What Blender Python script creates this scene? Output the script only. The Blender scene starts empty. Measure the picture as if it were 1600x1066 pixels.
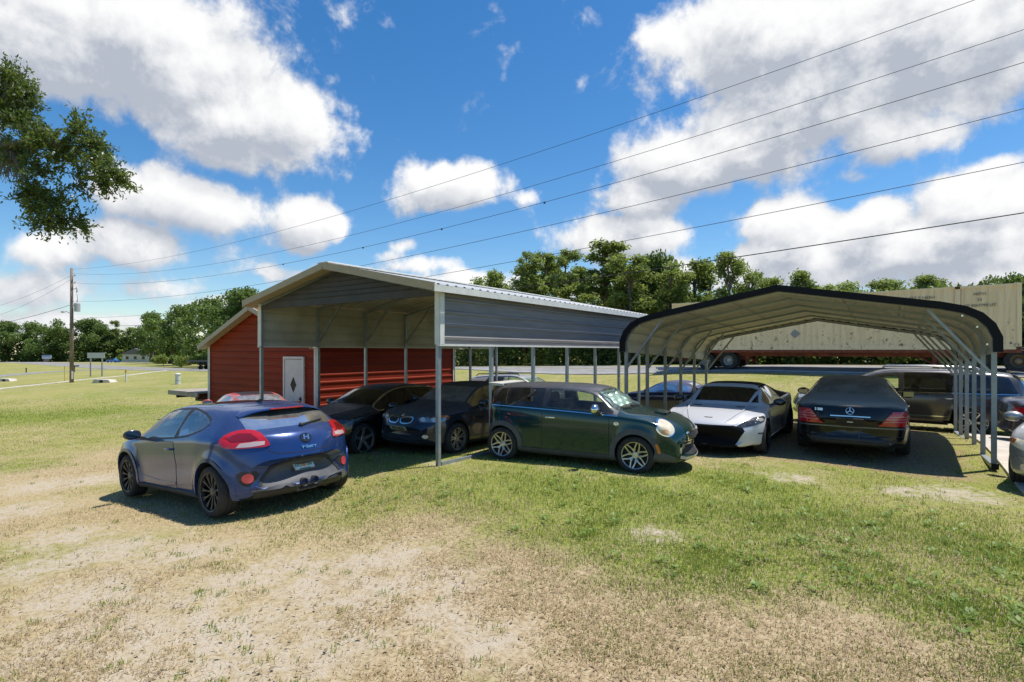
import bpy, bmesh, math, random
import numpy as np
from mathutils import Vector, Matrix
from mathutils.bvhtree import BVHTree
from mathutils.geometry import delaunay_2d_cdt

S = bpy.context.scene
COL = S.collection
rad = math.radians
random.seed(7)
RNG = np.random.default_rng(7)

# ---------------------------------------------------------------- camera
CAM_H, YAW, FPX, HORIZON = 2.0, 0.61, 850.0, 549.0      # metres, radians, focal length and horizon row on a 1600 px wide frame
cam = bpy.data.cameras.new('camera'); cam_o = bpy.data.objects.new('camera', cam); COL.objects.link(cam_o)
cam.sensor_width = 36; cam.lens = FPX / 1600 * 36; cam.shift_y = (HORIZON - 533) / 1600
cam.clip_start = 0.05; cam.clip_end = 3000
cam_o.location = (0, 0, CAM_H); cam_o.rotation_euler = (math.pi / 2, 0, YAW)
S.camera = cam_o
CR = np.array([math.cos(YAW), math.sin(YAW), 0]); CF = np.array([-math.sin(YAW), math.cos(YAW), 0]); CU = np.array([0, 0, 1.0])
def ray(u, v): return (u - 800) / FPX * CR + CF - (v - HORIZON) / FPX * CU
def at_depth(u, v, Z): return np.array([0, 0, CAM_H]) + ray(u, v) * Z

# ---------------------------------------------------------------- light
SUN = Vector((0.25, 0.29, 1.0)).normalized()
SUN_EL = math.asin(SUN.z); SUN_AZ = math.atan2(SUN.x, SUN.y)
sl = bpy.data.lights.new('sun', 'SUN'); sl.energy = 4.6; sl.angle = rad(0.53); sl.color = (1.0, 0.95, 0.87)
so = bpy.data.objects.new('sun', sl); COL.objects.link(so)
so.rotation_euler = SUN.to_track_quat('Z', 'Y').to_euler(); so.location = (0, 0, 60)
S.view_settings.view_transform = 'Standard'; S.view_settings.look = 'None'
S.view_settings.exposure = 0.32; S.view_settings.gamma = 1.0
S.cycles.max_bounces = 8; S.cycles.transparent_max_bounces = 12; S.cycles.caustics_reflective = False; S.cycles.caustics_refractive = False

def N(nt, typ, **kw):
    n = nt.nodes.new(typ)
    for k, v in kw.items():
        if k == 'ins':
            for a, b in v.items():
                if isinstance(b, bpy.types.NodeSocket): nt.links.new(b, n.inputs[a])
                else: n.inputs[a].default_value = b
        else: setattr(n, k, v)
    return n
def M_(nt, op, a, b=None, c=None, clamp=False):
    n = nt.nodes.new('ShaderNodeMath'); n.operation = op; n.use_clamp = clamp
    for i, v in enumerate((a, b, c)):
        if v is None: continue
        if isinstance(v, bpy.types.NodeSocket): nt.links.new(v, n.inputs[i])
        else: n.inputs[i].default_value = v
    return n.outputs[0]
def V_(nt, op, a, b=None):
    n = nt.nodes.new('ShaderNodeVectorMath'); n.operation = op
    for i, v in enumerate((a, b)):
        if v is None: continue
        if isinstance(v, bpy.types.NodeSocket): nt.links.new(v, n.inputs[i])
        else: n.inputs[i].default_value = v
    return n
def MIX(nt, f, a, b, blend='MIX'):
    n = nt.nodes.new('ShaderNodeMix'); n.data_type = 'RGBA'; n.blend_type = blend
    for k, v in ((0, f), (6, a), (7, b)):
        if isinstance(v, bpy.types.NodeSocket): nt.links.new(v, n.inputs[k])
        else: n.inputs[k].default_value = (v if k == 0 else (*v[:3], 1))
    return n.outputs[2]
def STEP(nt, v, a, b, lo=0.0, hi=1.0):
    n = nt.nodes.new('ShaderNodeMapRange'); n.interpolation_type = 'SMOOTHSTEP'
    nt.links.new(v, n.inputs[0]); n.inputs[1].default_value = a; n.inputs[2].default_value = b
    n.inputs[3].default_value = lo; n.inputs[4].default_value = hi
    return n.outputs[0]
def NOISE(nt, vec, scale, detail=4, rough=0.55, dist=0.0):
    n = nt.nodes.new('ShaderNodeTexNoise'); n.inputs['Scale'].default_value = scale; n.inputs['Detail'].default_value = detail
    n.inputs['Roughness'].default_value = rough; n.inputs['Distortion'].default_value = dist
    if vec is not None: nt.links.new(vec, n.inputs['Vector'])
    return n.outputs[0]

# ---------------------------------------------------------------- sky with cumulus (fixed directions on the sky, infinitely far)
CLOUDS = [  # centre u, v and half sizes on the frame's angular scale, weight
    (60, 60, 260, 95, 1.0), (250, 90, 230, 105, 1.0), (400, 190, 160, 70, 1.0), (380, 60, 60, 60, .6), (340, 235, 90, 40, .7), (150, 30, 340, 90, 1), (-150, 60, 260, 120, 1),
    (240, 300, 130, 50, 1.0), (320, 325, 75, 45, .9), (190, 380, 100, 45, .9), (90, 400, 110, 36, .62), (40, 450, 150, 40, .6), (260, 445, 110, 30, .55),
    (490, 345, 80, 38, 1.0), (470, 375, 55, 22, .7), (700, 292, 88, 42, 1.0), (690, 320, 70, 28, .8), (630, 385, 40, 20, .55), (640, 418, 130, 22, .6),
    (1190, 60, 170, 90, 1.0), (1310, 100, 230, 120, 1.0), (1180, 215, 170, 75, 1.0), (1070, 262, 140, 55, 1.0), (1000, 310, 90, 35, .9), (1480, 60, 200, 110, 1.0), (1570, 100, 120, 60, .8), (1250, 160, 200, 90, 1.0), (1050, 75, 40, 30, .7), (1380, 210, 110, 45, .8),
    (980, 370, 130, 40, .85), (1220, 350, 90, 45, .95), (1360, 345, 80, 45, .95), (1540, 310, 130, 60, .95), (1450, 390, 220, 55, .95), (1250, 400, 150, 40, .85), (1560, 260, 70, 30, .7), (1330, 275, 50, 16, .45), (1460, 220, 60, 18, .4), (1150, 420, 200, 30, .7), (820, 310, 30, 16, .35),
    (60, 505, 260, 30, .62), (330, 470, 110, 22, .62), (470, 425, 110, 18, .55), (600, 400, 60, 18, .6), (760, 440, 120, 20, .6), (210, 500, 160, 18, .6), (900, 440, 260, 30, .55), (1250, 440, 300, 36, .7), (1550, 440, 200, 40, .8), (700, 455, 160, 22, .5),
    (-350, 300, 250, 120, 1), (-500, 150, 220, 120, .9), (1850, 200, 230, 140, 1), (2100, 350, 260, 120, .9)]
W = bpy.data.worlds.new('World'); S.world = W; W.use_nodes = True
wn = W.node_tree; wn.nodes.clear()
g = bpy.data.node_groups.new('cloud_density', 'ShaderNodeTree')
g.interface.new_socket('Vector', in_out='INPUT', socket_type='NodeSocketVector')
g.interface.new_socket('Density', in_out='OUTPUT', socket_type='NodeSocketFloat')
gi = g.nodes.new('NodeGroupInput'); go = g.nodes.new('NodeGroupOutput')
warp = N(g, 'ShaderNodeTexNoise', ins={'Scale': 5.0, 'Detail': 3.0, 'Vector': gi.outputs[0]})
wv = V_(g, 'MULTIPLY', V_(g, 'SUBTRACT', warp.outputs['Color'], (.5, .5, .5)).outputs[0], (.09, .09, .07)).outputs[0]
dv = V_(g, 'ADD', gi.outputs[0], wv).outputs[0]
fld = None
for (u, v, ru, rv, wt) in CLOUDS:
    d = ray(u, v); L = np.linalg.norm(d); c = d / L
    e1 = np.cross(c, [0, 0, 1.0]); e1 /= np.linalg.norm(e1); e2 = np.cross(e1, c)
    k = 1.0 + ((u - 800) / FPX) ** 2
    sx, sy = ru / FPX / L / math.sqrt(k), rv / FPX / L
    a = V_(g, 'DOT_PRODUCT', dv, tuple(e1 / sx)).outputs['Value']; b = V_(g, 'DOT_PRODUCT', dv, tuple(e2 / sy)).outputs['Value']
    q = M_(g, 'MULTIPLY_ADD', a, a, M_(g, 'MULTIPLY', b, b))
    val = M_(g, 'MULTIPLY', M_(g, 'EXPONENT', M_(g, 'MULTIPLY', q, -0.9)), wt)
    fld = val if fld is None else M_(g, 'SMOOTH_MAX', fld, val, 0.25)
n1 = NOISE(g, gi.outputs[0], 9.0, 9, .6, .25)
n2 = NOISE(g, gi.outputs[0], 26.0, 6, .6, .1)
nn = M_(g, 'ADD', M_(g, 'MULTIPLY', M_(g, 'SUBTRACT', n1, .5), 1.15), M_(g, 'MULTIPLY', M_(g, 'SUBTRACT', n2, .5), .35))
g.links.new(M_(g, 'ADD', fld, nn), go.inputs[0])
tc = wn.nodes.new('ShaderNodeTexCoord')
dirv = V_(wn, 'NORMALIZE', tc.outputs['Generated']).outputs[0]
def dens(vec):
    n = wn.nodes.new('ShaderNodeGroup'); n.node_tree = g; wn.links.new(vec, n.inputs[0]); return n.outputs[0]
d0 = dens(dirv)
d1 = dens(V_(wn, 'ADD', dirv, (0.015, 0.02, 0.055)).outputs[0])
alpha = STEP(wn, d0, .30, .58)
d2 = dens(V_(wn, 'ADD', dirv, (0.006, 0.008, 0.020)).outputs[0])
lit = M_(wn, 'ADD', M_(wn, 'MULTIPLY', STEP(wn, M_(wn, 'SUBTRACT', d0, d1), -.35, .40), .62), M_(wn, 'MULTIPLY', STEP(wn, M_(wn, 'SUBTRACT', d0, d2), -.22, .22), .38))
core = STEP(wn, d1, .70, 1.20)
lit2 = M_(wn, 'SUBTRACT', lit, M_(wn, 'MULTIPLY', core, .34), clamp=True)
ccol = MIX(wn, lit2, (.50, .545, .63), (1.06, 1.06, 1.06))
sky = wn.nodes.new('ShaderNodeTexSky'); sky.sky_type = 'NISHITA'; sky.sun_disc = False
sky.sun_elevation = SUN_EL; sky.sun_rotation = SUN_AZ; sky.air_density = 1.0; sky.dust_density = 0.3; sky.ozone_density = 2.5
hsv = N(wn, 'ShaderNodeHueSaturation', ins={'Saturation': 1.34, 'Value': 1.0, 'Color': sky.outputs[0]})
bg = N(wn, 'ShaderNodeBackground', ins={'Strength': 0.116, 'Color': hsv.outputs[0]})
bc = N(wn, 'ShaderNodeBackground', ins={'Strength': 0.76, 'Color': ccol})
sepd = N(wn, 'ShaderNodeSeparateXYZ', ins={0: dirv})
up = STEP(wn, sepd.outputs[2], -.02, .02)
mx = N(wn, 'ShaderNodeMixShader', ins={0: M_(wn, 'MULTIPLY', alpha, up), 1: bg.outputs[0], 2: bc.outputs[0]})
wo = wn.nodes.new('ShaderNodeOutputWorld'); wn.links.new(mx.outputs[0], wo.inputs[0])

# ---------------------------------------------------------------- helpers
def link(o): COL.objects.link(o); return o
def tag(o, label=None, cat=None, group=None, kind=None):
    if label: o['label'] = label
    if cat: o['category'] = cat
    if group: o['group'] = group
    if kind: o['kind'] = kind
    return o
def root(name, label, cat, loc=(0, 0, 0), rz=0.0, group=None):
    o = link(bpy.data.objects.new(name, None)); o.location = loc; o.rotation_euler = (0, 0, rz); o.empty_display_size = .2
    return tag(o, label, cat, group)
def mobj(name, verts, faces, mats, parent=None, smooth=False, mi=None, sharp=None):
    me = bpy.data.meshes.new(name)
    me.from_pydata([tuple(map(float, v)) for v in verts], [], [tuple(int(i) for i in f) for f in faces]); 
    for m in (mats if isinstance(mats, (list, tuple)) else [mats]): me.materials.append(m)
    if mi is not None: me.polygons.foreach_set('material_index', np.asarray(mi, dtype=np.int32))
    if smooth: me.polygons.foreach_set('use_smooth', [True] * len(me.polygons))
    if sharp is not None: me.set_sharp_from_angle(angle=rad(sharp))
    me.update()
    o = link(bpy.data.objects.new(name, me)); o.parent = parent
    return o
class MB:                                   # collects shapes for one mesh object
    def __init__(self): self.v = []; self.f = []; self.m = []
    def add(self, vs, fs, mi=0):
        k = len(self.v); self.v += [tuple(p) for p in vs]; self.f += [tuple(i + k for i in f) for f in fs]; self.m += [mi] * len(fs); return self
    def box(self, c, s, mi=0, mat=None, bev=0.0):
        x, y, z = (s[0] / 2, s[1] / 2, s[2] / 2)
        if bev > 0:
            bm = bmesh.new(); bmesh.ops.create_cube(bm, size=1.0)
            for q in bm.verts: q.co = Vector((q.co.x * s[0], q.co.y * s[1], q.co.z * s[2]))
            bmesh.ops.bevel(bm, geom=list(bm.edges), offset=bev, segments=2, affect='EDGES', profile=.5)
            bm.verts.index_update(); vs = [q.co.copy() for q in bm.verts]; fs = [[w.index for w in p.verts] for p in bm.faces]; bm.free()
        else:
            vs = [Vector((a * x, b * y, d * z)) for a in (-1, 1) for b in (-1, 1) for d in (-1, 1)]
            fs = [(0, 1, 3, 2), (4, 6, 7, 5), (0, 4, 5, 1), (2, 3, 7, 6), (0, 2, 6, 4), (1, 5, 7, 3)]
        if mat is not None: vs = [mat @ p for p in vs]
        c = Vector(c); return self.add([p + c for p in vs], fs, mi)
    def beam(self, a, b, w, h, mi=0, up=(0, 0, 1)):
        a = Vector(a); b = Vector(b); d = (b - a).normalized(); u = Vector(up)
        if abs(d.dot(u)) > .98: u = Vector((0, 1, 0))
        r = d.cross(u).normalized(); u = r.cross(d).normalized(); r = r * w / 2; u = u * h / 2
        vs = [p + q for p in (a, b) for q in (-r - u, r - u, r + u, -r + u)]
        return self.add(vs, [(0, 1, 2, 3), (7, 6, 5, 4), (0, 4, 5, 1), (1, 5, 6, 2), (2, 6, 7, 3), (3, 7, 4, 0)], mi)
    def tube(self, pts, rr, n=8, mi=0, cap=True):
        pts = [Vector(p) for p in pts]; k0 = len(self.v); vs = []; fs = []
        rr = rr if hasattr(rr, '__len__') else [rr] * len(pts)
        prev = None
        for i, p in enumerate(pts):
            d = (pts[min(i + 1, len(pts) - 1)] - pts[max(i - 1, 0)]).normalized()
            if prev is None: r = d.orthogonal().normalized()
            else: r = (prev - d * prev.dot(d)).normalized()
            prev = r; u = d.cross(r)
            for j in range(n):
                t = 2 * math.pi * j / n; vs.append(p + (r * math.cos(t) + u * math.sin(t)) * rr[i])
        for i in range(len(pts) - 1):
            for j in range(n):
                fs.append((i * n + j, i * n + (j + 1) % n, (i + 1) * n + (j + 1) % n, (i + 1) * n + j))
        if cap: fs.append(tuple(range(n))[::-1]); fs.append(tuple(range((len(pts) - 1) * n, len(pts) * n)))
        return self.add(vs, fs, mi)
    def lathe(self, prof, n=32, mi=0, axis='Y', c=(0, 0, 0)):      # prof: (along, radius)
        vs = []; fs = []; c = Vector(c)
        for (a, r) in prof:
            for j in range(n):
                t = 2 * math.pi * j / n; p = (r * math.cos(t), r * math.sin(t))
                vs.append(c + Vector((p[0], a, p[1]) if axis == 'Y' else (a, p[0], p[1]) if axis == 'X' else (p[0], p[1], a)))
        for i in range(len(prof) - 1):
            for j in range(n): fs.append((i * n + j, i * n + (j + 1) % n, (i + 1) * n + (j + 1) % n, (i + 1) * n + j))
        return self.add(vs, fs, mi)
    def prism(self, poly, a, b, axis='X', mi=0):                  # poly in the two other axes
        n = len(poly)
        def P(p, t): return (t, p[0], p[1]) if axis == 'X' else (p[0], t, p[1]) if axis == 'Y' else (p[0], p[1], t)
        vs = [P(p, a) for p in poly] + [P(p, b) for p in poly]
        fs = [tuple(range(n))[::-1], tuple(range(n, 2 * n))] + [(i, (i + 1) % n, n + (i + 1) % n, n + i) for i in range(n)]
        return self.add(vs, fs, mi)
    def ball(self, c, s, n=10, mi=0):
        vs = []; fs = []; c = Vector(c)
        for i in range(n + 1):
            a = math.pi * i / n
            for j in range(2 * n):
                b = math.pi * j / n
                vs.append(c + Vector((s[0] * math.sin(a) * math.cos(b), s[1] * math.sin(a) * math.sin(b), s[2] * math.cos(a))))
        for i in range(n):
            for j in range(2 * n): fs.append((i * 2 * n + j, (i + 1) * 2 * n + j, (i + 1) * 2 * n + (j + 1) % (2 * n), i * 2 * n + (j + 1) % (2 * n)))
        return self.add(vs, fs, mi)
    def build(self, name, mats, parent=None, smooth=False, sharp=None):
        o = mobj(name, self.v, self.f, mats, parent, smooth, self.m, sharp)
        return fixn(o)
def fixn(o):
    bm = bmesh.new(); bm.from_mesh(o.data); bmesh.ops.recalc_face_normals(bm, faces=bm.faces); bm.to_mesh(o.data); bm.free(); return o
def copy_tree(o, parent=None):
    c = o.copy(); link(c); c.parent = parent
    for ch in list(o.children): copy_tree(ch, c)
    return c
def text_mesh(name, s, size, mat, parent, M, depth=.002, bold=0.0, align='CENTER'):
    cu = bpy.data.curves.new(name, 'FONT'); cu.body = s; cu.size = size; cu.align_x = align; cu.align_y = 'CENTER'; cu.extrude = depth; cu.offset = bold
    o = bpy.data.objects.new(name, cu); link(o)
    dg = bpy.context.evaluated_depsgraph_get(); me = bpy.data.meshes.new_from_object(o.evaluated_get(dg)); bpy.data.objects.remove(o)
    me.materials.clear(); me.materials.append(mat)
    r = link(bpy.data.objects.new(name, me)); r.parent = parent; r.matrix_local = M
    return r
def BASIS(x, y, z, o):
    m = Matrix.Identity(4)
    for i, v in enumerate((x, y, z)): m.col[i][:3] = v
    m.col[3][:3] = o; return m

# ---------------------------------------------------------------- materials
MATS = {}
def mat(name, col, rough=.6, metal=0.0, coat=0.0, var=0.0, vscale=8.0, bump=0.0, bscale=40.0, spec=.5, col2=None, thr=(.45, .6), emit=0.0, trans=0.0, stretch=(1, 1, 1)):
    if name in MATS: return MATS[name]
    m = bpy.data.materials.new(name); m.use_nodes = True; nt = m.node_tree; p = nt.nodes['Principled BSDF']
    p.inputs['Base Color'].default_value = (*col, 1); p.inputs['Roughness'].default_value = rough; p.inputs['Metallic'].default_value = metal
    p.inputs['Coat Weight'].default_value = coat; p.inputs['Coat Roughness'].default_value = .05; p.inputs['Specular IOR Level'].default_value = spec
    t = nt.nodes.new('ShaderNodeTexCoord'); mp = N(nt, 'ShaderNodeMapping', ins={'Vector': t.outputs['Object'], 'Scale': stretch}); v = mp.outputs[0]
    c = None
    if var > 0:
        f = NOISE(nt, v, vscale, 5)
        lo = tuple(x * (1 - var) for x in col); hi = tuple(min(1, x * (1 + var)) for x in col)
        c = MIX(nt, STEP(nt, f, .3, .7), lo, hi)
    if col2 is not None:
        f = STEP(nt, NOISE(nt, v, vscale * .6, 6, .6), *thr)
        c = MIX(nt, f, c if c is not None else col, col2)
    if c is not None: nt.links.new(c, p.inputs['Base Color'])
    if bump > 0:
        b = N(nt, 'ShaderNodeBump', ins={'Strength': bump, 'Distance': .02, 'Height': NOISE(nt, v, bscale, 4)}); nt.links.new(b.outputs[0], p.inputs['Normal'])
    if emit > 0: p.inputs['Emission Color'].default_value = (*col, 1); p.inputs['Emission Strength'].default_value = emit
    MATS[name] = m; return m
def paint(name, col, metal=.3, dust=.3, rough=.3, dcol=(.32, .29, .25), updust=.5, coat=1.0):
    m = bpy.data.materials.new(name); m.use_nodes = True; nt = m.node_tree; p = nt.nodes['Principled BSDF']
    t = nt.nodes.new('ShaderNodeTexCoord'); geo = nt.nodes.new('ShaderNodeNewGeometry')
    z = N(nt, 'ShaderNodeSeparateXYZ', ins={0: geo.outputs['Normal']}).outputs[2]
    o = t.outputs['Object']
    n1 = NOISE(nt, o, 2.2, 6, .62); n2 = NOISE(nt, o, 60, 3, .6)
    mp = N(nt, 'ShaderNodeMapping', ins={'Vector': o, 'Scale': (9, 9, 1.2)}); n3 = NOISE(nt, mp.outputs[0], 2.0, 4, .6)
    u = M_(nt, 'MULTIPLY', STEP(nt, z, .35, .95), updust)
    f = M_(nt, 'ADD', M_(nt, 'MULTIPLY', STEP(nt, n1, .3, .75), dust), u)
    f = M_(nt, 'MULTIPLY', f, M_(nt, 'ADD', M_(nt, 'MULTIPLY', n2, .5), M_(nt, 'MULTIPLY_ADD', n3, .6, .45)), clamp=True)
    zo = N(nt, 'ShaderNodeSeparateXYZ', ins={0: o}).outputs[2]
    f = M_(nt, 'ADD', f, M_(nt, 'MULTIPLY', STEP(nt, zo, .55, .12), M_(nt, 'MULTIPLY', n1, dust * 1.4)), clamp=True)
    nt.links.new(MIX(nt, f, col, dcol), p.inputs['Base Color'])
    nt.links.new(M_(nt, 'MULTIPLY_ADD', M_(nt, 'SUBTRACT', 1.0, f, clamp=True), metal, 0.0), p.inputs['Metallic']); p.inputs['Specular IOR Level'].default_value = .35
    nt.links.new(M_(nt, 'MULTIPLY_ADD', f, .5, rough, clamp=True), p.inputs['Roughness'])
    nt.links.new(M_(nt, 'MULTIPLY', M_(nt, 'SUBTRACT', 1.0, M_(nt, 'MULTIPLY', f, 1.25), clamp=True), coat), p.inputs['Coat Weight'])
    nt.links.new(M_(nt, 'MULTIPLY_ADD', f, .35, .04), p.inputs['Coat Roughness'])
    b = N(nt, 'ShaderNodeBump', ins={'Strength': .04, 'Distance': .02, 'Height': NOISE(nt, o, 3.5, 2)}); nt.links.new(b.outputs[0], p.inputs['Normal'])
    MATS[name] = m; return m
def glass(name, tint=(.6, .7, .68), fac=.75, dirt=.12, rough=.02):     # thin pane: tinted see-through with a Fresnel reflection and a film of dust
    m = bpy.data.materials.new(name); m.use_nodes = True; nt = m.node_tree; nt.nodes.clear()
    t = nt.nodes.new('ShaderNodeTexCoord')
    tr = N(nt, 'ShaderNodeBsdfTransparent', ins={0: (*tint, 1)}); gl = N(nt, 'ShaderNodeBsdfGlossy', ins={'Roughness': rough, 'Color': (1, 1, 1, 1)})
    df = N(nt, 'ShaderNodeBsdfDiffuse', ins={0: (.34, .32, .28, 1)})
    fr = N(nt, 'ShaderNodeFresnel', ins={'IOR': 1.52})
    a = N(nt, 'ShaderNodeMixShader', ins={0: M_(nt, 'MULTIPLY', M_(nt, 'POWER', fr.outputs[0], .8), fac * 1.4, clamp=True), 1: tr.outputs[0], 2: gl.outputs[0]})
    f = M_(nt, 'MULTIPLY', STEP(nt, NOISE(nt, t.outputs['Object'], 3.0, 6, .65), .2, .8), dirt)
    b = N(nt, 'ShaderNodeMixShader', ins={0: f, 1: a.outputs[0], 2: df.outputs[0]})
    out = nt.nodes.new('ShaderNodeOutputMaterial'); nt.links.new(b.outputs[0], out.inputs[0]); MATS[name] = m; return m
def leaf_mat(name, c1, c2, scale=.5, transl=.35, rough=.5):
    m = bpy.data.materials.new(name); m.use_nodes = True; nt = m.node_tree; nt.nodes.clear()
    t = nt.nodes.new('ShaderNodeTexCoord'); geo = nt.nodes.new('ShaderNodeNewGeometry')
    oi = nt.nodes.new('ShaderNodeObjectInfo')
    r = M_(nt, 'ADD', M_(nt, 'MULTIPLY', geo.outputs['Random Per Island'], .55), M_(nt, 'MULTIPLY', STEP(nt, NOISE(nt, t.outputs['Object'], scale, 3), .35, .65), .45))
    c = MIX(nt, r, c1, c2)
    c = MIX(nt, M_(nt, 'MULTIPLY', oi.outputs['Random'], .35), c, tuple(x * .55 for x in c1))
    p = N(nt, 'ShaderNodeBsdfPrincipled', ins={'Base Color': c, 'Roughness': rough, 'Specular IOR Level': .35})
    tl = N(nt, 'ShaderNodeBsdfTranslucent', ins={0: MIX(nt, .5, c, (.25, .32, .04))})
    x = N(nt, 'ShaderNodeMixShader', ins={0: transl, 1: p.outputs[0], 2: tl.outputs[0]})
    out = nt.nodes.new('ShaderNodeOutputMaterial'); nt.links.new(x.outputs[0], out.inputs[0]); MATS[name] = m; return m

# ---------------------------------------------------------------- terrain
CP = np.array([(0, 0, 0), (-5, 5, -.02), (-3, 3, 0), (-7.1, 3.49, -.10), (-9.7, 3.53, -.27), (-6.9, 5.05, -.06), (-9.7, 5.1, -.25), (-11, 2, -.36), (-13.5, 4, -.45), (-6.5, 7, .0), (-4.6, 8.7, 0), (-3.4, 8.4, 0), (-5.9, 8.1, 0), (-12, 7, -.30), (-8, 10, -.11), (-3, 11.5, 0), (-2, 13, -.02), (0, 11, 0), (-5.3, 12.5, -.02), (-.7, 14.3, -.03), (1.44, 12.4, -.02), (1.44, 20.2, -.31), (-5.3, 20.2, -.32), (-6.5, 16.2, -.22), (-12, 16, -.35), (-18, 10, -.45), (-20, 17, -.55),
    (6, 10, .02), (8, 18, -.15), (4, 5, 0), (0, -6, 0), (-6, -3, 0), (8, -2, 0),
    (30, 31, 1.2), (20, 32, 1.15), (4.5, 33, 1.0), (-8, 34.2, .88), (-31.8, 36.6, .39), (-60, 39.5, -.4), (-93.5, 42.7, -1.23), (-140, 47, -1.9),
    (20, 43, 1.15), (4.5, 44, 1.0), (-8, 45, .88), (-31.8, 47, .39), (-60, 50, -.4), (-93.5, 53, -1.23), (-140, 58, -1.9), (20, 80, 1.3), (-20, 90, .8), (-80, 95, -.9), (-160, 100, -1.9),
    (-3, 25, -.22), (4, 25, -.15), (-15, 26, -.35), (15, 22, .2), (-30, 24, -.75), (-30, 8, -.80), (-20, 2, -.60), (-50, 0, -1.15), (-58, 12, -1.2), (-70, 20, -1.29), (-100, 10, -1.95), (-70, -10, -1.5), (-40, -20, -.8), (30, 5, .2), (30, -20, .2), (-10, -30, 0),
    (-160, 20, -2.1), (-260, 40, -2.2), (-260, 140, -2.2), (150, 100, 1.5), (150, 0, .6), (0, 260, 1.2), (-150, 260, -1.2)], float)
def _tps():
    P = CP[:, :2] / 50; n = len(P); d = np.linalg.norm(P[:, None] - P[None], axis=2)
    K = np.sqrt(d * d + .01); A = np.zeros((n + 1, n + 1)); A[:n, :n] = -K; A[:n, n] = 1; A[n, :n] = 1
    A[:n, :n] += np.eye(n) * -.004
    return np.linalg.solve(A, np.append(CP[:, 2], 0))
TW = _tps()
def HT(x, y):
    x = np.clip(np.asarray(x, float), -300, 200); y = np.clip(np.asarray(y, float), -60, 300); sh = x.shape
    q = np.stack([x.ravel(), y.ravel()], 1) / 50; out = np.empty(len(q)); P = CP[:, :2] / 50
    for i in range(0, len(q), 20000):
        d = np.linalg.norm(q[i:i + 20000, None] - P[None], axis=2); out[i:i + 20000] = -np.sqrt(d * d + .01) @ TW[:-1] + TW[-1]
    return out.reshape(sh)
def H1(x, y): return float(HT(np.array([x]), np.array([y]))[0])
def to_ground(u, v, lift=0.0):                     # the terrain point a frame position looks at
    d = ray(u, v); t = 2.0
    p = np.array([0, 0, CAM_H])
    lo = None
    ts = np.geomspace(2.5, 400, 900); q = p + d[None] * ts[:, None]; h = HT(q[:, 0], q[:, 1]) + lift
    k = np.argmax(q[:, 2] < h)
    if q[k, 2] >= h[k]: k = len(ts) - 1
    return q[k]

# ---------------------------------------------------------------- ground sheet and its wear masks
def _blobs(lst):
    out = []
    for (u, v, r) in lst:
        p = to_ground(u, v); out.append((p[0], p[1], r))
    return np.array(out)
SANDB = _blobs([(130, 930, .7), (380, 980, .6), (600, 920, .5), (220, 1010, .6), (90, 1010, .5), (440, 890, .5), (330, 925, .5), (520, 1010, .45), (170, 860, .7), (690, 724, .35), (60, 890, .55), (180, 960, .4), (270, 985, .5), (330, 1030, .45), (430, 1045, .4), (560, 885, .5), (620, 870, .45), (480, 920, .5), (700, 905, .4), (540, 960, .35), (60, 760, 1.0), (150, 750, .8), (100, 840, .6), (260, 870, .5), (200, 1050, .4), (1020, 838, .35), (1500, 775, .7), (1420, 770, .5), (1240, 748, .5), (60, 1040, .35), (320, 860, .4), (690, 960, .4), (760, 1000, .4), (20, 800, .9)])
BROWNB = _blobs([(200, 950, 1.6), (450, 960, 1.3), (80, 810, 1.8), (620, 900, 1.1), (30, 760, 2.0), (560, 1000, 1.0), (350, 850, 1.2), (860, 960, 1.1), (1080, 1000, 1.0), (700, 940, .8), (480, 870, .9), (650, 830, .7), (1300, 1000, .8), (950, 1050, .6), (200, 900, .8), (320, 800, 1.3), (250, 700, 2.0), (1000, 700, 1.5), (400, 950, .8), (560, 1040, .6), (800, 880, .7)])
GREENB = _blobs([(620, 770, 1.1), (720, 775, 1.0), (820, 760, 1.0), (950, 780, 1.2), (1080, 800, 1.0), (1250, 815, 1.3), (1400, 830, 1.3), (1540, 860, 1.2), (1300, 870, 1.0), (600, 720, 1.0), (1180, 760, .9), (1500, 950, .7), (1100, 880, .8), (900, 830, .8), (1400, 760, .8), (40, 650, 4.0)])
def _gs(B, x, y):
    o = np.zeros_like(x)
    for (a, b, r) in B: o = np.maximum(o, np.exp(-((x - a) ** 2 + (y - b) ** 2) / (r * r)))
    return o
def _rect(x, y, x0, x1, y0, y1, s):
    f = lambda t: 1 / (1 + np.exp(-t / s))
    return f(x - x0) * f(x1 - x) * f(y - y0) * f(y1 - y)
def masks(x, y):
    sand = _gs(SANDB, x, y); brown = _gs(BROWNB, x, y); green = _gs(GREENB, x, y)
    dirt = np.maximum(_rect(x, y, -12.2, -7.0, 6.2, 16, .25) * .8, _rect(x, y, -5.2, 1.2, 11.0, 20, .25))
    far = np.clip((np.hypot(x, y) - 14) / 14, 0, 1)
    return sand, np.clip(brown - far, 0, 1), green, dirt
def axis(fine0, fine1, d, lo, hi, g=1.18):
    a = list(np.arange(fine0, fine1 + d / 2, d)); s = d; x = fine1
    while x < hi: s *= g; x += s; a.append(x)
    s = d; x = fine0
    while x > lo: s *= g; x -= s; a.insert(0, x)
    return np.array(a)
gx = axis(-24, 10, .22, -900, 700); gy = axis(-2, 46, .3, -500, 1400)
GX, GY = np.meshgrid(gx, gy, indexing='ij'); GZ = HT(GX, GY)
GZ += .012 * np.sin(GX * 2.1 + 1.3 * np.sin(GY * 1.7)) * np.sin(GY * 2.7 + GX)
nx_, ny_ = GX.shape
idx = np.arange(nx_ * ny_).reshape(nx_, ny_)
gf = np.stack([idx[:-1, :-1], idx[1:, :-1], idx[1:, 1:], idx[:-1, 1:]], -1).reshape(-1, 4)
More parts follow.
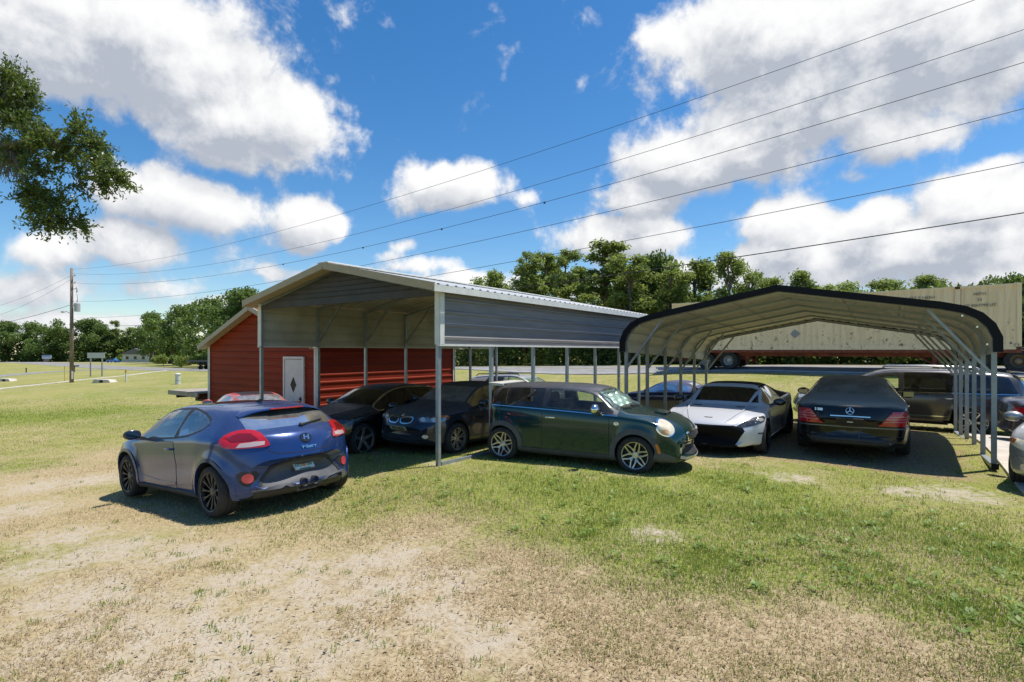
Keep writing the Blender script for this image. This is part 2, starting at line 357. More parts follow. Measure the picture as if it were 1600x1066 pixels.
gme = bpy.data.meshes.new('ground'); gv = np.stack([GX, GY, GZ], -1).reshape(-1, 3)
def np_mesh(me, v, f):
    k = f.shape[1]; me.vertices.add(len(v)); me.vertices.foreach_set('co', v.astype(np.float32).ravel())
    me.loops.add(f.size); me.loops.foreach_set('vertex_index', f.astype(np.int32).ravel())
    me.polygons.add(len(f)); me.polygons.foreach_set('loop_start', np.arange(0, f.size, k, dtype=np.int32)); me.polygons.foreach_set('loop_total', np.full(len(f), k, np.int32))
    me.update(calc_edges=True)
np_mesh(gme, gv, gf); gme.polygons.foreach_set('use_smooth', [True] * len(gf))
for nm, a in zip(('sand', 'brown', 'green', 'dirt'), masks(GX.ravel(), GY.ravel())):
    at = gme.attributes.new(nm, 'FLOAT', 'POINT'); at.data.foreach_set('value', a.astype(np.float32))
ground = tag(link(bpy.data.objects.new('ground', gme)), 'mown grass field with sandy and bare patches', 'ground', kind='structure')
gm = bpy.data.materials.new('ground'); gm.use_nodes = True; nt = gm.node_tree; P = nt.nodes['Principled BSDF']
tcg = nt.nodes.new('ShaderNodeTexCoord').outputs['Object']
def ATT(n): return N(nt, 'ShaderNodeAttribute', attribute_name=n).outputs['Fac']
nA = NOISE(nt, tcg, .35, 6, .6); nB = NOISE(nt, tcg, 2.3, 8, .68, .4); nC = NOISE(nt, tcg, 22, 6, .7); nD = NOISE(nt, tcg, 90, 4, .7); nE = NOISE(nt, tcg, .09, 4, .5)
grassc = MIX(nt, STEP(nt, nC, .3, .7), (.105, .150, .024), (.31, .32, .075))
dryc = MIX(nt, STEP(nt, nC, .3, .7), (.28, .205, .115), (.52, .42, .27))
sandc = MIX(nt, STEP(nt, nD, .25, .75), (.35, .29, .21), (.56, .485, .375))
dirtc = MIX(nt, STEP(nt, nC, .3, .7), (.16, .105, .06), (.40, .28, .17))
fdry = STEP(nt, M_(nt, 'ADD', M_(nt, 'ADD', M_(nt, 'MULTIPLY', nB, .9), M_(nt, 'MULTIPLY', nA, .5)), M_(nt, 'SUBTRACT', M_(nt, 'MULTIPLY', ATT('brown'), .40), M_(nt, 'MULTIPLY', ATT('green'), .30))),   .56, 1.0)
c = MIX(nt, fdry, grassc, dryc)
c = MIX(nt, M_(nt, 'MULTIPLY', STEP(nt, nE, .42, .62), .3), c, (.40, .33, .13))
fdirt = STEP(nt, M_(nt, 'ADD', M_(nt, 'MULTIPLY', nB, .7), M_(nt, 'MULTIPLY', ATT('dirt'), .54)), .58, .92)
c = MIX(nt, fdirt, c, dirtc)
nF = NOISE(nt, tcg, 5.5, 8, .72, .6)
fsand = STEP(nt, M_(nt, 'ADD', M_(nt, 'ADD', M_(nt, 'MULTIPLY', nF, .95), M_(nt, 'MULTIPLY', nC, .30)), M_(nt, 'MULTIPLY', ATT('sand'), .33)), .72, 1.02)
c = MIX(nt, fsand, c, sandc)
nt.links.new(c, P.inputs['Base Color']); P.inputs['Roughness'].default_value = .95; P.inputs['Specular IOR Level'].default_value = .1
bh = M_(nt, 'ADD', M_(nt, 'MULTIPLY', nC, .6), M_(nt, 'MULTIPLY', nD, .4))
bmp = N(nt, 'ShaderNodeBump', ins={'Strength': .55, 'Distance': .05, 'Height': bh}); nt.links.new(bmp.outputs[0], P.inputs['Normal'])
gme.materials.append(gm)

# ---------------------------------------------------------------- roads and paths
def strip(name, pts, w, lift, m, label, cat, sub=1.2, thick=.12):
    pts = [np.array(p[:2], float) for p in pts]; L = []; 
    for a, b in zip(pts[:-1], pts[1:]):
        n = max(1, int(np.linalg.norm(b - a) / (sub * 2)))
        L += [a + (b - a) * i / n for i in range(n)]
    L.append(pts[-1]); L = np.array(L); T = np.gradient(L, axis=0); T /= np.linalg.norm(T, axis=1)[:, None]; Nn = np.stack([-T[:, 1], T[:, 0]], 1)
    k = max(2, int(w / sub) + 1); vs = []; fs = []
    for i in range(len(L)):
        for j in range(k):
            q = L[i] + Nn[i] * w * (j / (k - 1) - .5); vs.append((q[0], q[1], 0))
    vs = np.array(vs); vs[:, 2] = HT(vs[:, 0], vs[:, 1]) + lift; vs = list(vs)
    for i in range(len(L) - 1):
        for j in range(k - 1): fs.append((i * k + j, (i + 1) * k + j, (i + 1) * k + j + 1, i * k + j + 1))
    for j in (0, k - 1):
        b = len(vs)
        for i in range(len(L)): p = vs[i * k + j]; vs.append((p[0], p[1], p[2] - thick))
        for i in range(len(L) - 1): fs.append((i * k + j, (i + 1) * k + j, b + i + 1, b + i))
    o = mobj(name, vs, fs, m); return tag(o, label, cat, kind='structure')
ASPH = mat('asphalt', (.23, .225, .215), .9, var=.18, vscale=1.5, bump=.3, bscale=60)
CONC = mat('concrete', (.52, .47, .40), .85, var=.14, vscale=2.0, bump=.15, bscale=30)
NE = [(120, 24), (60, 27.6), (30, 29.6), (20, 30.6), (4.5, 31.6), (-8, 33.0), (-31.8, 36.6), (-60, 39.5), (-93.5, 42.7), (-140, 47), (-300, 62)]
strip('road', [(x, y + 5.2) for x, y in NE], 10.4, .045, ASPH, 'grey two lane road behind the carports', 'road')
YL = mat('road_yellow', (.62, .45, .06), .8)
strip('road_centre_line', [(x, y + 5.0) for x, y in NE], .14, .062, YL, 'yellow line along the middle of the road', 'road marking', thick=.01)
WL = mat('road_white', (.72, .71, .68), .8)
strip('road_edge_line', [(x, y + .5) for x, y in NE], .12, .062, WL, 'white line along the near edge of the road', 'road marking', thick=.01)
strip('side_road', [to_ground(-160, 604), to_ground(0, 588), to_ground(70, 582), to_ground(170, 577)], 3.2, .05, ASPH, 'grey side road joining the main road at left', 'road')
strip('path', [to_ground(-120, 628), to_ground(0, 608), to_ground(115, 595.5), to_ground(200, 587), to_ground(262, 579.5)], .75, .05, CONC, 'thin pale concrete path crossing the grass past the pole', 'path', sub=.7)
strip('far_parking', [to_ground(-200, 566.8), to_ground(0, 566.8), to_ground(130, 567.3), to_ground(235, 567.3)], 6.5, .06, mat('pale_asphalt', (.33, .32, .30), .9, var=.1), 'pale paved yard beyond the road', 'yard')
# concrete slab right of the round-shouldered carport
mb = MB(); xs = np.linspace(1.58, 9.0, 12); ys = np.linspace(10.35, 19.0, 14)
sv = [(x, y, H1(x, y) + .05) for x in xs for y in ys]; sf = [(i * 14 + j, (i + 1) * 14 + j, (i + 1) * 14 + j + 1, i * 14 + j + 1) for i in range(11) for j in range(13)]
for e in (0, 11):
    b = len(sv); sv += [(xs[e], y, H1(xs[e], y) - .08) for y in ys]; sf += [(e * 14 + j, e * 14 + j + 1, b + j + 1, b + j) for j in range(13)]
b = len(sv); sv += [(x, ys[0], H1(x, ys[0]) - .08) for x in xs]; sf += [(i * 14, (i + 1) * 14, b + i + 1, b + i) for i in range(11)]
tag(fixn(mobj('concrete_slab', sv, sf, CONC)), 'pale concrete slab beside the black trimmed carport', 'slab', kind='structure')

# ---------------------------------------------------------------- gabled carport (grey panels, white trim)
GALV = mat('galvanised_steel', (.36, .40, .43), .42, .55, var=.12, vscale=6)
WHITE = mat('white_trim', (.70, .69, .64), .45, 0, var=.08, vscale=5)
PANEL = mat('grey_siding', (.20, .19, .19), .5, .0, var=.12, vscale=3, stretch=(.4, .4, 5))
PANEL_IN = mat('panel_inside', (.50, .48, .42), .55, .05, var=.12, vscale=1.5, col2=(.36, .335, .27), thr=(.5, .75))
ROOFW = mat('white_roof_sheet', (.66, .66, .64), .42, .2, var=.08, vscale=2)
def ribbed(mb, p0, du, dv, nu, out, pitch, rib, depth, mi=0, thick=.0):
    # a sheet spanning du (along ribs) and dv (across ribs) with trapezoid ribs every pitch metres along dv; two skins: mi outside, mi+1 inside
    p0 = np.array(p0, float); du = np.array(du, float); dv = np.array(dv, float); L = np.linalg.norm(dv); e = dv / L; out = np.array(out, float)
    prof = [(0, 0)]; t = pitch * .5
    while t + rib < L:
        prof += [(t - rib, 0), (t - rib * .45, depth), (t + rib * .45, depth), (t + rib, 0)]; t += pitch
    prof.append((L, 0))
    for skin, off in ((0, .0), (1, -.004)):
        vs = []; fs = []
        for i in range(nu + 1):
            for (s, d) in prof: vs.append(p0 + du * i / nu + e * s + out * (d + off))
        k = len(prof)
        for i in range(nu):
            for j in range(k - 1): fs.append((i * k + j, (i + 1) * k + j, (i + 1) * k + j + 1, i * k + j + 1))
        mb.add(vs, fs, mi + skin)
X0, X1, Y0, LEN = -12.0, -6.47, 7.02, 9.144
EAVE, RIDGE, PB = 3.10, 3.70, 2.12
c1 = root('gabled_carport', 'gabled metal carport with grey side panels and white roof beside the red shed', 'carport', (-9.235, Y0 + LEN / 2, H1(-9.2, 11)))
Z1 = c1.location.z; OFF1 = Vector((-c1.location.x, -c1.location.y, -Z1))
def part1(mb, name, mats, par=None, **k):
    o = mb.build(name, mats, par or c1, **k)
    if par is None: o.data.transform(Matrix.Translation(OFF1))
    return o
for side, x in ((0, X0), (1, X1)):
    for i in range(7):
        y = Y0 + i * LEN / 6; gz = H1(x, y) - .05
        mb = MB(); mb.box((x, y, (gz + EAVE) / 2), (.065, .065, EAVE - gz)); part1(mb, 'post', [GALV])
    mb = MB(); s = 1 if side else -1
    ribbed(mb, (x + s * .036, Y0 - .03, PB), (0, LEN + .06, 0), (0, 0, EAVE - PB + .035), 24, (s, 0, 0), .228, .035, .022)
    part1(mb, 'side_panel', [PANEL, PANEL_IN])
    mb = MB()
    mb.box((x + s * .05, Y0 + LEN / 2, PB - .012), (.07, LEN + .1, .035)); part1(mb, 'panel_trim', [WHITE])
    mb = MB()
    mb.box((x + s * .02, Y0 - .035, (PB + EAVE) / 2), (.13, .02, EAVE - PB)); mb.box((x + s * .078, Y0 + .01, (PB + EAVE) / 2), (.018, .11, EAVE - PB)); part1(mb, 'corner_trim', [WHITE])
XM = (X0 + X1) / 2
for i in range(7):                                     # trusses
    y = Y0 + i * LEN / 6
    for s in (-1, 1):
        xe = X0 if s < 0 else X1
        mb = MB(); mb.beam((xe, y, EAVE - .03), (XM - s * .0, y, RIDGE - .06), .06, .06)
        if i > 0: mb.beam((xe, y, 2.25), (xe - s * .95, y, EAVE + .08), .045, .045)
        part1(mb, 'rafter', [GALV])
mb = MB(); OV = .33
for s in (-1, 1):
    xe = (X0 - .2) if s < 0 else (X1 + .2); ze = EAVE - .0
    p0 = (xe, Y0 - OV, ze + .03); dv = (0, LEN + 2 * OV, 0); du = (XM - xe, 0, RIDGE - EAVE)
    n = np.array([s * (RIDGE - EAVE), 0, abs(XM - xe)]); n /= np.linalg.norm(n)
    ribbed(mb, p0, du, dv, 1, n, .228, .045, .02)
part1(mb, 'roof', [ROOFW, PANEL_IN])
mb = MB(); mb.box((XM, Y0 + LEN / 2, RIDGE + .055), (.32, LEN + 2 * OV + .04, .03), bev=.008); part1(mb, 'ridge_cap', [WHITE])
for y, nm in ((Y0 - OV, 'verge_trim'), (Y0 + LEN + OV, 'verge_trim')):
    mb = MB()
    for s in (-1, 1):
        xe = (X0 - .2) if s < 0 else (X1 + .2)
        mb.beam((xe, y, EAVE - .01), (XM, y, RIDGE - .005), .05, .13)
        mb.beam((xe, y + (.12 if y < 10 else -.12), EAVE - .06), (XM, y + (.12 if y < 10 else -.12), RIDGE - .06), .20, .03)
    part1(mb, nm, [mat('verge_white', (.42, .34, .21), .5, var=.06)])  # white verge toned down to beige, its shade painted into the colour
for s in (-1, 1):
    xe = (X0 - .2) if s < 0 else (X1 + .2); mb = MB(); mb.box((xe + s * .012, Y0 + LEN / 2, EAVE - .035), (.02, LEN + 2 * OV, .115)); part1(mb, 'eave_trim', [WHITE])
mb = MB()                                              # gable infill between the front rafters
zb = 3.02
for k in range(14):
    pass
poly = [(X0 + .08, zb - .02), (X1 - .08, zb - .02 + .06), (X1 - .08, EAVE + .0), (XM, RIDGE - .07), (X0 + .08, EAVE + .0)]
nrow = 6
for k in range(nrow):
    za = zb + (RIDGE - .1 - zb) * k / nrow; zc = zb + (RIDGE - .1 - zb) * (k + .86) / nrow; zd = zb + (RIDGE - .1 - zb) * (k + 1) / nrow
    hw = lambda z: max(.02, min((X1 - X0) / 2 - .05, (RIDGE - .08 - z) / (RIDGE - EAVE) * (XM - X0)))
    a, b, d = hw(za), hw(zc), hw(zd)
    yy = Y0 - .04
    mb.add([(XM - a, yy, za), (XM + a, yy, za), (XM + b, yy, zc), (XM - b, yy, zc), (XM + d, yy - .02, zd), (XM - d, yy - .02, zd), (XM - d, yy, zd), (XM + d, yy, zd)], [(0, 1, 2, 3), (3, 2, 4, 5), (5, 4, 7, 6)])
part1(mb, 'gable_panel', [mat('dark_gable_sheet', (.05, .046, .046), .6, .0, var=.15, vscale=3)])  # gable sheeting darker than the sides: shade is put into its base colour
mb = MB(); mb.box((XM, Y0 - .01, 3.0), (X1 - X0 - .1, .05, .06)); part1(mb, 'header_bar', [mat('dark_gable_sheet', (.06, .058, .06))])
mb = MB(); mb.beam((X1, Y0 + .06, H1(X1, 7.1) + .03), (X1, Y0 + LEN, H1(X1, 16.1) + .03), .065, .06); part1(mb, 'base_rail', [GALV])

# ---------------------------------------------------------------- round-shouldered carport (black trim)
BLACKT = mat('black_trim', (.008, .008, .011), .6, 0, spec=.2)
CREAMIN = mat('cream_sheet', (.62, .60, .52), .5, .1, var=.05, vscale=2)
GP = mat('grey_painted_post', (.30, .33, .345), .45, .4, var=.1, vscale=5)
AX0, AX1, AY0, ALEN = -5.315, 1.44, 12.47, 6.95
c2 = root('round_shouldered_carport', 'open metal carport with black trim edge and cream underside', 'carport', ((AX0 + AX1) / 2, AY0 + ALEN / 2, H1(-2, 16)))
def dz2(y): return -.30 * (y - AY0) / 7.62
def arc_prof(off=0.0):
    w = (AX1 - AX0) / 2; pk = 3.26; pts = [(-w, 1.98), (-w, 2.22), (-w + .08, 2.42), (-w + .22, 2.58), (-w + .42, 2.69), (-w + .75, 2.78), (0, pk)]
    pts = [np.array(p) for p in pts] ; full = pts + [np.array((-p[0], p[1])) for p in pts[-2::-1]]
    out = []
    for i, p in enumerate(full):
        a = full[max(i - 1, 0)]; b = full[min(i + 1, len(full) - 1)]; t = (b - a) / np.linalg.norm(b - a); out.append(p + np.array([-t[1], t[0]]) * off)
    return out
XM2 = (AX0 + AX1) / 2; OFF2 = Vector((-c2.location.x, -c2.location.y, -c2.location.z))
def part2(mb, name, mats, **k):
    o = mb.build(name, mats, c2, **k); o.data.transform(Matrix.Translation(OFF2)); return o
ysr = np.linspace(AY0 - .16, AY0 + ALEN + .16, 60)
mb = MB(); po = arc_prof(.055); pi_ = arc_prof(.048)
PX = [];
def refine(p):
    q = []
    for a, b in zip(p[:-1], p[1:]):
        n = max(1, int(np.linalg.norm(b - a) / .06))
        q += [a + (b - a) * i / n for i in range(n)]
    return q + [p[-1]]
s_at = 0; pr_ = refine(po); cum = np.concatenate([[0], np.cumsum([np.linalg.norm(b - a) for a, b in zip(pr_[:-1], pr_[1:])])])
for skin in (0, 1):
    vs = []; fs = []
    for y in (ysr[0], ysr[-1]):
        for i, p in enumerate(pr_):
            a = pr_[max(i - 1, 0)]; b = pr_[min(i + 1, len(pr_) - 1)]; t = (b - a) / np.linalg.norm(b - a); nn_ = np.array([-t[1], t[0]])
            r = .018 if (cum[i] % .23) < .055 else 0
            q = p + nn_ * (r - skin * .004); vs.append((XM2 + q[0], y, q[1] + dz2(y)))
    k = len(pr_)
    for i in range(k - 1): fs.append((i, i + 1, k + i + 1, k + i))
    mb.add(vs, fs, skin)
part2(mb, 'roof', [mat('roof_outer', (.05, .05, .055), .4, .2), CREAMIN])
for y0, y1 in ((AY0 - .19, AY0 - .13), (AY0 + ALEN + .13, AY0 + ALEN + .19)):
    mb = MB(); a = arc_prof(.10); b = arc_prof(-.03)
    for i in range(len(a) - 1):
        q = [a[i], a[i + 1], b[i + 1], b[i]]
        vs = [(XM2 + p[0], y, p[1] + dz2(y)) for y in (y0, y1) for p in q]
        mb.add(vs, [(0, 1, 2, 3), (7, 6, 5, 4), (0, 4, 5, 1), (2, 6, 7, 3)] + ([(0, 3, 7, 4)] if i == 0 else []) + ([(1, 5, 6, 2)] if i == len(a) - 2 else []))
    part2(mb, 'edge_trim', [BLACKT])
    if y0 < AY0:
        for (x, z) in ((1.0, 2.62), (1.2, 2.42), (1.33, 2.12), (-4.9, 2.6), (-5.15, 2.3)):
            mb = MB(); mb.lathe([(-.012, .001), (-.012, .016), (0, .018)], 10, 0, 'Y', (x, y0 - .002, z)); part2(mb, 'trim_screw', [mat('bright_metal', (.7, .7, .7), .25, 1.0)])
for i in range(6):
    y = AY0 + i * ALEN / 5; d = dz2(y)
    mb = MB(); pts = arc_prof(0); 
    for a, b in zip(pts[:-1], pts[1:]): mb.beam((XM2 + a[0], y, a[1] + d), (XM2 + b[0], y, b[1] + d), .055, .055, up=(0, 1, 0))
    part2(mb, 'roof_bow', [GP])
    for s, x in ((-1, AX0), (1, AX1)):
        mb = MB(); gz = H1(x, y) if s < 0 else d + .05
        mb.box((x, y, (gz - .04 + 2.1 + d) / 2), (.075, .062, 2.1 + d - gz + .04)); part2(mb, 'post', [GP])
        mb = MB(); mb.beam((x - s * .035, y, 1.62 + d), (x - s * .92, y, 2.77 + d), .045, .045); part2(mb, 'brace', [GP])
for s, x in ((-1, AX0), (1, AX1)):
    mb = MB(); mb.beam((x, AY0 - .12, .03 + dz2(AY0)), (x, AY0 + ALEN + .1, .03 + dz2(AY0 + ALEN)), .09, .07); part2(mb, 'base_rail', [GP])
mb = MB(); mb.box((AX1, AY0 - .13, .03), (.10, .03, .10)); part2(mb, 'rail_cap', [BLACKT])
for f in (-2.1, -1.05, 1.05, 2.1):
    z = 3.26 - abs(f) / 2.63 * .48 - .0
    mb = MB(); mb.beam((XM2 + f, AY0 - .1, z + .035 + dz2(AY0)), (XM2 + f, AY0 + ALEN + .1, z + .035 + dz2(AY0 + ALEN)), .04, .025); part2(mb, 'purlin', [CREAMIN])

# ---------------------------------------------------------------- red shed
REDW = mat('red_siding', (.235, .027, .010), .6, 0, spec=.18, var=.12, vscale=1.2, stretch=(.5, .5, 3), col2=(.20, .030, .014), thr=(.55, .8))
BX0, BX1, BY0, BY1, BE, BR = -20.3, -14.0, 9.9, 16.05, 2.22, 3.42
BG = -.42
BXM = (BX0 + BX1) / 2
sh = root('red_shed', 'red metal shed with horizontal ribs and a white door', 'shed', (BXM, (BY0 + BY1) / 2, BG)); OFF3 = Vector((-BXM, -(BY0 + BY1) / 2, -BG))
def part3(mb, name, mats, par=None, **k):
    o = mb.build(name, mats, par or sh, **k)
    o.data.transform(Matrix.Translation(OFF3)); return o
mb = MB()
ribbed(mb, (BX1, BY0, BG), (0, BY1 - BY0, 0), (0, 0, BE - BG), 8, (1, 0, 0), .228, .04, .022)
ribbed(mb, (BX0, BY0, BG), (0, BY1 - BY0, 0), (0, 0, BE - BG), 8, (-1, 0, 0), .228, .04, .022)
for yy, s in ((BY0, -1), (BY1, 1)):
    z = BG
    while z < BR - .02:
        for (a, b, da, db) in ((0, .07, 0, 0), (.07, .09, 0, .022), (.09, .122, .022, .022), (.122, .142, .022, 0), (.142, .228, 0, 0)):
            za, zc = min(z + a, BR - .02), min(z + b, BR - .02)
            hw = lambda q: (BX1 - BX0) / 2 if q <= BE else max(0.001, (BX1 - BX0) / 2 * (BR - q) / (BR - BE))
            mb.add([(BXM - hw(za), yy + s * da, za), (BXM + hw(za), yy + s * da, za), (BXM + hw(zc), yy + s * db, zc), (BXM - hw(zc), yy + s * db, zc)], [(0, 1, 2, 3)])
        z += .228
part3(mb, 'wall', [REDW, PANEL_IN])
mb = MB()
for s in (-1, 1):
    xe = BXM + s * ((BX1 - BX0) / 2 + .22); n = np.array([s * (BR - BE), 0, (BX1 - BX0) / 2]); n /= np.linalg.norm(n)
    ribbed(mb, (xe, BY0 - .3, BE - .05), (BXM - xe, 0, BR - BE + .1), (0, BY1 - BY0 + .6, 0), 1, n, .228, .04, .02)
rf = part3(mb, 'roof', [mat('red_roof', (.40, .06, .03), .4, .1, var=.1), PANEL_IN])
for y in (BY0 - .31, BY1 + .31):
    mb = MB()
    for s in (-1, 1):
        xe = BXM + s * ((BX1 - BX0) / 2 + .24); mb.beam((xe, y, BE - .09), (BXM, y, BR - .0), .05, .15); mb.beam((xe, y + (.14 if y < 12 else -.14), BE - .14), (BXM, y + (.14 if y < 12 else -.14), BR - .06), .24, .03)
    part3(mb, 'verge_trim', [mat('verge_tan', (.42, .36, .27), .55, var=.08)])
for x in (BX0, BX1):
    for y in (BY0, BY1):
        mb = MB(); mb.box((x, y + (-.03 if y < 12 else .03), (BG + BE) / 2), (.13, .02, BE - BG)); mb.box((x + (-.03 if x < BXM else .03), y, (BG + BE) / 2), (.02, .11, BE - BG)); part3(mb, 'corner_trim', [WHITE])
mb = MB(); dx0, dx1 = -15.52, -14.62
mb.box(((dx0 + dx1) / 2, BY0 - .035, 1.75 / 2 + BG / 2), (dx1 - dx0, .04, 1.75 - BG), bev=.006)
dr = part3(mb, 'door', [mat('white_door', (.66, .64, .60), .5, var=.07, vscale=3)])
mb = MB()
for a, b, c_, d_ in ((dx0 - .05, BG, .07, 1.83 - BG), (dx1 + .05, BG, .07, 1.83 - BG)): mb.box((a, BY0 - .04, b + d_ / 2), (c_, .06, d_))
mb.box(((dx0 + dx1) / 2, BY0 - .04, 1.80), (.97, .062, .07)); part3(mb, 'frame', [WHITE], dr)
cxd = (dx0 + dx1) / 2; mb = MB(); mb.prism([(cxd, .72), (cxd + .16, .97), (cxd, 1.22), (cxd - .16, .97)], BY0 - .06, BY0 - .03, 'Y'); part3(mb, 'window_pane', [mat('dark_pane', (.012, .012, .014), .35, spec=.2)], dr)
mb = MB(); mb.prism([(cxd, .67), (cxd + .195, .97), (cxd, 1.27), (cxd - .195, .97)], BY0 - .058, BY0 - .03, 'Y'); part3(mb, 'pane_frame', [WHITE], dr)
mb = MB(); mb.ball((dx1 - .07, BY0 - .09, .55), (.03, .03, .03), 6); mb.box((dx1 - .07, BY0 - .06, .55), (.07, .01, .13)); part3(mb, 'handle', [mat('dark_metal', (.05, .05, .055), .4, .6)], dr)

# ---------------------------------------------------------------- cars
RUBBER = mat('tyre_rubber', (.028, .027, .026), .85, var=.3, vscale=12, bump=.2, bscale=50)
DARK = mat('underbody_black', (.012, .012, .013), .8)
BPLAST = mat('black_plastic', (.026, .026, .028), .6, var=.15, vscale=10)
GPLAST = mat('grey_plastic', (.075, .078, .085), .6, var=.15, vscale=5)
CABIN = mat('cabin_dark', (.028, .027, .026), .8)
CABING = mat('cabin_grey', (.12, .115, .105), .85)
MIRG = mat('mirror_glass', (.22, .23, .24), .05, 1.0)
CHROME = mat('chrome', (.75, .75, .75), .12, 1.0)
ALLOY = mat('silver_alloy', (.56, .55, .53), .35, .85, var=.12, vscale=12)
ALLOYG = mat('grey_alloy', (.10, .105, .115), .38, .75, var=.15, vscale=10)
ALLOYB = mat('dark_alloy', (.05, .05, .055), .3, .8)
REDL = mat('red_lens', (.42, .010, .016), .12, coat=1.0)
REDM = mat('red_reflector', (.50, .05, .06), .35, coat=.4)
CLEARL = mat('clear_lens', (.62, .60, .56), .12, .2, coat=1.0, var=.25, vscale=25)
AMBER = mat('amber_lens', (.62, .16, .03), .2, coat=1.0)
LAMPY = mat('hazed_headlamp', (.66, .58, .42), .25, .0, coat=.7, var=.12, vscale=9)
LAMPD = mat('smoked_headlamp', (.05, .05, .048), .1, .2, coat=1.0, var=.5, vscale=14)
PLATEW = mat('plate_white', (.72, .74, .70), .5)
PLATEY = mat('plate_cream', (.58, .55, .36), .5)
INK = mat('plate_ink', (.03, .05, .04), .6); INKG = mat('plate_green', (.05, .25, .12), .6); ORANGE = mat('plate_orange', (.80, .26, .03), .6)
GLASS = glass('car_glass', (.70, .80, .76), .48, .10)
GLASSD = glass('tinted_glass', (.11, .125, .125), .55, .06)
GLASSDUST = glass('dusty_glass', (.42, .46, .46), .75, .40)
BLKGL = mat('blackened_glass', (.008, .008, .009), .06, 0, coat=.6)
DUSTGL = mat('dust_covered_glass', (.155, .14, .118), .55, 0, var=.35, vscale=5)

def pchip(xs, ys, q):
    xs = np.asarray(xs, float); ys = np.asarray(ys, float); h = np.diff(xs); d = np.diff(ys) / h; m = np.zeros(len(xs))
    for i in range(1, len(xs) - 1):
        if d[i - 1] * d[i] > 0:
            w1 = 2 * h[i] + h[i - 1]; w2 = h[i] + 2 * h[i - 1]; m[i] = (w1 + w2) / (w1 / d[i - 1] + w2 / d[i])
    m[0] = d[0]; m[-1] = d[-1]
    k = np.clip(np.searchsorted(xs, q) - 1, 0, len(xs) - 2); t = (q - xs[k]) / h[k]
    return (2 * t**3 - 3 * t**2 + 1) * ys[k] + (t**3 - 2 * t**2 + t) * h[k] * m[k] + (-2 * t**3 + 3 * t**2) * ys[k + 1] + (t**3 - t**2) * h[k] * m[k + 1]
def inpoly(p, poly):
    x, y = p; c = False; n = len(poly)
    for i in range(n):
        a = poly[i]; b = poly[i - 1]
        if (a[1] > y) != (b[1] > y) and x < (b[0] - a[0]) * (y - a[1]) / (b[1] - a[1]) + a[0]: c = not c
    return c
def chaikin(p, n=2):
    for _ in range(n):
        q = []
        for i in range(len(p)):
            a = np.array(p[i]); b = np.array(p[(i + 1) % len(p)]); q += [a * .75 + b * .25, a * .25 + b * .75]
        p = q
    return [tuple(t) for t in p]
def shrink(p, d):
    p = [np.array(t, float) for t in p]; A = sum(p[i - 1][0] * p[i][1] - p[i][0] * p[i - 1][1] for i in range(len(p)))
    s = 1 if A > 0 else -1; out = []
    for i in range(len(p)):
        a, b, c = p[i - 1], p[i], p[(i + 1) % len(p)]
        n1 = np.array([-(b - a)[1], (b - a)[0]]); n2 = np.array([-(c - b)[1], (c - b)[0]])
        n = n1 / (np.linalg.norm(n1) + 1e-9) + n2 / (np.linalg.norm(n2) + 1e-9); n /= max(np.linalg.norm(n), .5)
        out.append(tuple(b + n * d * s))
    return out
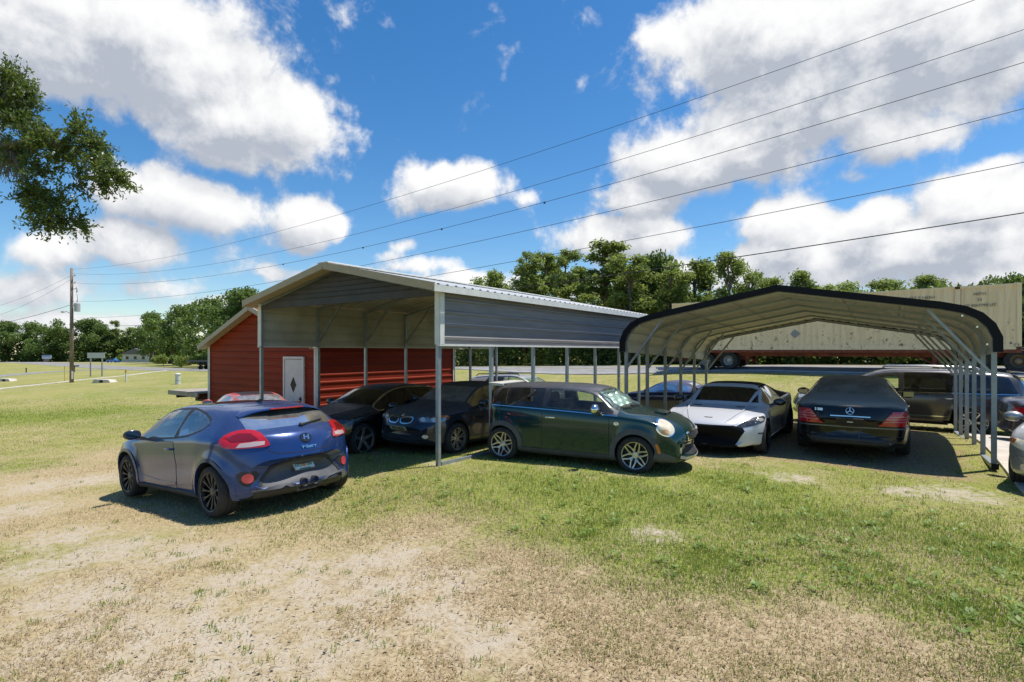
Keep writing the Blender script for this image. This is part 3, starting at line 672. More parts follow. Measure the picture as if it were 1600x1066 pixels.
class Car:
    def __init__(self, st, wb, rw=.32, ra=None, fb=.2, rb=.15, mats=None, upper=None, flare=.0, cab=None, up_lim=None, crown=.065):
        self.st = np.array(st, float); self.wb = wb; self.rw = rw; self.ra = ra or rw + .045; self.fb, self.rb = fb, rb
        self.mats = mats; self.upper = upper; self.flare = flare; self.cab = cab; self.crown = crown; self.cut = []; self.parts = []
        self.xf = self.st[-1, 0]; self.xr = self.st[0, 0]
        v, f, mi = self.loft(); self.v, self.f, self.mi = v, f, mi
        self.bvh = BVHTree.FromPolygons([Vector(p) for p in v], f)
    def S(self, x, col): return float(pchip(self.st[:, 0], self.st[:, col], np.array([x]))[0])
    def half(self, r, inset=0.0, floor=None):
        x, zb, zs, zt, w, wt = r
        if inset: zb = floor; zs -= .02; zt -= inset; w -= inset * 1.6; wt -= inset
        h = zs - zb; up = zt - zs; c = min(self.crown, up * .35) + .004
        sh = w * .972
        ctl = [(0, zb), (w * .8, zb), (w * .95, zb + min(.05, h * .2)), (w * .985, zb + .32 * h), (w, zb + .62 * h), (w * .995, zb + .85 * h), (sh, zs), (sh + (wt - sh) * .5 + .012, zs + (zt - c - zs) * .52), (wt, zt - c), (wt * .86, zt - c * .42), (wt * .5, zt - c * .10), (0, zt)]
        P = [np.array(p) for p in ctl]; P = [2 * P[0] - P[1]] + P + [np.array([-P[-2][0], P[-2][1]])]
        out = []
        for i in range(1, len(P) - 2):
            n = 4
            for k in range(n):
                t = k / n; p0, p1, p2, p3 = P[i - 1:i + 3]
                d1 = np.linalg.norm(p1 - p0) ** .5 + 1e-6; d2 = np.linalg.norm(p2 - p1) ** .5 + 1e-6; d3 = np.linalg.norm(p3 - p2) ** .5 + 1e-6
                m1 = d2 * ((p1 - p0) / d1 - (p2 - p0) / (d1 + d2) + (p2 - p1) / d2); m2 = d2 * ((p2 - p1) / d2 - (p3 - p1) / (d2 + d3) + (p3 - p2) / d3)
                out.append((2 * t**3 - 3 * t**2 + 1) * p1 + (t**3 - 2 * t**2 + t) * m1 + (-2 * t**3 + 3 * t**2) * p2 + (t**3 - t**2) * m2)
        out.append(P[-2]); out[0][0] = 0
        return out
    def warp(self, x, y, z):
        if x > self.xf - .8: t = (x - self.xf + .8) / .8; x -= self.fb * (abs(y) / .8) ** 2.2 * t * t
        elif x < self.xr + .8: t = (self.xr + .8 - x) / .8; x += self.rb * (abs(y) / .8) ** 2.2 * t * t
        if self.flare and abs(y) > .55 and z < .9:
            for cx in (self.wb / 2, -self.wb / 2):
                d = math.hypot(x - cx, z - self.rw); s = max(0.0, 1 - max(0, d - self.ra) / .17); y += math.copysign(self.flare * s * s * (3 - 2 * s), y)
        return (x, y, z)
    def loft(self, inset=0.0, x0=None, x1=None, floor=.42):
        x0 = self.xr if x0 is None else x0; x1 = self.xf if x1 is None else x1
        xs = np.unique(np.round(np.concatenate([np.linspace(x0, x1, 84 if not inset else 26), self.st[(self.st[:, 0] >= x0) & (self.st[:, 0] <= x1), 0]]), 4))
        xs = xs[np.concatenate([[True], np.diff(xs) > .012])]
        rows = np.stack([xs] + [pchip(self.st[:, 0], self.st[:, k], xs) for k in range(1, 6)], 1)
        v = []; f = []; mi = []; n = None
        for r in rows:
            h = self.half(r, inset, floor); full = h + [np.array([-p[0], p[1]]) for p in h[-2:0:-1]]; n = len(full)
            for p in full: v.append(self.warp(r[0], p[0], p[1]))
        jS = 6 * 4
        for i in range(len(rows) - 1):
            for j in range(n):
                f.append((i * n + j, i * n + (j + 1) % n, (i + 1) * n + (j + 1) % n, (i + 1) * n + j))
                jj = j if j < n / 2 else n - 1 - j
                m = 0
                if jj < 4: m = 1
                elif self.upper and jj >= jS + 1 and self.upper[0] < (rows[i][0] + rows[i + 1][0]) / 2 < self.upper[1] and rows[i][3] - rows[i][2] > .10: m = 2
                mi.append(3 if inset else m)
        for e in (0, len(rows) - 1):
            c = np.mean([v[e * n + j] for j in range(n)], axis=0); k = len(v); v.append(tuple(c))
            for j in range(n): f.append((e * n + j, e * n + (j + 1) % n, k)); mi.append(3 if inset else 0)
        return v, f, mi
    # -------- patches laid on the body: view 'L','R' (x,z)  'F','B' (y,z)  'T' (x,y)  or an azimuth in degrees with 3D points
    def proj(self, view):
        if view == 'L': return Vector((0, 1, 0)), lambda a, b: Vector((a, 0, b))
        if view == 'R': return Vector((0, -1, 0)), lambda a, b: Vector((a, 0, b))
        if view == 'F': return Vector((1, 0, 0)), lambda a, b: Vector((0, a, b))
        if view == 'B': return Vector((-1, 0, 0)), lambda a, b: Vector((0, a, b))
        if view == 'T': return Vector((0, 0, 1)), lambda a, b: Vector((a, b, 0))
        t = rad(view); return Vector((math.cos(t), math.sin(t), 0)), lambda a, b: Vector((-math.sin(t) * a, math.cos(t) * a, b))
    def hit(self, view, a, b, far=6.0):
        d, m = self.proj(view); o = m(a, b) + d * far
        loc, nor, i, _ = self.bvh.ray_cast(o, -d)
        if loc is None:
            loc, nor, i, _ = self.bvh.find_nearest(m(a, b) + d * (1.0 if view in ('L', 'R', 'T') else 2.1))
        if nor.dot(d) < 0: nor = -nor
        return loc, nor
    def patch(self, view, poly, off=.003, step=.045, skirt=.012, lift=None):
        if not isinstance(view, str) and len(poly[0]) == 3:
            t = rad(view); poly = [(-math.sin(t) * p[0] + math.cos(t) * p[1], p[2]) for p in poly]
        poly = [np.array(p, float) for p in poly]; B = []
        for i in range(len(poly)):
            a, b = poly[i], poly[(i + 1) % len(poly)]; n = max(1, int(np.linalg.norm(b - a) / step))
            B += [a + (b - a) * k / n for k in range(n)]
        nb = len(B); bb0 = np.min(B, 0); bb1 = np.max(B, 0); pts = [Vector(p) for p in B]; PL = [tuple(p) for p in B]
        for gx_ in np.arange(bb0[0] + step * .5, bb1[0], step):
            for gy_ in np.arange(bb0[1] + step * .5, bb1[1], step):
                if inpoly((gx_, gy_), PL) and min(abs(gx_ - p[0]) + abs(gy_ - p[1]) for p in PL) > step * .5: pts.append(Vector((gx_, gy_)))
        r = delaunay_2d_cdt(pts, [(i, (i + 1) % nb) for i in range(nb)], [], 0, 1e-6)
        P2 = r[0]; F = [f for f in r[2] if inpoly(tuple(np.mean([P2[i][:] for i in f], axis=0)), PL)]
        V = []; NR = []
        for p in P2:
            loc, nor = self.hit(view, p[0], p[1]); o = off if lift is None else off + lift(p[0], p[1]); V.append(loc + nor * o); NR.append(nor)
        F = [tuple(f) for f in F]; ec = {}
        for f in F:
            for i in range(len(f)):
                e = (f[i], f[(i + 1) % len(f)]); k = tuple(sorted(e)); ec.setdefault(k, []).append(e)
        mp = {}
        for k, es in list(ec.items()):
            if len(es) == 1:
                a, b = es[0]
                for q in (a, b):
                    if q not in mp: mp[q] = len(V); V.append(V[q] - NR[q] * (skirt + off))
                F.append((b, a, mp[a], mp[b]))
        return V, F
    def add(self, name, view, poly, m, off=.003, parent=None, step=.045, rnd=0, both=False, skirt=.012, lift=None):
        if rnd: poly = chaikin(poly, rnd)
        V, F = self.patch(view, poly, off, step, skirt, lift); out = []
        out.append(self._link(name, V, F, m, parent if not isinstance(parent, (tuple, list)) else parent[0]))
        if both:
            V2 = [(p[0], -p[1], p[2]) for p in V]; out.append(self._link(name, V2, [tuple(reversed(f)) for f in F], m, parent if not isinstance(parent, (tuple, list)) else parent[1]))
        return out
    def _link(self, name, V, F, m, parent):
        o = mobj(name, V, F, m, parent or self.root, smooth=True, sharp=50); return o
    def line(self, name, view, pts, w, m, off=.003, parent=None, both=False, closed=False):
        pts = [np.array(p, float) for p in pts]; L = []; 
        seq = list(zip(pts[:-1], pts[1:])) + ([(pts[-1], pts[0])] if closed else [])
        for a, b in seq:
            n = max(1, int(np.linalg.norm(b - a) / .05)); L += [a + (b - a) * k / n for k in range(n)]
        if not closed: L.append(pts[-1])
        V = []; F = []; n = len(L)
        for i in range(n):
            a = L[i - 1] if (i > 0 or closed) else L[i]; b = L[(i + 1) % n] if (i < n - 1 or closed) else L[i]; t = b - a; t /= np.linalg.norm(t) + 1e-9; nn_ = np.array([-t[1], t[0]]) * w / 2
            for s, o in ((-1, -.004), (-1, off), (1, off), (1, -.004)):
                q = L[i] + nn_ * s; loc, nor = self.hit(view, q[0], q[1]); V.append(loc + nor * o)
        for i in range(n if closed else n - 1):
            k = ((i + 1) % n) * 4
            for j in range(3): F.append((i * 4 + j, i * 4 + j + 1, k + j + 1, k + j))
        out = [self._link(name, V, F, m, parent[0] if isinstance(parent, (list, tuple)) else parent)]
        if both: out.append(self._link(name, [(p[0], -p[1], p[2]) for p in V], [tuple(reversed(f)) for f in F], m, parent[1] if isinstance(parent, (list, tuple)) else parent))
        return out
    def side_poly(self, x0, x1, lo=.035, hi=.075, n=14, rake0=0.0, rake1=0.0):
        b = []; t = []
        for x in np.linspace(x0, x1, n):
            zs = self.S(x, 2) + lo; zt = self.S(x, 3) - hi
            if zt - zs > .03: b.append((x, zs)); t.append((x, zt))
        if rake0: t = [p for p in t if p[0] >= x0 + rake0]
        if rake1: t = [p for p in t if p[0] <= x1 - rake1]
        return b + t[::-1]
    def front_poly(self, xa, xb, m=.06, ea=.02, eb=.03, n=7):          # windscreen or rear window between stations xa (low) and xb (high)
        L = []; 
        for x in np.linspace(xa, xb, n): L.append((self.S(x, 5) - m - (.03 if x == xb else 0), self.S(x, 3)))
        L[0] = (L[0][0], L[0][1] + ea); L[-1] = (L[-1][0], L[-1][1] - eb)
        # dome the lower and upper edges slightly
        y0, z0 = L[0]; y1, z1 = L[-1]
        lowr = [(y0 * s, z0 - .0 + .012 * (1 - s * s)) for s in (-.6, -.2, .2, .6)]; upr = [(y1 * s, z1 + .015 * (1 - s * s)) for s in (.6, .2, -.2, -.6)]
        return [(-L[0][0], L[0][1])] + lowr + L + upr + [(-p[0], p[1]) for p in L[::-1]][:-1]
    def window(self, name, view, poly, m, frame=.02, see=True, parent=None, both=False, cutx=None):
        self.add(name, view, poly, m, .003, parent, both=both)
        if see:
            self.cut.append((view, shrink(poly, frame), cutx))
            if both: self.cut.append(('R' if view == 'L' else 'L', shrink(poly, frame), cutx))
    def finish(self, root):
        mats = self.mats; dg = bpy.context.evaluated_depsgraph_get
        body = mobj('body', self.v, self.f, mats, root, True, self.mi); fixn(body); self.body = body; tmp = []
        def cutter(V, F, mi):
            o = mobj('cutter', V, F, mats, None, False, mi); fixn(o); tmp.append(o)
            md = body.modifiers.new('b', 'BOOLEAN'); md.operation = 'DIFFERENCE'; md.object = o; md.solver = 'EXACT'
        for cx in (self.wb / 2, -self.wb / 2):
            for s in (1, -1):
                b = MB(); b.lathe([(s * .48, .001), (s * .48, self.ra), (s * 1.3, self.ra), (s * 1.3, .001)], 40, 1, 'Y', (cx, 0, self.rw + .01)); cutter(b.v, b.f, [1] * len(b.f))
        if self.cab:
            v, f, mi = self.loft(.05, self.cab[0], self.cab[1], self.cab[2] if len(self.cab) > 2 else .42); cutter(v, f, mi)
            for view, poly, cx in self.cut:
                b = MB()
                if view in ('L', 'R'): s = 1 if view == 'L' else -1; b.prism(poly, s * .25, s * 1.4, 'Y', 2 if self.upper else 0)
                else: b.prism(poly, *(cx or ((.2, 3) if view == 'F' else (-3, -.2))), 'X', 2 if self.upper else 0)
                cutter(b.v, b.f, b.m)
        me = bpy.data.meshes.new_from_object(body.evaluated_get(dg()))
        body.modifiers.clear(); old = body.data; body.data = me; bpy.data.meshes.remove(old)
        for o in tmp: d = o.data; bpy.data.objects.remove(o); bpy.data.meshes.remove(d)
        me.polygons.foreach_set('use_smooth', [True] * len(me.polygons)); me.set_sharp_from_angle(angle=rad(38)); me.name = 'body'
        return body
def wheel(parent, x, y, r, width, style, rmat, rim_r=None, tilt=0.0, steer=0.0, n=5, proto={}):
    rim_r = rim_r or r * .70; s = 1 if y > 0 else -1; key = (r, width, style, rmat.name, rim_r, n)
    if key in proto: t0 = proto[key]; t = copy_tree(t0, parent)
    else:
        h = width / 2
        b = MB(); b.lathe([(-h, rim_r * .5), (-h * .7, rim_r * .97), (h * .2, rim_r * .96), (h * .1, rim_r * .5), (h * .1, .001)], 40)      # barrel and brake
        b.lathe([(h * .25, .001), (h * .25, rim_r * .62), (h * .12, rim_r * .64)], 32)
        t = b.build('wheel', [mat('wheel_barrel', (.02, .02, .02), .6, .3)], parent, True, 40)
        b = MB(); b.lathe([(-h * .95, rim_r), (-h, rim_r + .01), (-h * .98, (r + rim_r) / 2), (-h * .82, r * .972), (-h * .6, r * .995), (-h * .3, r), (-h * .28, r - .008), (-h * .22, r - .008), (-h * .2, r), (h * .2, r), (h * .22, r - .008), (h * .28, r - .008), (h * .3, r), (h * .6, r * .995), (h * .82, r * .972), (h * .98, (r + rim_r) / 2), (h, rim_r + .012), (h * .93, rim_r)], 48)
        b.build('tyre', [RUBBER], t, True, 50)
        b = MB(); R = rim_r; hf = h * .92
        b.lathe([(hf * .55, R * .93), (hf, R * .945), (hf + .004, R * .985), (hf * .92, R + .004), (hf * .5, R)], 48)
        def spoke(a0, a1, w0, w1, r0=.16, r1=.95, d0=.55, d1=.90):
            q = []
            for (rr, a, w, d) in ((r0, a0, w0, d0), (r0 + (r1 - r0) * .5, (a0 + a1) / 2, (w0 + w1) / 2, d0 + (d1 - d0) * .62), (r1, a1, w1, d1)):
                c = Vector((math.cos(a), 0, math.sin(a))); tt = Vector((-math.sin(a), 0, math.cos(a))); p = c * rr * R
                for e, dd in ((-w, d * hf - .018), (-w * .75, d * hf), (w * .75, d * hf), (w, d * hf - .018)): q.append(p + tt * e * R + Vector((0, dd, 0)))
            fs = [(i * 4 + j, (i + 1) * 4 + j, (i + 1) * 4 + j + 1, i * 4 + j + 1) for i in range(2) for j in range(3)]
            b.add(q, fs)
        for i in range(n):
            a = 2 * math.pi * i / n + .35
            if style == 'single': spoke(a, a, .15, .12)
            elif style == 'twin': spoke(a - .10, a - .17, .055, .06); spoke(a + .10, a + .17, .055, .06)
            elif style == 'star': spoke(a, a - .42, .05, .07); spoke(a, a + .42, .05, .07); spoke(a, a, .12, .04, .12, .5)
            elif style == 'multi': spoke(a, a + .0, .035, .04); spoke(a, a + .16, .03, .028, .45, .95, .72, .88)
        b.lathe([(.52 * hf, R * .27), (.66 * hf, R * .22), (.72 * hf, R * .10), (.72 * hf, .001)], 24)
        for i in range(5):
            a = 2 * math.pi * i / 5; b.lathe([(.60 * hf, R * .035), (.70 * hf, R * .03), (.70 * hf, .001)], 8, 0, 'Y', (R * .17 * math.cos(a), 0, R * .17 * math.sin(a)))
        b.build('rim', [rmat], t, True, 35)
        proto[key] = t
    t.location = (x, y, r - .006); t.rotation_euler = (0, random.uniform(0, 6), (0 if s > 0 else math.pi) + steer)
    return t
def seats(car, xs, w=.46, y=.36, z=.40, m=None, back=.62, bench=None, par=None):
    for x in xs:
        for s in (1, -1):
            b = MB(); b.box((x, s * y, z), (.48, w, .16), bev=.05)
            b.box((x - .27, s * y, z + .08 + back / 2), (.14, w * .95, back), 0, Matrix.Rotation(-.25, 3, 'Y'), .05)
            b.box((x - .38, s * y, z + back + .17), (.10, w * .6, .17), 0, Matrix.Rotation(-.2, 3, 'Y'), .04)
            b.build('seat', [m or CABIN], car.root, True, 40)
    if bench:
        b = MB(); b.box((bench, 0, z), (.45, 1.15, .16), bev=.05); b.box((bench - .27, 0, z + .36), (.14, 1.15, .56), 0, Matrix.Rotation(-.3, 3, 'Y'), .05)
        for s in (-.33, .33): b.box((bench - .38, s, z + .70), (.10, .28, .13), 0, None, .04)
        b.build('rear_bench', [m or CABIN], car.root, True, 40)
def dash(car, x, z=.86, w=1.25, wheel_y=.36, m=None):
    b = MB(); b.box((x, 0, z - .12), (.42, w, .2), 0, None, .06); b.build('dashboard', [m or CABIN], car.root, True, 40)
    b = MB(); pts = [Vector((0, .185 * math.cos(t), .185 * math.sin(t))) for t in np.linspace(0, 2 * math.pi, 25)]; M = Matrix.Translation((x - .36, wheel_y, z - .06)) @ Matrix.Rotation(-.35, 4, 'Y')
    b.tube([M @ p for p in pts], .017, 6, cap=False); b.beam(M @ Vector((0, -.17, 0)), M @ Vector((0, .17, 0)), .03, .03); b.build('steering_wheel', [CABIN], car.root, True, 40)
def mirror(car, x, z, m, s, arm=BPLAST, size=(.09, .13, .085), out=.09, gm=None):
    loc, nor = car.hit('L' if s > 0 else 'R', x, z); y = loc.y
    b = MB(); b.ball((x, y + s * (out + .07), z + .05), size, 8); o = b.build('mirror', [m], car.root, True)
    for q in o.data.vertices:
        if q.co.x < x - .03: q.co.x = x - .03 + (q.co.x - x + .03) * .15
    b = MB(); b.beam((x + .02, y - s * .03, z - .03), (x + .01, y + s * (out + .05), z + .03), .05, .035); b.build('arm', [arm], o)
    b = MB(); b.box((x - .045, y + s * (out + .07), z + .05), (.004, size[1] * 1.45, size[2] * 1.3)); b.build('glass', [MIRG], o)
    return o
def handle(car, x, z, m, s, L=.17, parent=None, h=.03):
    loc, nor = car.hit('L' if s > 0 else 'R', x, z)
    b = MB(); b.box((x, loc.y + s * .028, z), (L, .022, h), 0, None, .009); b.box((x - L * .42, loc.y + s * .012, z), (.03, .04, h * .8)); b.box((x + L * .42, loc.y + s * .012, z), (.03, .04, h * .8))
    return b.build('handle', [m], parent or car.root, True, 40)
def frame_at(car, view, a, b, off=.006):                   # a matrix whose Z leaves the body surface there, X runs to the viewer's right
    loc, nor = car.hit(view, a, b); d, _ = car.proj(view)
    z = nor.normalized(); x = Vector((0, 0, 1)).cross(z).normalized(); y = z.cross(x)
    return BASIS(x, y, z, loc + z * off)
def place(car, x, y, deg, z=None):
    gz = H1(x, y) if z is None else z
    c, s = math.cos(rad(deg)), math.sin(rad(deg)); h = car.wb / 2
    za, zb_ = H1(x + c * h, y + s * h), H1(x - c * h, y - s * h)
    if z is None: gz = (za + zb_) / 2
    car.root.location = (x, y, gz); car.root.rotation_euler = (0, -math.atan2(za - zb_, car.wb), rad(deg))

def arch_ring(cx, rw, r0, r1, a0, a1, n=22):
    A = np.radians(np.linspace(a0, a1, n)); o = [(cx + r1 * math.cos(t), rw + r1 * math.sin(t)) for t in A]; i = [(cx + r0 * math.cos(t), rw + r0 * math.sin(t)) for t in A]
    return o + i[::-1]
def ell(cx, cz, rx, rz, n=24, rot=0.0):
    return [(cx + rx * math.cos(t) * math.cos(rot) - rz * math.sin(t) * math.sin(rot), cz + rx * math.cos(t) * math.sin(rot) + rz * math.sin(t) * math.cos(rot)) for t in np.linspace(0, 2 * math.pi, n, endpoint=False)]
def door_set(car, name, x0, x1, z0, side, pm, hx=None, hm=None, hz=None, z1=None, hL=.17):
    # a door skin: proud of the body by 4 mm inside a dark shut line
    poly = []
    zt = lambda x: (car.S(x, 2) - .01) if z1 is None else z1
    xs = np.linspace(x0, x1, 9)
    poly = [(x, z0) for x in xs] + [(x, zt(x)) for x in xs[::-1]]
    d = car.add(name, side, poly, pm, .004, skirt=.006)[0]
    car.line('shut_line', side, shrink(poly, -.004), .010, DARK, .0015, d, closed=True)
    if hx is not None: handle(car, hx, hz or (zt(hx) - .09), hm or pm, 1 if side == 'L' else -1, hL, d)
    return d
def plate(car, view, a, z, m, w=.305, h=.155, s='', ink=INK, size=.10, off=.012):
    M = frame_at(car, view, a, z, off); b = MB(); b.box((0, 0, 0), (w, h, .008), 0, None, .003); o = b.build('number_plate', [m], car.root); o.matrix_local = M
    b = MB()
    for (x, y, ww, hh) in ((0, h / 2 - .004, w, .006), (0, -h / 2 + .004, w, .006), (-w / 2 + .004, 0, .006, h), (w / 2 - .004, 0, .006, h)): b.box((x, y, .005), (ww, hh, .004))
    b.build('plate_frame', [BPLAST], o)
    if s: text_mesh('lettering', s, size, ink, o, Matrix.Translation((0, -h * .06, .006)), .0015, .002)
    return o

# ---- blue hatchback, rear three-quarter view, nearest car
def make_blue_hatchback():
    pm = paint('dusty_blue_paint', (.014, .046, .175), .42, .12, .16, (.15, .165, .215), .14, .6)
    st = [(-2.05, .34, .60, .70, .66, .55), (-2.02, .28, .70, .83, .76, .58), (-1.95, .24, .86, .985, .83, .62), (-1.80, .21, .935, 1.06, .865, .64), (-1.55, .20, .96, 1.215, .885, .63), (-1.30, .19, .965, 1.325, .895, .60), (-1.0, .18, .965, 1.372, .895, .585), (-.5, .17, .945, 1.40, .88, .59), (0, .17, .925, 1.40, .875, .60), (.35, .17, .91, 1.372, .875, .61), (.7, .17, .895, 1.275, .875, .63), (1.0, .17, .88, 1.12, .88, .67), (1.25, .17, .865, .99, .885, .70), (1.5, .18, .83, .925, .885, .66), (1.8, .20, .75, .85, .86, .62), (2.0, .22, .65, .74, .78, .56), (2.12, .26, .55, .62, .66, .5), (2.17, .32, .48, .52, .5, .4)]
    car = Car(st, 2.65, .325, .372, .30, .34, [pm, DARK, pm, CABIN], None, .030, (-1.75, 1.18))
    car.root = R = root('blue_hatchback', 'dusty blue hatchback seen from behind, parked in full sun on the sandy grass', 'car')
    for s in ('L', 'R'):
        fp = car.side_poly(-.20, 1.10, .03, .07); rp = car.side_poly(-.92, -.25, .05, .085, rake0=.10)
        rp = [(x, z + max(0, (-.45 - x)) * .16 if i < len(rp) / 2 else z) for i, (x, z) in enumerate(rp)]
        car.line('window_seal', s, [(-.23, .955), (.40, .925), (1.10, .885), (.74, 1.175), (.49, 1.28), (.20, 1.33), (-.23, 1.34), (-.45, 1.32), (-.67, 1.283), (-.92, 1.215), (-1.01, 1.145), (-.91, 1.072), (-.62, .995)], .022, BPLAST, .002, closed=True); car.add('b_pillar', s, [(-.29, .95), (-.16, .95), (-.15, 1.345), (-.29, 1.345)], BPLAST, .0025)
        fp = [(-.20, .965), (.40, .935), (1.06, .905), (1.02, .955), (.72, 1.165), (.48, 1.265), (.20, 1.315), (-.18, 1.325)]
        rp = chaikin([(-.26, .97), (-.62, 1.01), (-.90, 1.085), (-.99, 1.145), (-.90, 1.205), (-.66, 1.27), (-.45, 1.305), (-.26, 1.32)], 1)
        GV = glass('hatchback_glass', (.74, .84, .80), .26, .16); car.window('door_window', s, fp, GV, .012); car.window('quarter_window', s, rp, GV, .012)
        car.add('door', s, [(-.28, .27), (.90, .27), (.95, .60), (.93, .88), (.4, .885), (-.22, .90), (-.33, .60)], pm, .004, skirt=.006)
        d = R.children[-1]; car.line('shut_line', s, [(-.28, .27), (.90, .27), (.95, .60), (.93, .88), (.4, .885), (-.22, .90), (-.33, .60)], .010, DARK, .0025, d, closed=True)
        handle(car, -.12, .80, pm, 1 if s == 'L' else -1, .17, d)
        car.line('door_crease', s, [(-.28, .34), (.2, .33), (.88, .37)], .02, pm, .010, d)
        car.add('side_skirt', s, [(-.96, .185), (.96, .185), (.96, .25), (-.94, .262)], GPLAST, .022, skirt=.03)
        for cx in (1.325, -1.325):
            car.add('wheel_arch', s, arch_ring(cx, .335, .366, .408, -14, 196), pm, .012, skirt=.02)
        car.add('headlight', 28 if s == 'L' else -28, [(2.0, .42 * (1 if s == 'L' else -1), .66), (1.62, .80 * (1 if s == 'L' else -1), .80), (1.75, .80 * (1 if s == 'L' else -1), .66), (2.05, .5 * (1 if s == 'L' else -1), .58)], CLEARL, .004)
        mirror(car, .82, .93, mat('mirror_black', (.02, .02, .022), .2, coat=1.0), 1 if s == 'L' else -1, size=(.085, .115, .075))
        e = 1 if s == 'L' else -1
        # teardrop tail lamp wrapping the corner: red body, clear band below
        az = 180 - 42 * e
        red = chaikin([(-1.53, .885 * e, .95), (-1.63, .865 * e, 1.035), (-1.76, .785 * e, 1.075), (-1.87, .68 * e, 1.065), (-1.94, .595 * e, 1.01), (-1.985, .53 * e, .93), (-1.995, .50 * e, .858), (-1.90, .70 * e, .855), (-1.76, .83 * e, .858), (-1.62, .88 * e, .885)], 1)
        t = car.add('tail_light', az, red, REDL, .016, skirt=.03)[0]
        car.add('lens_core', az, [(-1.64, .865 * e, .985), (-1.76, .79 * e, 1.03), (-1.86, .69 * e, 1.02), (-1.92, .62 * e, .96), (-1.88, .68 * e, .94), (-1.72, .83 * e, .94)], mat('deep_red_lens', (.16, .003, .006), .15, coat=1.0), .019, t)
        car.add('reverse_lens', az, [(-1.97, .565 * e, .925), (-1.965, .565 * e, .882), (-1.90, .70 * e, .868), (-1.78, .815 * e, .872), (-1.80, .78 * e, .915), (-1.90, .66 * e, .93)], mat('pinkish_clear_lens', (.55, .42, .42), .12, coat=1.0), .018, t)
        # bumper recess with round red reflector
        r = car.add('bumper_recess', 'B', chaikin([(e * .52, .56), (e * .79, .585), (e * .75, .42), (e * .67, .37), (e * .60, .43)], 1), BPLAST, .004)[0]
        car.add('reflector', 'B', ell(e * .675, .485, .056, .058), REDM, .016, r)
        wheel(R, 1.325, e * .80, .325, .225, 'multi', ALLOYG, .245, n=11); wheel(R, -1.325, e * .80, .325, .235, 'multi', ALLOYG, .245, n=11)
    car.window('windscreen', 'F', car.front_poly(1.2, .45, .05), GLASS, .03)
    car.window('rear_window', 'B', car.front_poly(-1.80, -1.42, .045, .0, .01), GLASSDUST, .035, cutx=(-3, -1.0))
    # tailgate spoiler
    b = MB(); ny = 14; rows = []
    for i, (x, dz) in enumerate(((-1.16, .004), (-1.35, .016), (-1.50, .014), (-1.575, .0), (-1.58, -.018), (-1.48, -.022), (-1.3, -.02))):
        for j in range(ny + 1):
            t = j / ny * 2 - 1; xx = x + .12 * t * t * (0 if i == 0 else 1); zz = 1.352 + dz - (x + 1.16) * -.085 - .075 * t ** 4 - .012 * t * t - (0 if i < 5 else .0)
            rows.append((xx, t * .585, zz))
    fs = [(i * (ny + 1) + j, i * (ny + 1) + j + 1, (i + 1) * (ny + 1) + j + 1, (i + 1) * (ny + 1) + j) for i in range(6) for j in range(ny)]
    b.add(rows, fs); sp = b.build('spoiler', [pm], R, True, 40)
    b = MB(); b.box((-1.565, 0, 1.307), (.03, .46, .022), 0, None, .006); b.build('brake_light', [REDL], sp)
    b = MB(); b.prism([(-.92, 1.37), (-.72, 1.38), (-.88, 1.43), (-.93, 1.43)], -.012, .012, 'Y'); b.build('antenna_fin', [BPLAST], R)
    # sunroof glass, badge, script, wiper
    car.add('glass_roof', 'T', [(-.75, -.46), (.25, -.48), (.25, .48), (-.75, .46)], mat('roof_glass', (.02, .024, .04), .12, coat=.6), .003, step=.08)
    car.line('hatch_shut_line', 'B', [(.50, .88), (.46, .80), (.36, .755), (0, .74), (-.36, .755), (-.46, .80), (-.50, .88)], .010, DARK, .0015)
    M = frame_at(car, 'B', 0, .915, .004); b = MB()
    b.lathe([(0, .001), (.008, .001), (.010, .06), (0, .066)], 24, 0, 'Z'); o = b.build('badge', [mat('badge_black', (.01, .01, .012), .2, coat=1)], R, True, 40); o.matrix_local = M @ Matrix.Diagonal((1.25, 1, 1, 1))
    o2 = text_mesh('emblem', 'H', .095, CHROME, o, Matrix.Translation((0, 0, .011)) @ Matrix.Shear('XZ', 4, (0, 0)) @ Matrix(((1, .3, 0, 0), (0, 1, 0, 0), (0, 0, 1, 0), (0, 0, 0, 1))), .003, .003)
    M = frame_at(car, 'B', -.02, .80, .004); text_mesh('script', 'Veloster', .062, CHROME, R, M, .002, .002)
    b = MB(); p0, n0 = car.hit('B', -.05, 1.06); p1, n1 = car.hit('B', -.42, 1.10); b.beam(p0 + n0 * .025, p1 + n1 * .02, .03, .015); b.ball(p0 + n0 * .02, (.03, .03, .03), 6); b.build('rear_wiper', [BPLAST], R)
    # bumper insert, plate, exhausts, diffuser
    ins = chaikin([(.58, .30), (.50, .45), (.38, .575), (.20, .635), (-.20, .635), (-.38, .575), (-.50, .45), (-.58, .30)], 1)
    car.add('bumper_insert', 'B', ins, GPLAST, .004)
    car.line('insert_edge', 'B', [(.61, .27), (.53, .44), (.40, .595), (.21, .655), (-.21, .655), (-.40, .595), (-.53, .44), (-.61, .27)], .035, BPLAST, .012)
    o = plate(car, 'B', 0, .545, PLATEW, s='', off=.02)
    text_mesh('lettering', 'IVU', .062, INKG, o, Matrix.Translation((-.082, -.012, .006)), .001, .001); text_mesh('lettering', '08F', .062, INKG, o, Matrix.Translation((.085, -.012, .006)), .001, .001)
    b = MB(); b.lathe([(0, .001), (.003, .001), (.003, .024), (0, .026)], 16, 0, 'Z', (0, -.012, .004)); b.build('orange_emblem', [ORANGE], o)
    b = MB(); b.box((0, .058, .005), (.20, .02, .002)); b.box((0, -.062, .005), (.16, .012, .002)); b.build('plate_band', [INKG], o)
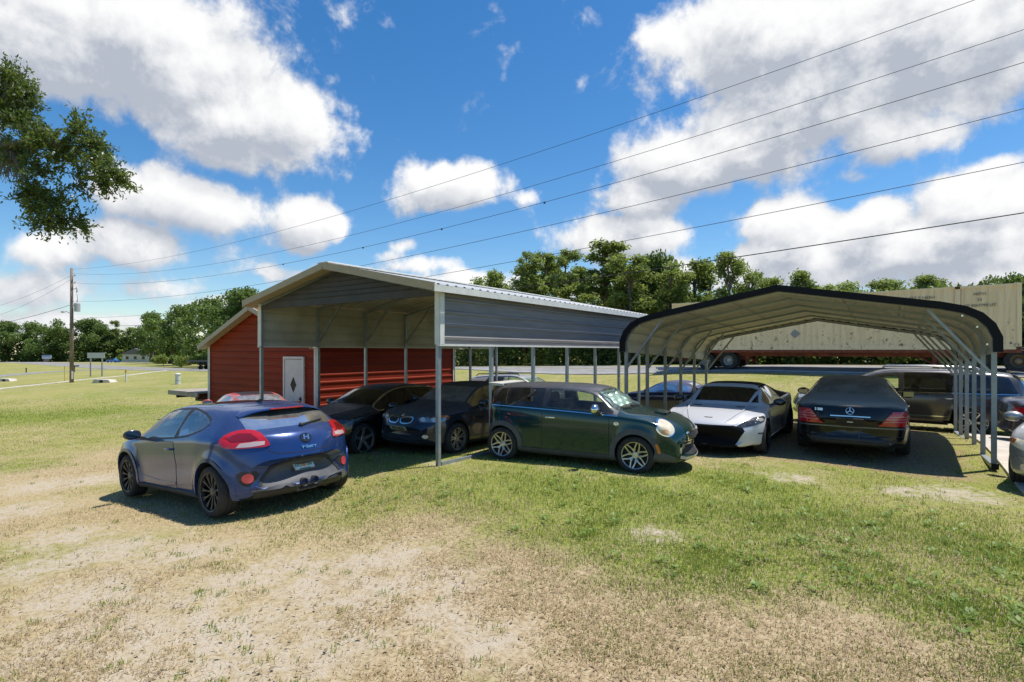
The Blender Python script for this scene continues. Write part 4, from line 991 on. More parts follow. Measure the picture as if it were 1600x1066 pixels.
    df = car.add('diffuser', 'B', [(.62, .235), (.62, .30), (.30, .315), (.17, .30), (.12, .245), (-.12, .245), (-.17, .30), (-.30, .315), (-.62, .30), (-.62, .235), (-.2, .20), (.2, .20)], BPLAST, .012)[0]
    car.line('diffuser_edge', 'B', [(.64, .315), (.30, .345), (.19, .33), (.13, .255), (-.13, .255), (-.19, .33), (-.30, .345), (-.64, .36)], .022, GPLAST, .022, df)
    for y in (.075, -.075):
        p, n = car.hit('B', y, .345); b = MB(); b.lathe([(.10, .036), (-.03, .040), (-.045, .050), (-.03, .056), (.10, .056)], 24, 0, 'X', (p.x, y, .345)); b.lathe([(.02, .001), (.02, .04)], 20, 1, 'X', (p.x, y, .345)); o = b.build('exhaust', [ALLOYG, DARK], R, True, 40); o.location.x = .018
    seats(car, (.15,), .46, .36, .36, CABING, .58, -.62); dash(car, .82, .86)
    R.scale = (1, 1.045, 1.0)
    car.finish(R); place(car, -8.34, 4.40, 179)
    return car
make_blue_hatchback()

# ---- dark green small hatchback with black roof and arches
def make_green_hatchback():
    pm = paint('dark_green_paint', (.003, .036, .038), .35, .04, .12, (.14, .14, .12), .16, .7)
    rf = paint('satin_black_roof', (.016, .016, .020), .2, .12, .34, (.13, .125, .13), .35)
    st = [(-1.73, .34, .62, .74, .64, .5), (-1.70, .28, .82, 1.0, .73, .6), (-1.63, .24, .985, 1.21, .79, .61), (-1.52, .22, 1.005, 1.335, .825, .59), (-1.3, .2, 1.0, 1.385, .842, .585), (-.8, .18, .985, 1.405, .842, .595), (-.2, .17, .965, 1.402, .842, .605), (.3, .17, .945, 1.372, .842, .615), (.50, .17, .935, 1.325, .842, .625), (.72, .17, .925, 1.175, .842, .66), (.93, .17, .915, 1.02, .842, .71), (1.05, .17, .905, .975, .842, .71), (1.4, .18, .87, .945, .835, .62), (1.68, .2, .80, .895, .815, .56), (1.87, .20, .71, .825, .785, .54), (1.97, .21, .62, .765, .75, .54), (2.035, .23, .53, .685, .70, .53), (2.055, .27, .45, .60, .64, .50)]
    car = Car(st, 2.467, .308, .345, .25, .22, [pm, DARK, rf, CABIN], (-1.66, .93), .018, (-1.55, .92))
    car.root = R = root('green_hatchback', 'small dark green hatchback with black roof, black arches and a foil sunshade', 'car')
    for s in ('R', 'L'):
        e = 1 if s == 'L' else -1
        car.window('door_window', s, car.side_poly(-.36, .86, .03, .075), GLASS, .014); car.window('quarter_window', s, car.side_poly(-1.50, -.44, .03, .075, rake0=.10), GLASSD, .014)
        car.line('window_trim', s, [(x, car.S(x, 2) + .006) for x in np.linspace(-1.60, .95, 20)], .016, CHROME, .005)
        d = door_set(car, 'door', -.42, .80, .27, s, pm, -.25, CHROME, .845, hL=.18)
        for cx in (1.2335, -1.2335):
            car.add('wheel_arch', s, arch_ring(cx, .31, .338, .425, -22, 202), GPLAST, .012, skirt=.03)
        car.add('side_skirt', s, [(-.86, .175), (.86, .175), (.86, .275), (-.86, .285)], GPLAST, .016, skirt=.03)
        car.add('marker_light', s, [(1.235 + .372 * math.cos(t) + o * math.cos(t), .31 + .372 * math.sin(t) + o * math.sin(t)) for o, ts in ((0, np.radians((8, 18, 30))), (.045, np.radians((30, 18, 8)))) for t in ts], AMBER, .016)
        car.add('side_indicator', s, ell(.93, .80, .045, .030), CLEARL, .012)
        az = 48 * e
        hp = [(1.80 + .0, .56 * e, .755)]
        ring = [(-math.sin(rad(az)) * 1.66 + math.cos(rad(az)) * .66 * e, .762)]
        car.add('headlight_ring', az, ell(ring[0][0], ring[0][1], .165, .130), CHROME, .006, step=.035); hl = R.children[-1]
        car.add('headlight', az, ell(ring[0][0], ring[0][1], .145, .112), LAMPY, .016, step=.035)
        car.add('turn_signal', az, ell(ring[0][0] + .05 * -e * -1, ring[0][1] - .06, .055, .040), mat('faded_amber', (.72, .36, .16), .3), .019, R.children[-1])
        car.add('fog_light', 22 * e, ell(-math.sin(rad(22 * e)) * 1.9 + math.cos(rad(22 * e)) * .56 * e, .40, .05, .055), LAMPY, .01)
        mirror(car, .60, .985, CHROME, e, size=(.085, .115, .085), out=.10)
        car.add('front_corner', 35 * e, [(1.85, .60 * e, .22), (1.55, .84 * e, .22), (1.58, .84 * e, .42), (1.80, .66 * e, .30)], GPLAST, .008)
        wheel(R, 1.2335, e * .745, .308, .20, 'star', ALLOY, .222, n=6, steer=.0); wheel(R, -1.2335, e * .745, .308, .20, 'star', ALLOY, .222, n=6)
        car.add('tail_light', 180 - 40 * e, [(-1.55, .80 * e, .92), (-1.68, .70 * e, .92), (-1.70, .70 * e, .72), (-1.58, .82 * e, .72)], REDL, .01)
    wp = car.front_poly(.99, .47, .045, .01)
    car.window('windscreen', 'F', wp, GLASS, .025, cutx=(.2, 3))
    rng = np.random.default_rng(3); ph = rng.uniform(0, 6, 8)
    lf = lambda a, b: .016 * math.sin(a * 31 + b * 19 + ph[0]) + .014 * math.sin(a * 17 - b * 41 + ph[1]) + .010 * math.sin(a * 63 + b * 11 + ph[2])
    foil = mat('sunshade_foil', (.80, .88, .83), .35, .45, var=.15, vscale=14)
    sp = [(a * .93, .99 + (b - .99) * .93) for a, b in wp]
    car.add('sunshade', 'F', sp, foil, -.065, step=.035, skirt=.001, lift=lf)
    cd = [(-.66, 1.01), (-.45, 1.015), (-.50, 1.26), (-.60, 1.18)]
    car.add('white_card', 'F', cd, mat('white_paper', (.74, .74, .70), .6), -.032, step=.05, skirt=.001, lift=lf)
    car.window('rear_window', 'B', car.front_poly(-1.66, -1.50, .06), GLASSD, .03, cutx=(-3, -1.3))
    b = MB(); b.box((-1.56, 0, 1.385), (.26, 1.05, .03), 0, Matrix.Rotation(.05, 3, 'Y'), .012)
    for q in (-.5, .5): b.box((-1.50, q, 1.365), (.26, .04, .05), 0, None, .01)
    b.build('spoiler', [mat('pale_spoiler', (.52, .50, .46), .5)], R, True, 40)
    b = MB(); p0, n0 = car.hit('T', .99, .45); p1, n1 = car.hit('F', .02, 1.045)
    b.beam(p0 + n0 * .02, Vector((.94, .0, 1.035)), .02, .015); p2, _ = car.hit('T', .99, -.1); b.beam(p2 + Vector((0, 0, .02)), Vector((.93, -.55, 1.04)), .02, .015); b.build('wiper', [BPLAST], R)
    # grille, intake, scoop, chrome lip
    gr = chaikin([(-.44, .685), (.44, .685), (.40, .58), (.33, .535), (-.33, .535), (-.40, .58)], 1)
    car.add('grille', 'F', gr, BPLAST, .006); gg = R.children[-1]
    car.line('grille_frame', 'F', shrink(gr, -.008), .030, CHROME, .016, gg, closed=True)
    for z in (.565, .592, .62, .65): car.line('grille_slat', 'F', [(-.36, z), (0, z), (.36, z)], .010, mat('slat_grey', (.12, .12, .13), .4, .5), .010, gg)
    car.add('bumper_strip', 'F', [(-.60, .455), (.60, .455), (.58, .50), (-.58, .50)], pm, .022, skirt=.03)
    car.add('lower_intake', 'F', chaikin([(-.46, .42), (.46, .42), (.43, .29), (-.43, .29)], 1), BPLAST, .006)
    car.line('lower_lip', 'F', [(-.62, .30), (-.45, .255), (0, .245), (.45, .255), (.62, .30)], .035, ALLOY, .014)
    car.add('hood_scoop', 'T', [(1.40, -.19), (1.56, -.24), (1.60, .24), (1.56, .24), (1.40, .19)], pm, .028, skirt=.04, step=.06)
    car.add('scoop_mouth', 'T', [(1.545, -.17), (1.60, -.18), (1.60, .18), (1.545, .17)], DARK, .031, R.children[-1])
    for y in (.36, -.36): car.line('hood_stripe_line', 'T', [(1.0, y * 1.5), (1.4, y * 1.3), (1.75, y * 1.1)], .010, DARK, .002)
    seats(car, (.0,), .46, .35, .38, CABIN, .62, -.85); dash(car, .60, .90)
    b = MB(); b.beam((-.62, -.70, 1.30), (-.95, -.72, .98), .02, .03); b.build('seat_belt', [CABING], R)
    car.finish(R); place(car, -4.75, 9.05, 7.0)
make_green_hatchback()

SEDAN = [(-2.36, .36, .66, .75, .66, .5), (-2.33, .3, .82, .95, .76, .58), (-2.2, .25, .94, 1.055, .83, .66), (-1.9, .22, .96, 1.085, .875, .66), (-1.55, .2, .965, 1.12, .895, .62), (-1.2, .19, .965, 1.29, .908, .58), (-.8, .18, .96, 1.395, .908, .565), (-.3, .17, .95, 1.42, .905, .575), (.1, .17, .94, 1.405, .905, .58), (.4, .17, .925, 1.34, .905, .6), (.75, .17, .905, 1.17, .905, .65), (1.05, .17, .885, .995, .905, .71), (1.3, .17, .86, .945, .905, .70), (1.7, .19, .80, .885, .885, .66), (2.0, .21, .70, .795, .80, .6), (2.12, .25, .58, .68, .70, .5), (2.17, .32, .50, .56, .56, .45)]
def scale_st(st, k_len_f, k_len_r, k_w, k_h):
    return [(x * (k_len_f if x > 0 else k_len_r), zb, zs * k_h, zt * k_h, w * k_w, wt * k_w) for (x, zb, zs, zt, w, wt) in st]
def side_doors(car, pm, sides=('L', 'R'), split=-.30, xf=1.0, xr=-1.30, hm=None, gm=GLASSD, trim=None, see=True, rwin=-1.42, fwin=.98, hz=None, rakel=.20):
    for s in sides:
        car.window('front_window', s, car.side_poly(split + .05, fwin, .03, .075), gm, .014, see); car.window('rear_side_window', s, car.side_poly(rwin, split - .04, .03, .08, rake0=rakel), gm, .014, see)
        if trim: car.line('window_trim', s, car.side_poly(rwin - .03, fwin + .03, .012, .055, rake0=rakel), .020, trim, .006, closed=True)
        door_set(car, 'front_door', split, xf, .25, s, pm, split + .16, hm)
        xs = np.linspace(xr + .42, split - .012, 7); poly = [(x, .25) for x in xs] + [(split - .012, car.S(split, 2) - .01)] + [(x, car.S(x, 2) - .01) for x in np.linspace(split - .05, xr + .12, 6)] + [(xr + .10, .80), (xr + .36, .52)]
        d = car.add('rear_door', s, poly, pm, .004, skirt=.006)[0]; car.line('shut_line', s, shrink(poly, -.004), .010, DARK, .0015, d, closed=True)
        handle(car, xr + .32, car.S(xr + .3, 2) - .09, hm or pm, 1 if s == 'L' else -1, .17, d)
        car.add('side_skirt', s, [(-car.wb / 2 + .42, .18), (car.wb / 2 - .42, .18), (car.wb / 2 - .42, .235), (-car.wb / 2 + .42, .235)], pm, .014, skirt=.03)

# ---- navy sedan with twin grille, under the gabled carport
def make_navy_sedan():
    pm = paint('dusty_navy_paint', (.010, .017, .036), .35, .30, .25, (.075, .070, .066), 1.0)
    car = Car(SEDAN, 2.76, .318, .36, .24, .2, [pm, DARK, pm, CABIN], None, .015, (-1.5, 1.0))
    car.root = R = root('navy_sedan', 'dusty navy sedan with twin kidney grille and cream number plate under the gabled carport', 'car')
    side_doors(car, pm, gm=GLASS)
    car.window('windscreen', 'F', car.front_poly(1.06, .42, .05), DUSTGL, .03, see=False); car.window('rear_window', 'B', car.front_poly(-1.52, -.95, .05), DUSTGL, .03, see=False)
    for e in (1, -1):
        k = chaikin([(e * .035, .735), (e * .30, .745), (e * .33, .70), (e * .29, .625), (e * .07, .615), (e * .03, .66)], 2)
        g_ = car.add('grille', 'F', k, DARK, .006)[0]; car.line('grille_frame', 'F', k, .022, CHROME, .016, g_, closed=True)
        for j in range(6): car.line('grille_slat', 'F', [(e * (.075 + j * .042), .635), (e * (.075 + j * .042), .725)], .007, mat('slat_grey', (.12, .12, .13), .4, .5), .010, g_)
        az = 38 * e
        P = [(2.05, .42 * e, .735), (1.90, .62 * e, .775), (1.66, .83 * e, .79), (1.60, .86 * e, .725), (1.80, .78 * e, .665), (2.05, .50 * e, .655)]
        h = car.add('headlight', az, P, mat('lamp_housing', (.25, .25, .25), .1, .6, coat=1.0, var=.5, vscale=16), .006)[0]
        car.add('turn_signal', az, [(1.80, .72 * e, .785), (1.64, .84 * e, .795), (1.60, .86 * e, .755), (1.74, .78 * e, .755)], AMBER, .010, h)
        for q in (.50, .66):
            x_ = 2.02 - (q - .45) * .9; s_ = -math.sin(rad(az)) * x_ + math.cos(rad(az)) * q * e
            car.add('lamp_reflector', az, ell(s_, .712, .05, .04), CLEARL, .012, h)
        car.add('fog_light', 20 * e, ell(-math.sin(rad(20 * e)) * 2.0 + math.cos(rad(20 * e)) * .60 * e, .385, .06, .04), CLEARL, .006)
        car.add('side_indicator', 'L' if e > 0 else 'R', ell(.90, .70, .035, .018), AMBER, .006)
        mirror(car, .70, .95, pm, e)
        wheel(R, 1.38, e * .81, .318, .21, 'twin', ALLOY, .222, n=7); wheel(R, -1.38, e * .81, .318, .21, 'twin', ALLOY, .222, n=7)
        car.add('tail_light', 180 - 40 * e, [(-2.0, .84 * e, .90), (-2.2, .70 * e, .90), (-2.25, .66 * e, .74), (-2.05, .86 * e, .74)], REDL, .008)
        car.line('hood_crease', 'T', [(1.08, .62 * e), (1.6, .50 * e), (2.05, .30 * e)], .025, pm, .006)
    plate(car, 'F', .0, .535, PLATEY, .46, .115, 'FFH-838', size=.095, off=.016)
    car.add('lower_intake', 'F', chaikin([(-.55, .40), (.55, .40), (.60, .30), (-.60, .30)], 1), DARK, .005); car.line('splitter', 'F', [(-.72, .30), (-.5, .265), (0, .26), (.5, .265), (.72, .30)], .03, pm, .016)
    M = frame_at(car, 'T', 2.02, 0, .003); b = MB(); b.lathe([(0, .001), (.005, .001), (.006, .036), (0, .041)], 20, 0, 'Z'); o = b.build('badge', [CHROME], R); o.matrix_local = M
    dash(car, .7, .9); seats(car, (.1,), back=.6)
    car.finish(R); place(car, -8.05, 9.71, -90)
make_navy_sedan()

# ---- long black sedan, chrome window surround
def make_black_coupe_sedan():
    pm = paint('dusty_black_paint', (.006, .006, .007), .2, .10, .2, (.06, .057, .055), .7)
    st = scale_st(SEDAN, 1.05, 1.10, 1.02, .985)
    car = Car(st, 2.874, .335, .375, .26, .22, [pm, DARK, pm, CABIN], None, .018, None)
    car.root = R = root('black_sedan', 'black sedan with chrome window outline and five spoke wheels behind the blue hatchback', 'car')
    side_doors(car, pm, gm=BLKGL, trim=CHROME, see=False, rwin=-1.5, hm=CHROME, split=-.25)
    car.window('windscreen', 'F', car.front_poly(1.10, .44, .05), BLKGL, .03, see=False); car.window('rear_window', 'B', car.front_poly(-1.62, -1.0, .05), BLKGL, .03, see=False)
    for e in (1, -1):
        car.add('headlight', 40 * e, [(2.1, .48 * e, .72), (1.95, .68 * e, .765), (1.66, .86 * e, .79), (1.72, .86 * e, .71), (2.05, .62 * e, .64)], LAMPD, .006)
        mirror(car, .72, .93, pm, e); wheel(R, 1.437, e * .83, .335, .235, 'single', ALLOY, .255, n=5); wheel(R, -1.437, e * .83, .335, .235, 'single', ALLOY, .255, n=5)
        car.add('tail_light', 180 - 40 * e, [(-2.2, .84 * e, .88), (-2.42, .70 * e, .88), (-2.46, .66 * e, .74), (-2.26, .86 * e, .74)], REDL, .008)
        car.line('hood_crease', 'T', [(1.1, .60 * e), (1.6, .52 * e), (2.05, .40 * e)], .02, pm, .008)
    car.add('grille', 'F', chaikin([(-.34, .70), (.34, .70), (.30, .48), (-.30, .48)], 1), DARK, .006); car.line('grille_frame', 'F', [(-.35, .71), (.35, .71), (.31, .47), (-.31, .47)], .02, CHROME, .012, closed=True)
    car.add('lower_intake', 'F', [(-.6, .42), (.6, .42), (.62, .29), (-.62, .29)], DARK, .006)
    car.finish(R); place(car, -10.02, 8.95, -88)
make_black_coupe_sedan()

# ---- black limousine-sized sedan, rear view, coated in dust
def make_black_luxury_sedan():
    pm = paint('black_paint_dusty_top', (.007, .007, .009), .25, .04, .16, (.24, .215, .18), 1.8, .4)
    st = scale_st(SEDAN, 1.08, 1.14, 1.025, 1.015)
    st = [(x, zb, zs, zt, w, wt * (1.03 if -2.2 < x < .5 else 1)) for (x, zb, zs, zt, w, wt) in st]
    car = Car(st, 2.97, .335, .372, .24, .22, [pm, DARK, pm, CABIN], None, .015, None)
    car.root = R = root('dusty_black_sedan', 'dust covered black luxury sedan seen from behind with red tail lights under black trimmed carport', 'car')
    side_doors(car, pm, gm=BLKGL, see=False, rwin=-1.55, hm=CHROME)
    car.window('windscreen', 'F', car.front_poly(1.13, .46, .05), BLKGL, .03, see=False)
    car.window('rear_window', 'B', car.front_poly(-1.72, -1.02, .035, -.01, .02), DUSTGL, .03, see=False); rw = R.children[-1]
    for y in (-.33, -.12, .12, .33): car.line('defroster_streak', 'B', [(y * 1.1, 1.16), (y, 1.36)], .008, DARK, .002, rw)
    for e in (1, -1):
        az = 180 - 28 * e
        P = [(-2.62, .60 * e, .885), (-2.50, .80 * e, .90), (-2.30, .90 * e, .875), (-2.32, .905 * e, .66), (-2.50, .84 * e, .635), (-2.64, .46 * e, .635), (-2.64, .52 * e, .76)]
        P = [(-2.56, .66 * e, .90), (-2.42, .86 * e, .90), (-2.36, .90 * e, .80), (-2.36, .905 * e, .655), (-2.50, .84 * e, .64), (-2.65, .47 * e, .645), (-2.63, .54 * e, .76)]
        t = car.add('tail_light', az, P, REDL, .010)[0]
        pk = mat('pink_lens', (.50, .22, .22), .2, coat=.8)
        for z, y0 in ((.72, .52), (.765, .56), (.81, .60)): car.line('lens_rib', az, [(-math.sin(rad(az)) * -2.62 + math.cos(rad(az)) * y0 * e, z), (-math.sin(rad(az)) * -2.36 + math.cos(rad(az)) * .89 * e, z)], .011, pk, .013, t)
        mirror(car, .76, .95, pm, e); wheel(R, 1.485, e * .83, .335, .235, 'multi', ALLOYG, .245, n=9); wheel(R, -1.485, e * .83, .335, .235, 'multi', ALLOYG, .245, n=9)
        p, n = car.hit('B', e * .52, .33); b = MB(); b.lathe([(.12, .045), (-.02, .05), (-.03, .056), (-.02, .062), (.12, .062)], 20, 0, 'X', (0, 0, 0)); b.lathe([(.03, .001), (.03, .05)], 16, 1, 'X', (0, 0, 0)); o = b.build('exhaust', [CHROME, DARK], R, True, 40); o.location = (p.x + .02, e * .52, .335); o.scale = (1, 1.5, .75)
        car.add('headlight', 40 * e, [(2.2, .48 * e, .72), (2.0, .70 * e, .78), (1.80, .84 * e, .78), (1.85, .84 * e, .68), (2.15, .60 * e, .62)], CLEARL, .006)
    lid = [(.60, .62), (.46, .63), (0, .635), (-.46, .63), (-.60, .62)]
    car.line('boot_shut_line', 'B', [(.64, .92), (.50, .64), (-.50, .64), (-.64, .92)], .010, DARK, .0015)
    car.line('chrome_strip', 'B', [(.31, .80), (0, .805), (-.31, .80)], .018, CHROME, .012)
    car.line('bumper_strip', 'B', [(.84, .60), (.5, .60), (0, .60), (-.5, .60), (-.84, .60)], .022, mat('strip_grey', (.16, .165, .18), .3, .4), .012)
    car.line('bumper_crease', 'B', [(.80, .45), (.4, .44), (0, .44), (-.4, .44), (-.80, .45)], .02, pm, .012)
    car.add('lower_valance', 'B', [(-.72, .40), (.72, .40), (.62, .30), (-.62, .30)], BPLAST, .006)
    o = plate(car, 'B', 0, .715, mat('dark_plate', (.012, .015, .024), .35), .42, .14, off=.012); b = MB(); b.box((.0, -.01, .005), (.09, .018, .002)); b.build('plate_sticker', [PLATEW], o)
    car.line('antenna_wire', 'B', [(-.17, .58), (-.13, .40)], .006, mat('strip_grey', (.16, .165, .18)), .016)
    M = frame_at(car, 'B', 0, .90, .005); b = MB(); pts = [Vector((.062 * math.cos(t), .062 * math.sin(t), .004)) for t in np.linspace(0, 2 * math.pi, 29)]; b.tube(pts, .006, 6, cap=False)
    for k in range(3):
        a = math.pi / 2 + k * 2.0944; b.beam((0, 0, .004), (.06 * math.cos(a), .06 * math.sin(a), .004), .012, .006)
    o = b.build('badge', [CHROME], R); o.matrix_local = M
    M = frame_at(car, 'B', .50, .90, .004); text_mesh('script', 'S 500', .062, CHROME, R, M, .002, .002)
    car.finish(R); place(car, -.72, 14.33, 91.9)
make_black_luxury_sedan()

# ---- white roadster, black soft top, big dark grille
def make_white_convertible():
    pm = paint('white_pearl_paint', (.60, .61, .65), .05, .14, .22, (.38, .36, .32), .2)
    ft = mat('black_soft_top', (.014, .014, .016), .85, var=.2, bump=.2, bscale=80)
    st = [(-2.38, .36, .66, .74, .62, .5), (-2.35, .3, .80, .90, .74, .58), (-2.2, .25, .90, .985, .84, .64), (-1.9, .22, .935, 1.0, .91, .66), (-1.5, .2, .945, 1.06, .935, .62), (-1.1, .19, .925, 1.185, .93, .58), (-.7, .18, .905, 1.26, .915, .57), (-.2, .17, .89, 1.30, .905, .60), (.15, .17, .88, 1.285, .905, .60), (.40, .17, .87, 1.225, .905, .66), (.75, .17, .86, 1.045, .91, .70), (1.02, .17, .84, .895, .925, .76), (1.3, .17, .815, .87, .94, .72), (1.65, .18, .765, .83, .935, .66), (1.95, .2, .67, .745, .87, .60), (2.15, .195, .56, .675, .79, .58), (2.23, .205, .49, .62, .73, .56), (2.27, .23, .43, .565, .66, .52)]
    car = Car(st, 2.74, .335, .365, .30, .2, [pm, DARK, ft, CABIN], (-1.5, .22), .025, (-1.2, .98))
    car.root = R = root('white_convertible', 'white sports convertible with black soft top and wide black grille', 'car')
    for s in ('L', 'R'):
        e = 1 if s == 'L' else -1
        car.window('door_window', s, car.side_poly(-.55, .86, .03, .085), GLASSD, .014, see=False)
        door_set(car, 'door', -.55, .80, .27, s, pm, -.40, pm); mirror(car, .62, .90, mat('mirror_black', (.02, .02, .022), .2), e, size=(.085, .12, .075), out=.12)
        az = 33 * e
        P = [(2.10, .46 * e, .565), (1.95, .62 * e, .66), (1.75, .76 * e, .735), (1.52, .85 * e, .765), (1.46, .885 * e, .735), (1.56, .88 * e, .665), (1.80, .78 * e, .605), (2.0, .60 * e, .565)]
        h = car.add('headlight', az, P, LAMPD, .006)[0]
        car.add('lamp_reflector', az, ell(-math.sin(rad(az)) * 1.60 + math.cos(rad(az)) * .82 * e, .70, .06, .030), CLEARL, .010, h)
        car.add('hood_vent', 'T', [(1.22, .36 * e), (1.30, .34 * e), (1.26, .52 * e), (1.19, .52 * e)], DARK, .004)
        car.add('marker_light', 45 * e, [(1.80, .84 * e, .46), (1.68, .90 * e, .46), (1.68, .90 * e, .435), (1.80, .84 * e, .435)], BPLAST, .008)
        car.line('hood_shut_line', 'T', [(1.10, .70 * e), (1.6, .56 * e), (2.02, .40 * e), (2.14, .34 * e)], .012, mat('seam_grey', (.12, .12, .13), .6), .002)
        car.add('side_skirt', s, [(-.92, .17), (.92, .17), (.92, .225), (-.92, .235)], pm, .02, skirt=.03)
        wheel(R, 1.37, e * .845, .335, .25, 'multi', ALLOYB, .262, n=10); wheel(R, -1.37, e * .845, .34, .27, 'multi', ALLOYB, .262, n=10)
        car.add('tail_light', 180 - 35 * e, [(-2.1, .82 * e, .86), (-2.3, .66 * e, .86), (-2.33, .64 * e, .74), (-2.12, .86 * e, .74)], REDL, .008)
    wp = car.front_poly(1.0, .36, .05, .02); car.window('windscreen', 'F', wp, GLASSD, .03, cutx=(.1, 3)); car.line('windscreen_frame', 'F', shrink(wp, -.01), .03, pm, .012, closed=True)
    gr = [(-.48, .60), (.48, .60), (.64, .555), (.67, .50), (.56, .30), (.50, .205), (-.50, .205), (-.56, .30), (-.67, .50), (-.64, .555)]
    car.add('grille', 'F', gr, mat('grille_black', (.008, .008, .009), .75, spec=.15), .022, step=.035, skirt=.03); gg = R.children[-1]
    for z in (.34, .40, .46, .52): car.line('grille_slat', 'F', [(-.5, z), (0, z), (.5, z)], .010, mat('slat_black', (.014, .014, .015), .8, 0, spec=.1), .028, gg)
    car.line('splitter', 'F', [(-.56, .225), (0, .215), (.56, .225)], .025, mat('grille_black', (.008, .008, .009)), .02)
    M = frame_at(car, 'T', 2.02, 0, .003); b = MB(); b.add([(0, 0, .003), (.085, .012, .003), (.07, -.012, .003), (0, -.02, .003), (-.07, -.012, .003), (-.085, .012, .003)], [(0, 1, 2, 3), (0, 3, 4, 5)]); o = b.build('badge', [CHROME], R); o.matrix_local = M
    dash(car, .6, .86); seats(car, (-.05,), .46, .38, .33, CABING, .55)
    car.finish(R); place(car, -2.96, 13.08, -90.5)
make_white_convertible()

# ---- dark blue roadster with a soft top, beyond the carports
def make_blue_roadster():
    pm = paint('dark_blue_paint', (.006, .012, .055), .3, .10, .2, (.10, .10, .12), .3)
    ft = mat('blue_soft_top', (.06, .07, .125), .85, var=.15)
    st = [(-2.08, .34, .6, .68, .6, .5), (-2.05, .28, .74, .84, .72, .56), (-1.9, .24, .85, .93, .82, .62), (-1.6, .2, .89, .965, .87, .62), (-1.2, .19, .89, 1.08, .885, .56), (-.8, .18, .875, 1.24, .88, .53), (-.35, .17, .86, 1.285, .865, .54), (.05, .17, .85, 1.25, .86, .56), (.30, .17, .84, 1.17, .86, .60), (.6, .17, .835, 1.01, .865, .68), (.85, .17, .825, .90, .87, .72), (1.2, .17, .80, .855, .88, .68), (1.6, .19, .70, .765, .85, .6), (1.95, .21, .56, .64, .74, .5), (2.15, .25, .46, .52, .6, .42), (2.2, .3, .4, .44, .5, .4)]
    car = Car(st, 2.415, .315, .35, .26, .2, [pm, DARK, ft, CABIN], (-1.35, .12), .02, (-1.1, .8))
    car.root = R = root('blue_roadster', 'dark blue roadster with blue fabric soft top beyond the row of carport posts', 'car')
    for s in ('L', 'R'):
        e = 1 if s == 'L' else -1
        car.window('door_window', s, car.side_poly(-.62, .72, .03, .085, rake0=.1), GLASS, .014); car.window('quarter_window', s, car.side_poly(-1.02, -.68, .05, .10), GLASSD, .012, see=False)
        door_set(car, 'door', -.60, .62, .25, s, pm, -.45, pm); mirror(car, .48, .87, pm, e)
        car.add('headlight', 36 * e, [(1.9, .55 * e, .58), (1.6, .76 * e, .72), (1.55, .80 * e, .64), (1.85, .66 * e, .52)], CLEARL, .006); car.add('tail_light', 180 - 40 * e, [(-1.75, .80 * e, .84), (-2.0, .62 * e, .84), (-2.03, .6 * e, .74), (-1.8, .82 * e, .74)], REDL, .008)
        wheel(R, 1.21, e * .77, .315, .22, 'single', ALLOY, .225, n=5); wheel(R, -1.21, e * .77, .315, .24, 'single', ALLOY, .225, n=5)
    car.window('windscreen', 'F', car.front_poly(.86, .2, .05), GLASS, .03, cutx=(.0, 3)); car.window('rear_window', 'B', car.front_poly(-1.18, -.85, .12), GLASSDUST, .03, see=False)
    seats(car, (-.1,), .46, .36, .33, CABIN, .55); dash(car, .45, .84)
    car.finish(R); place(car, -6.75, 19.9, 176)
make_blue_roadster()

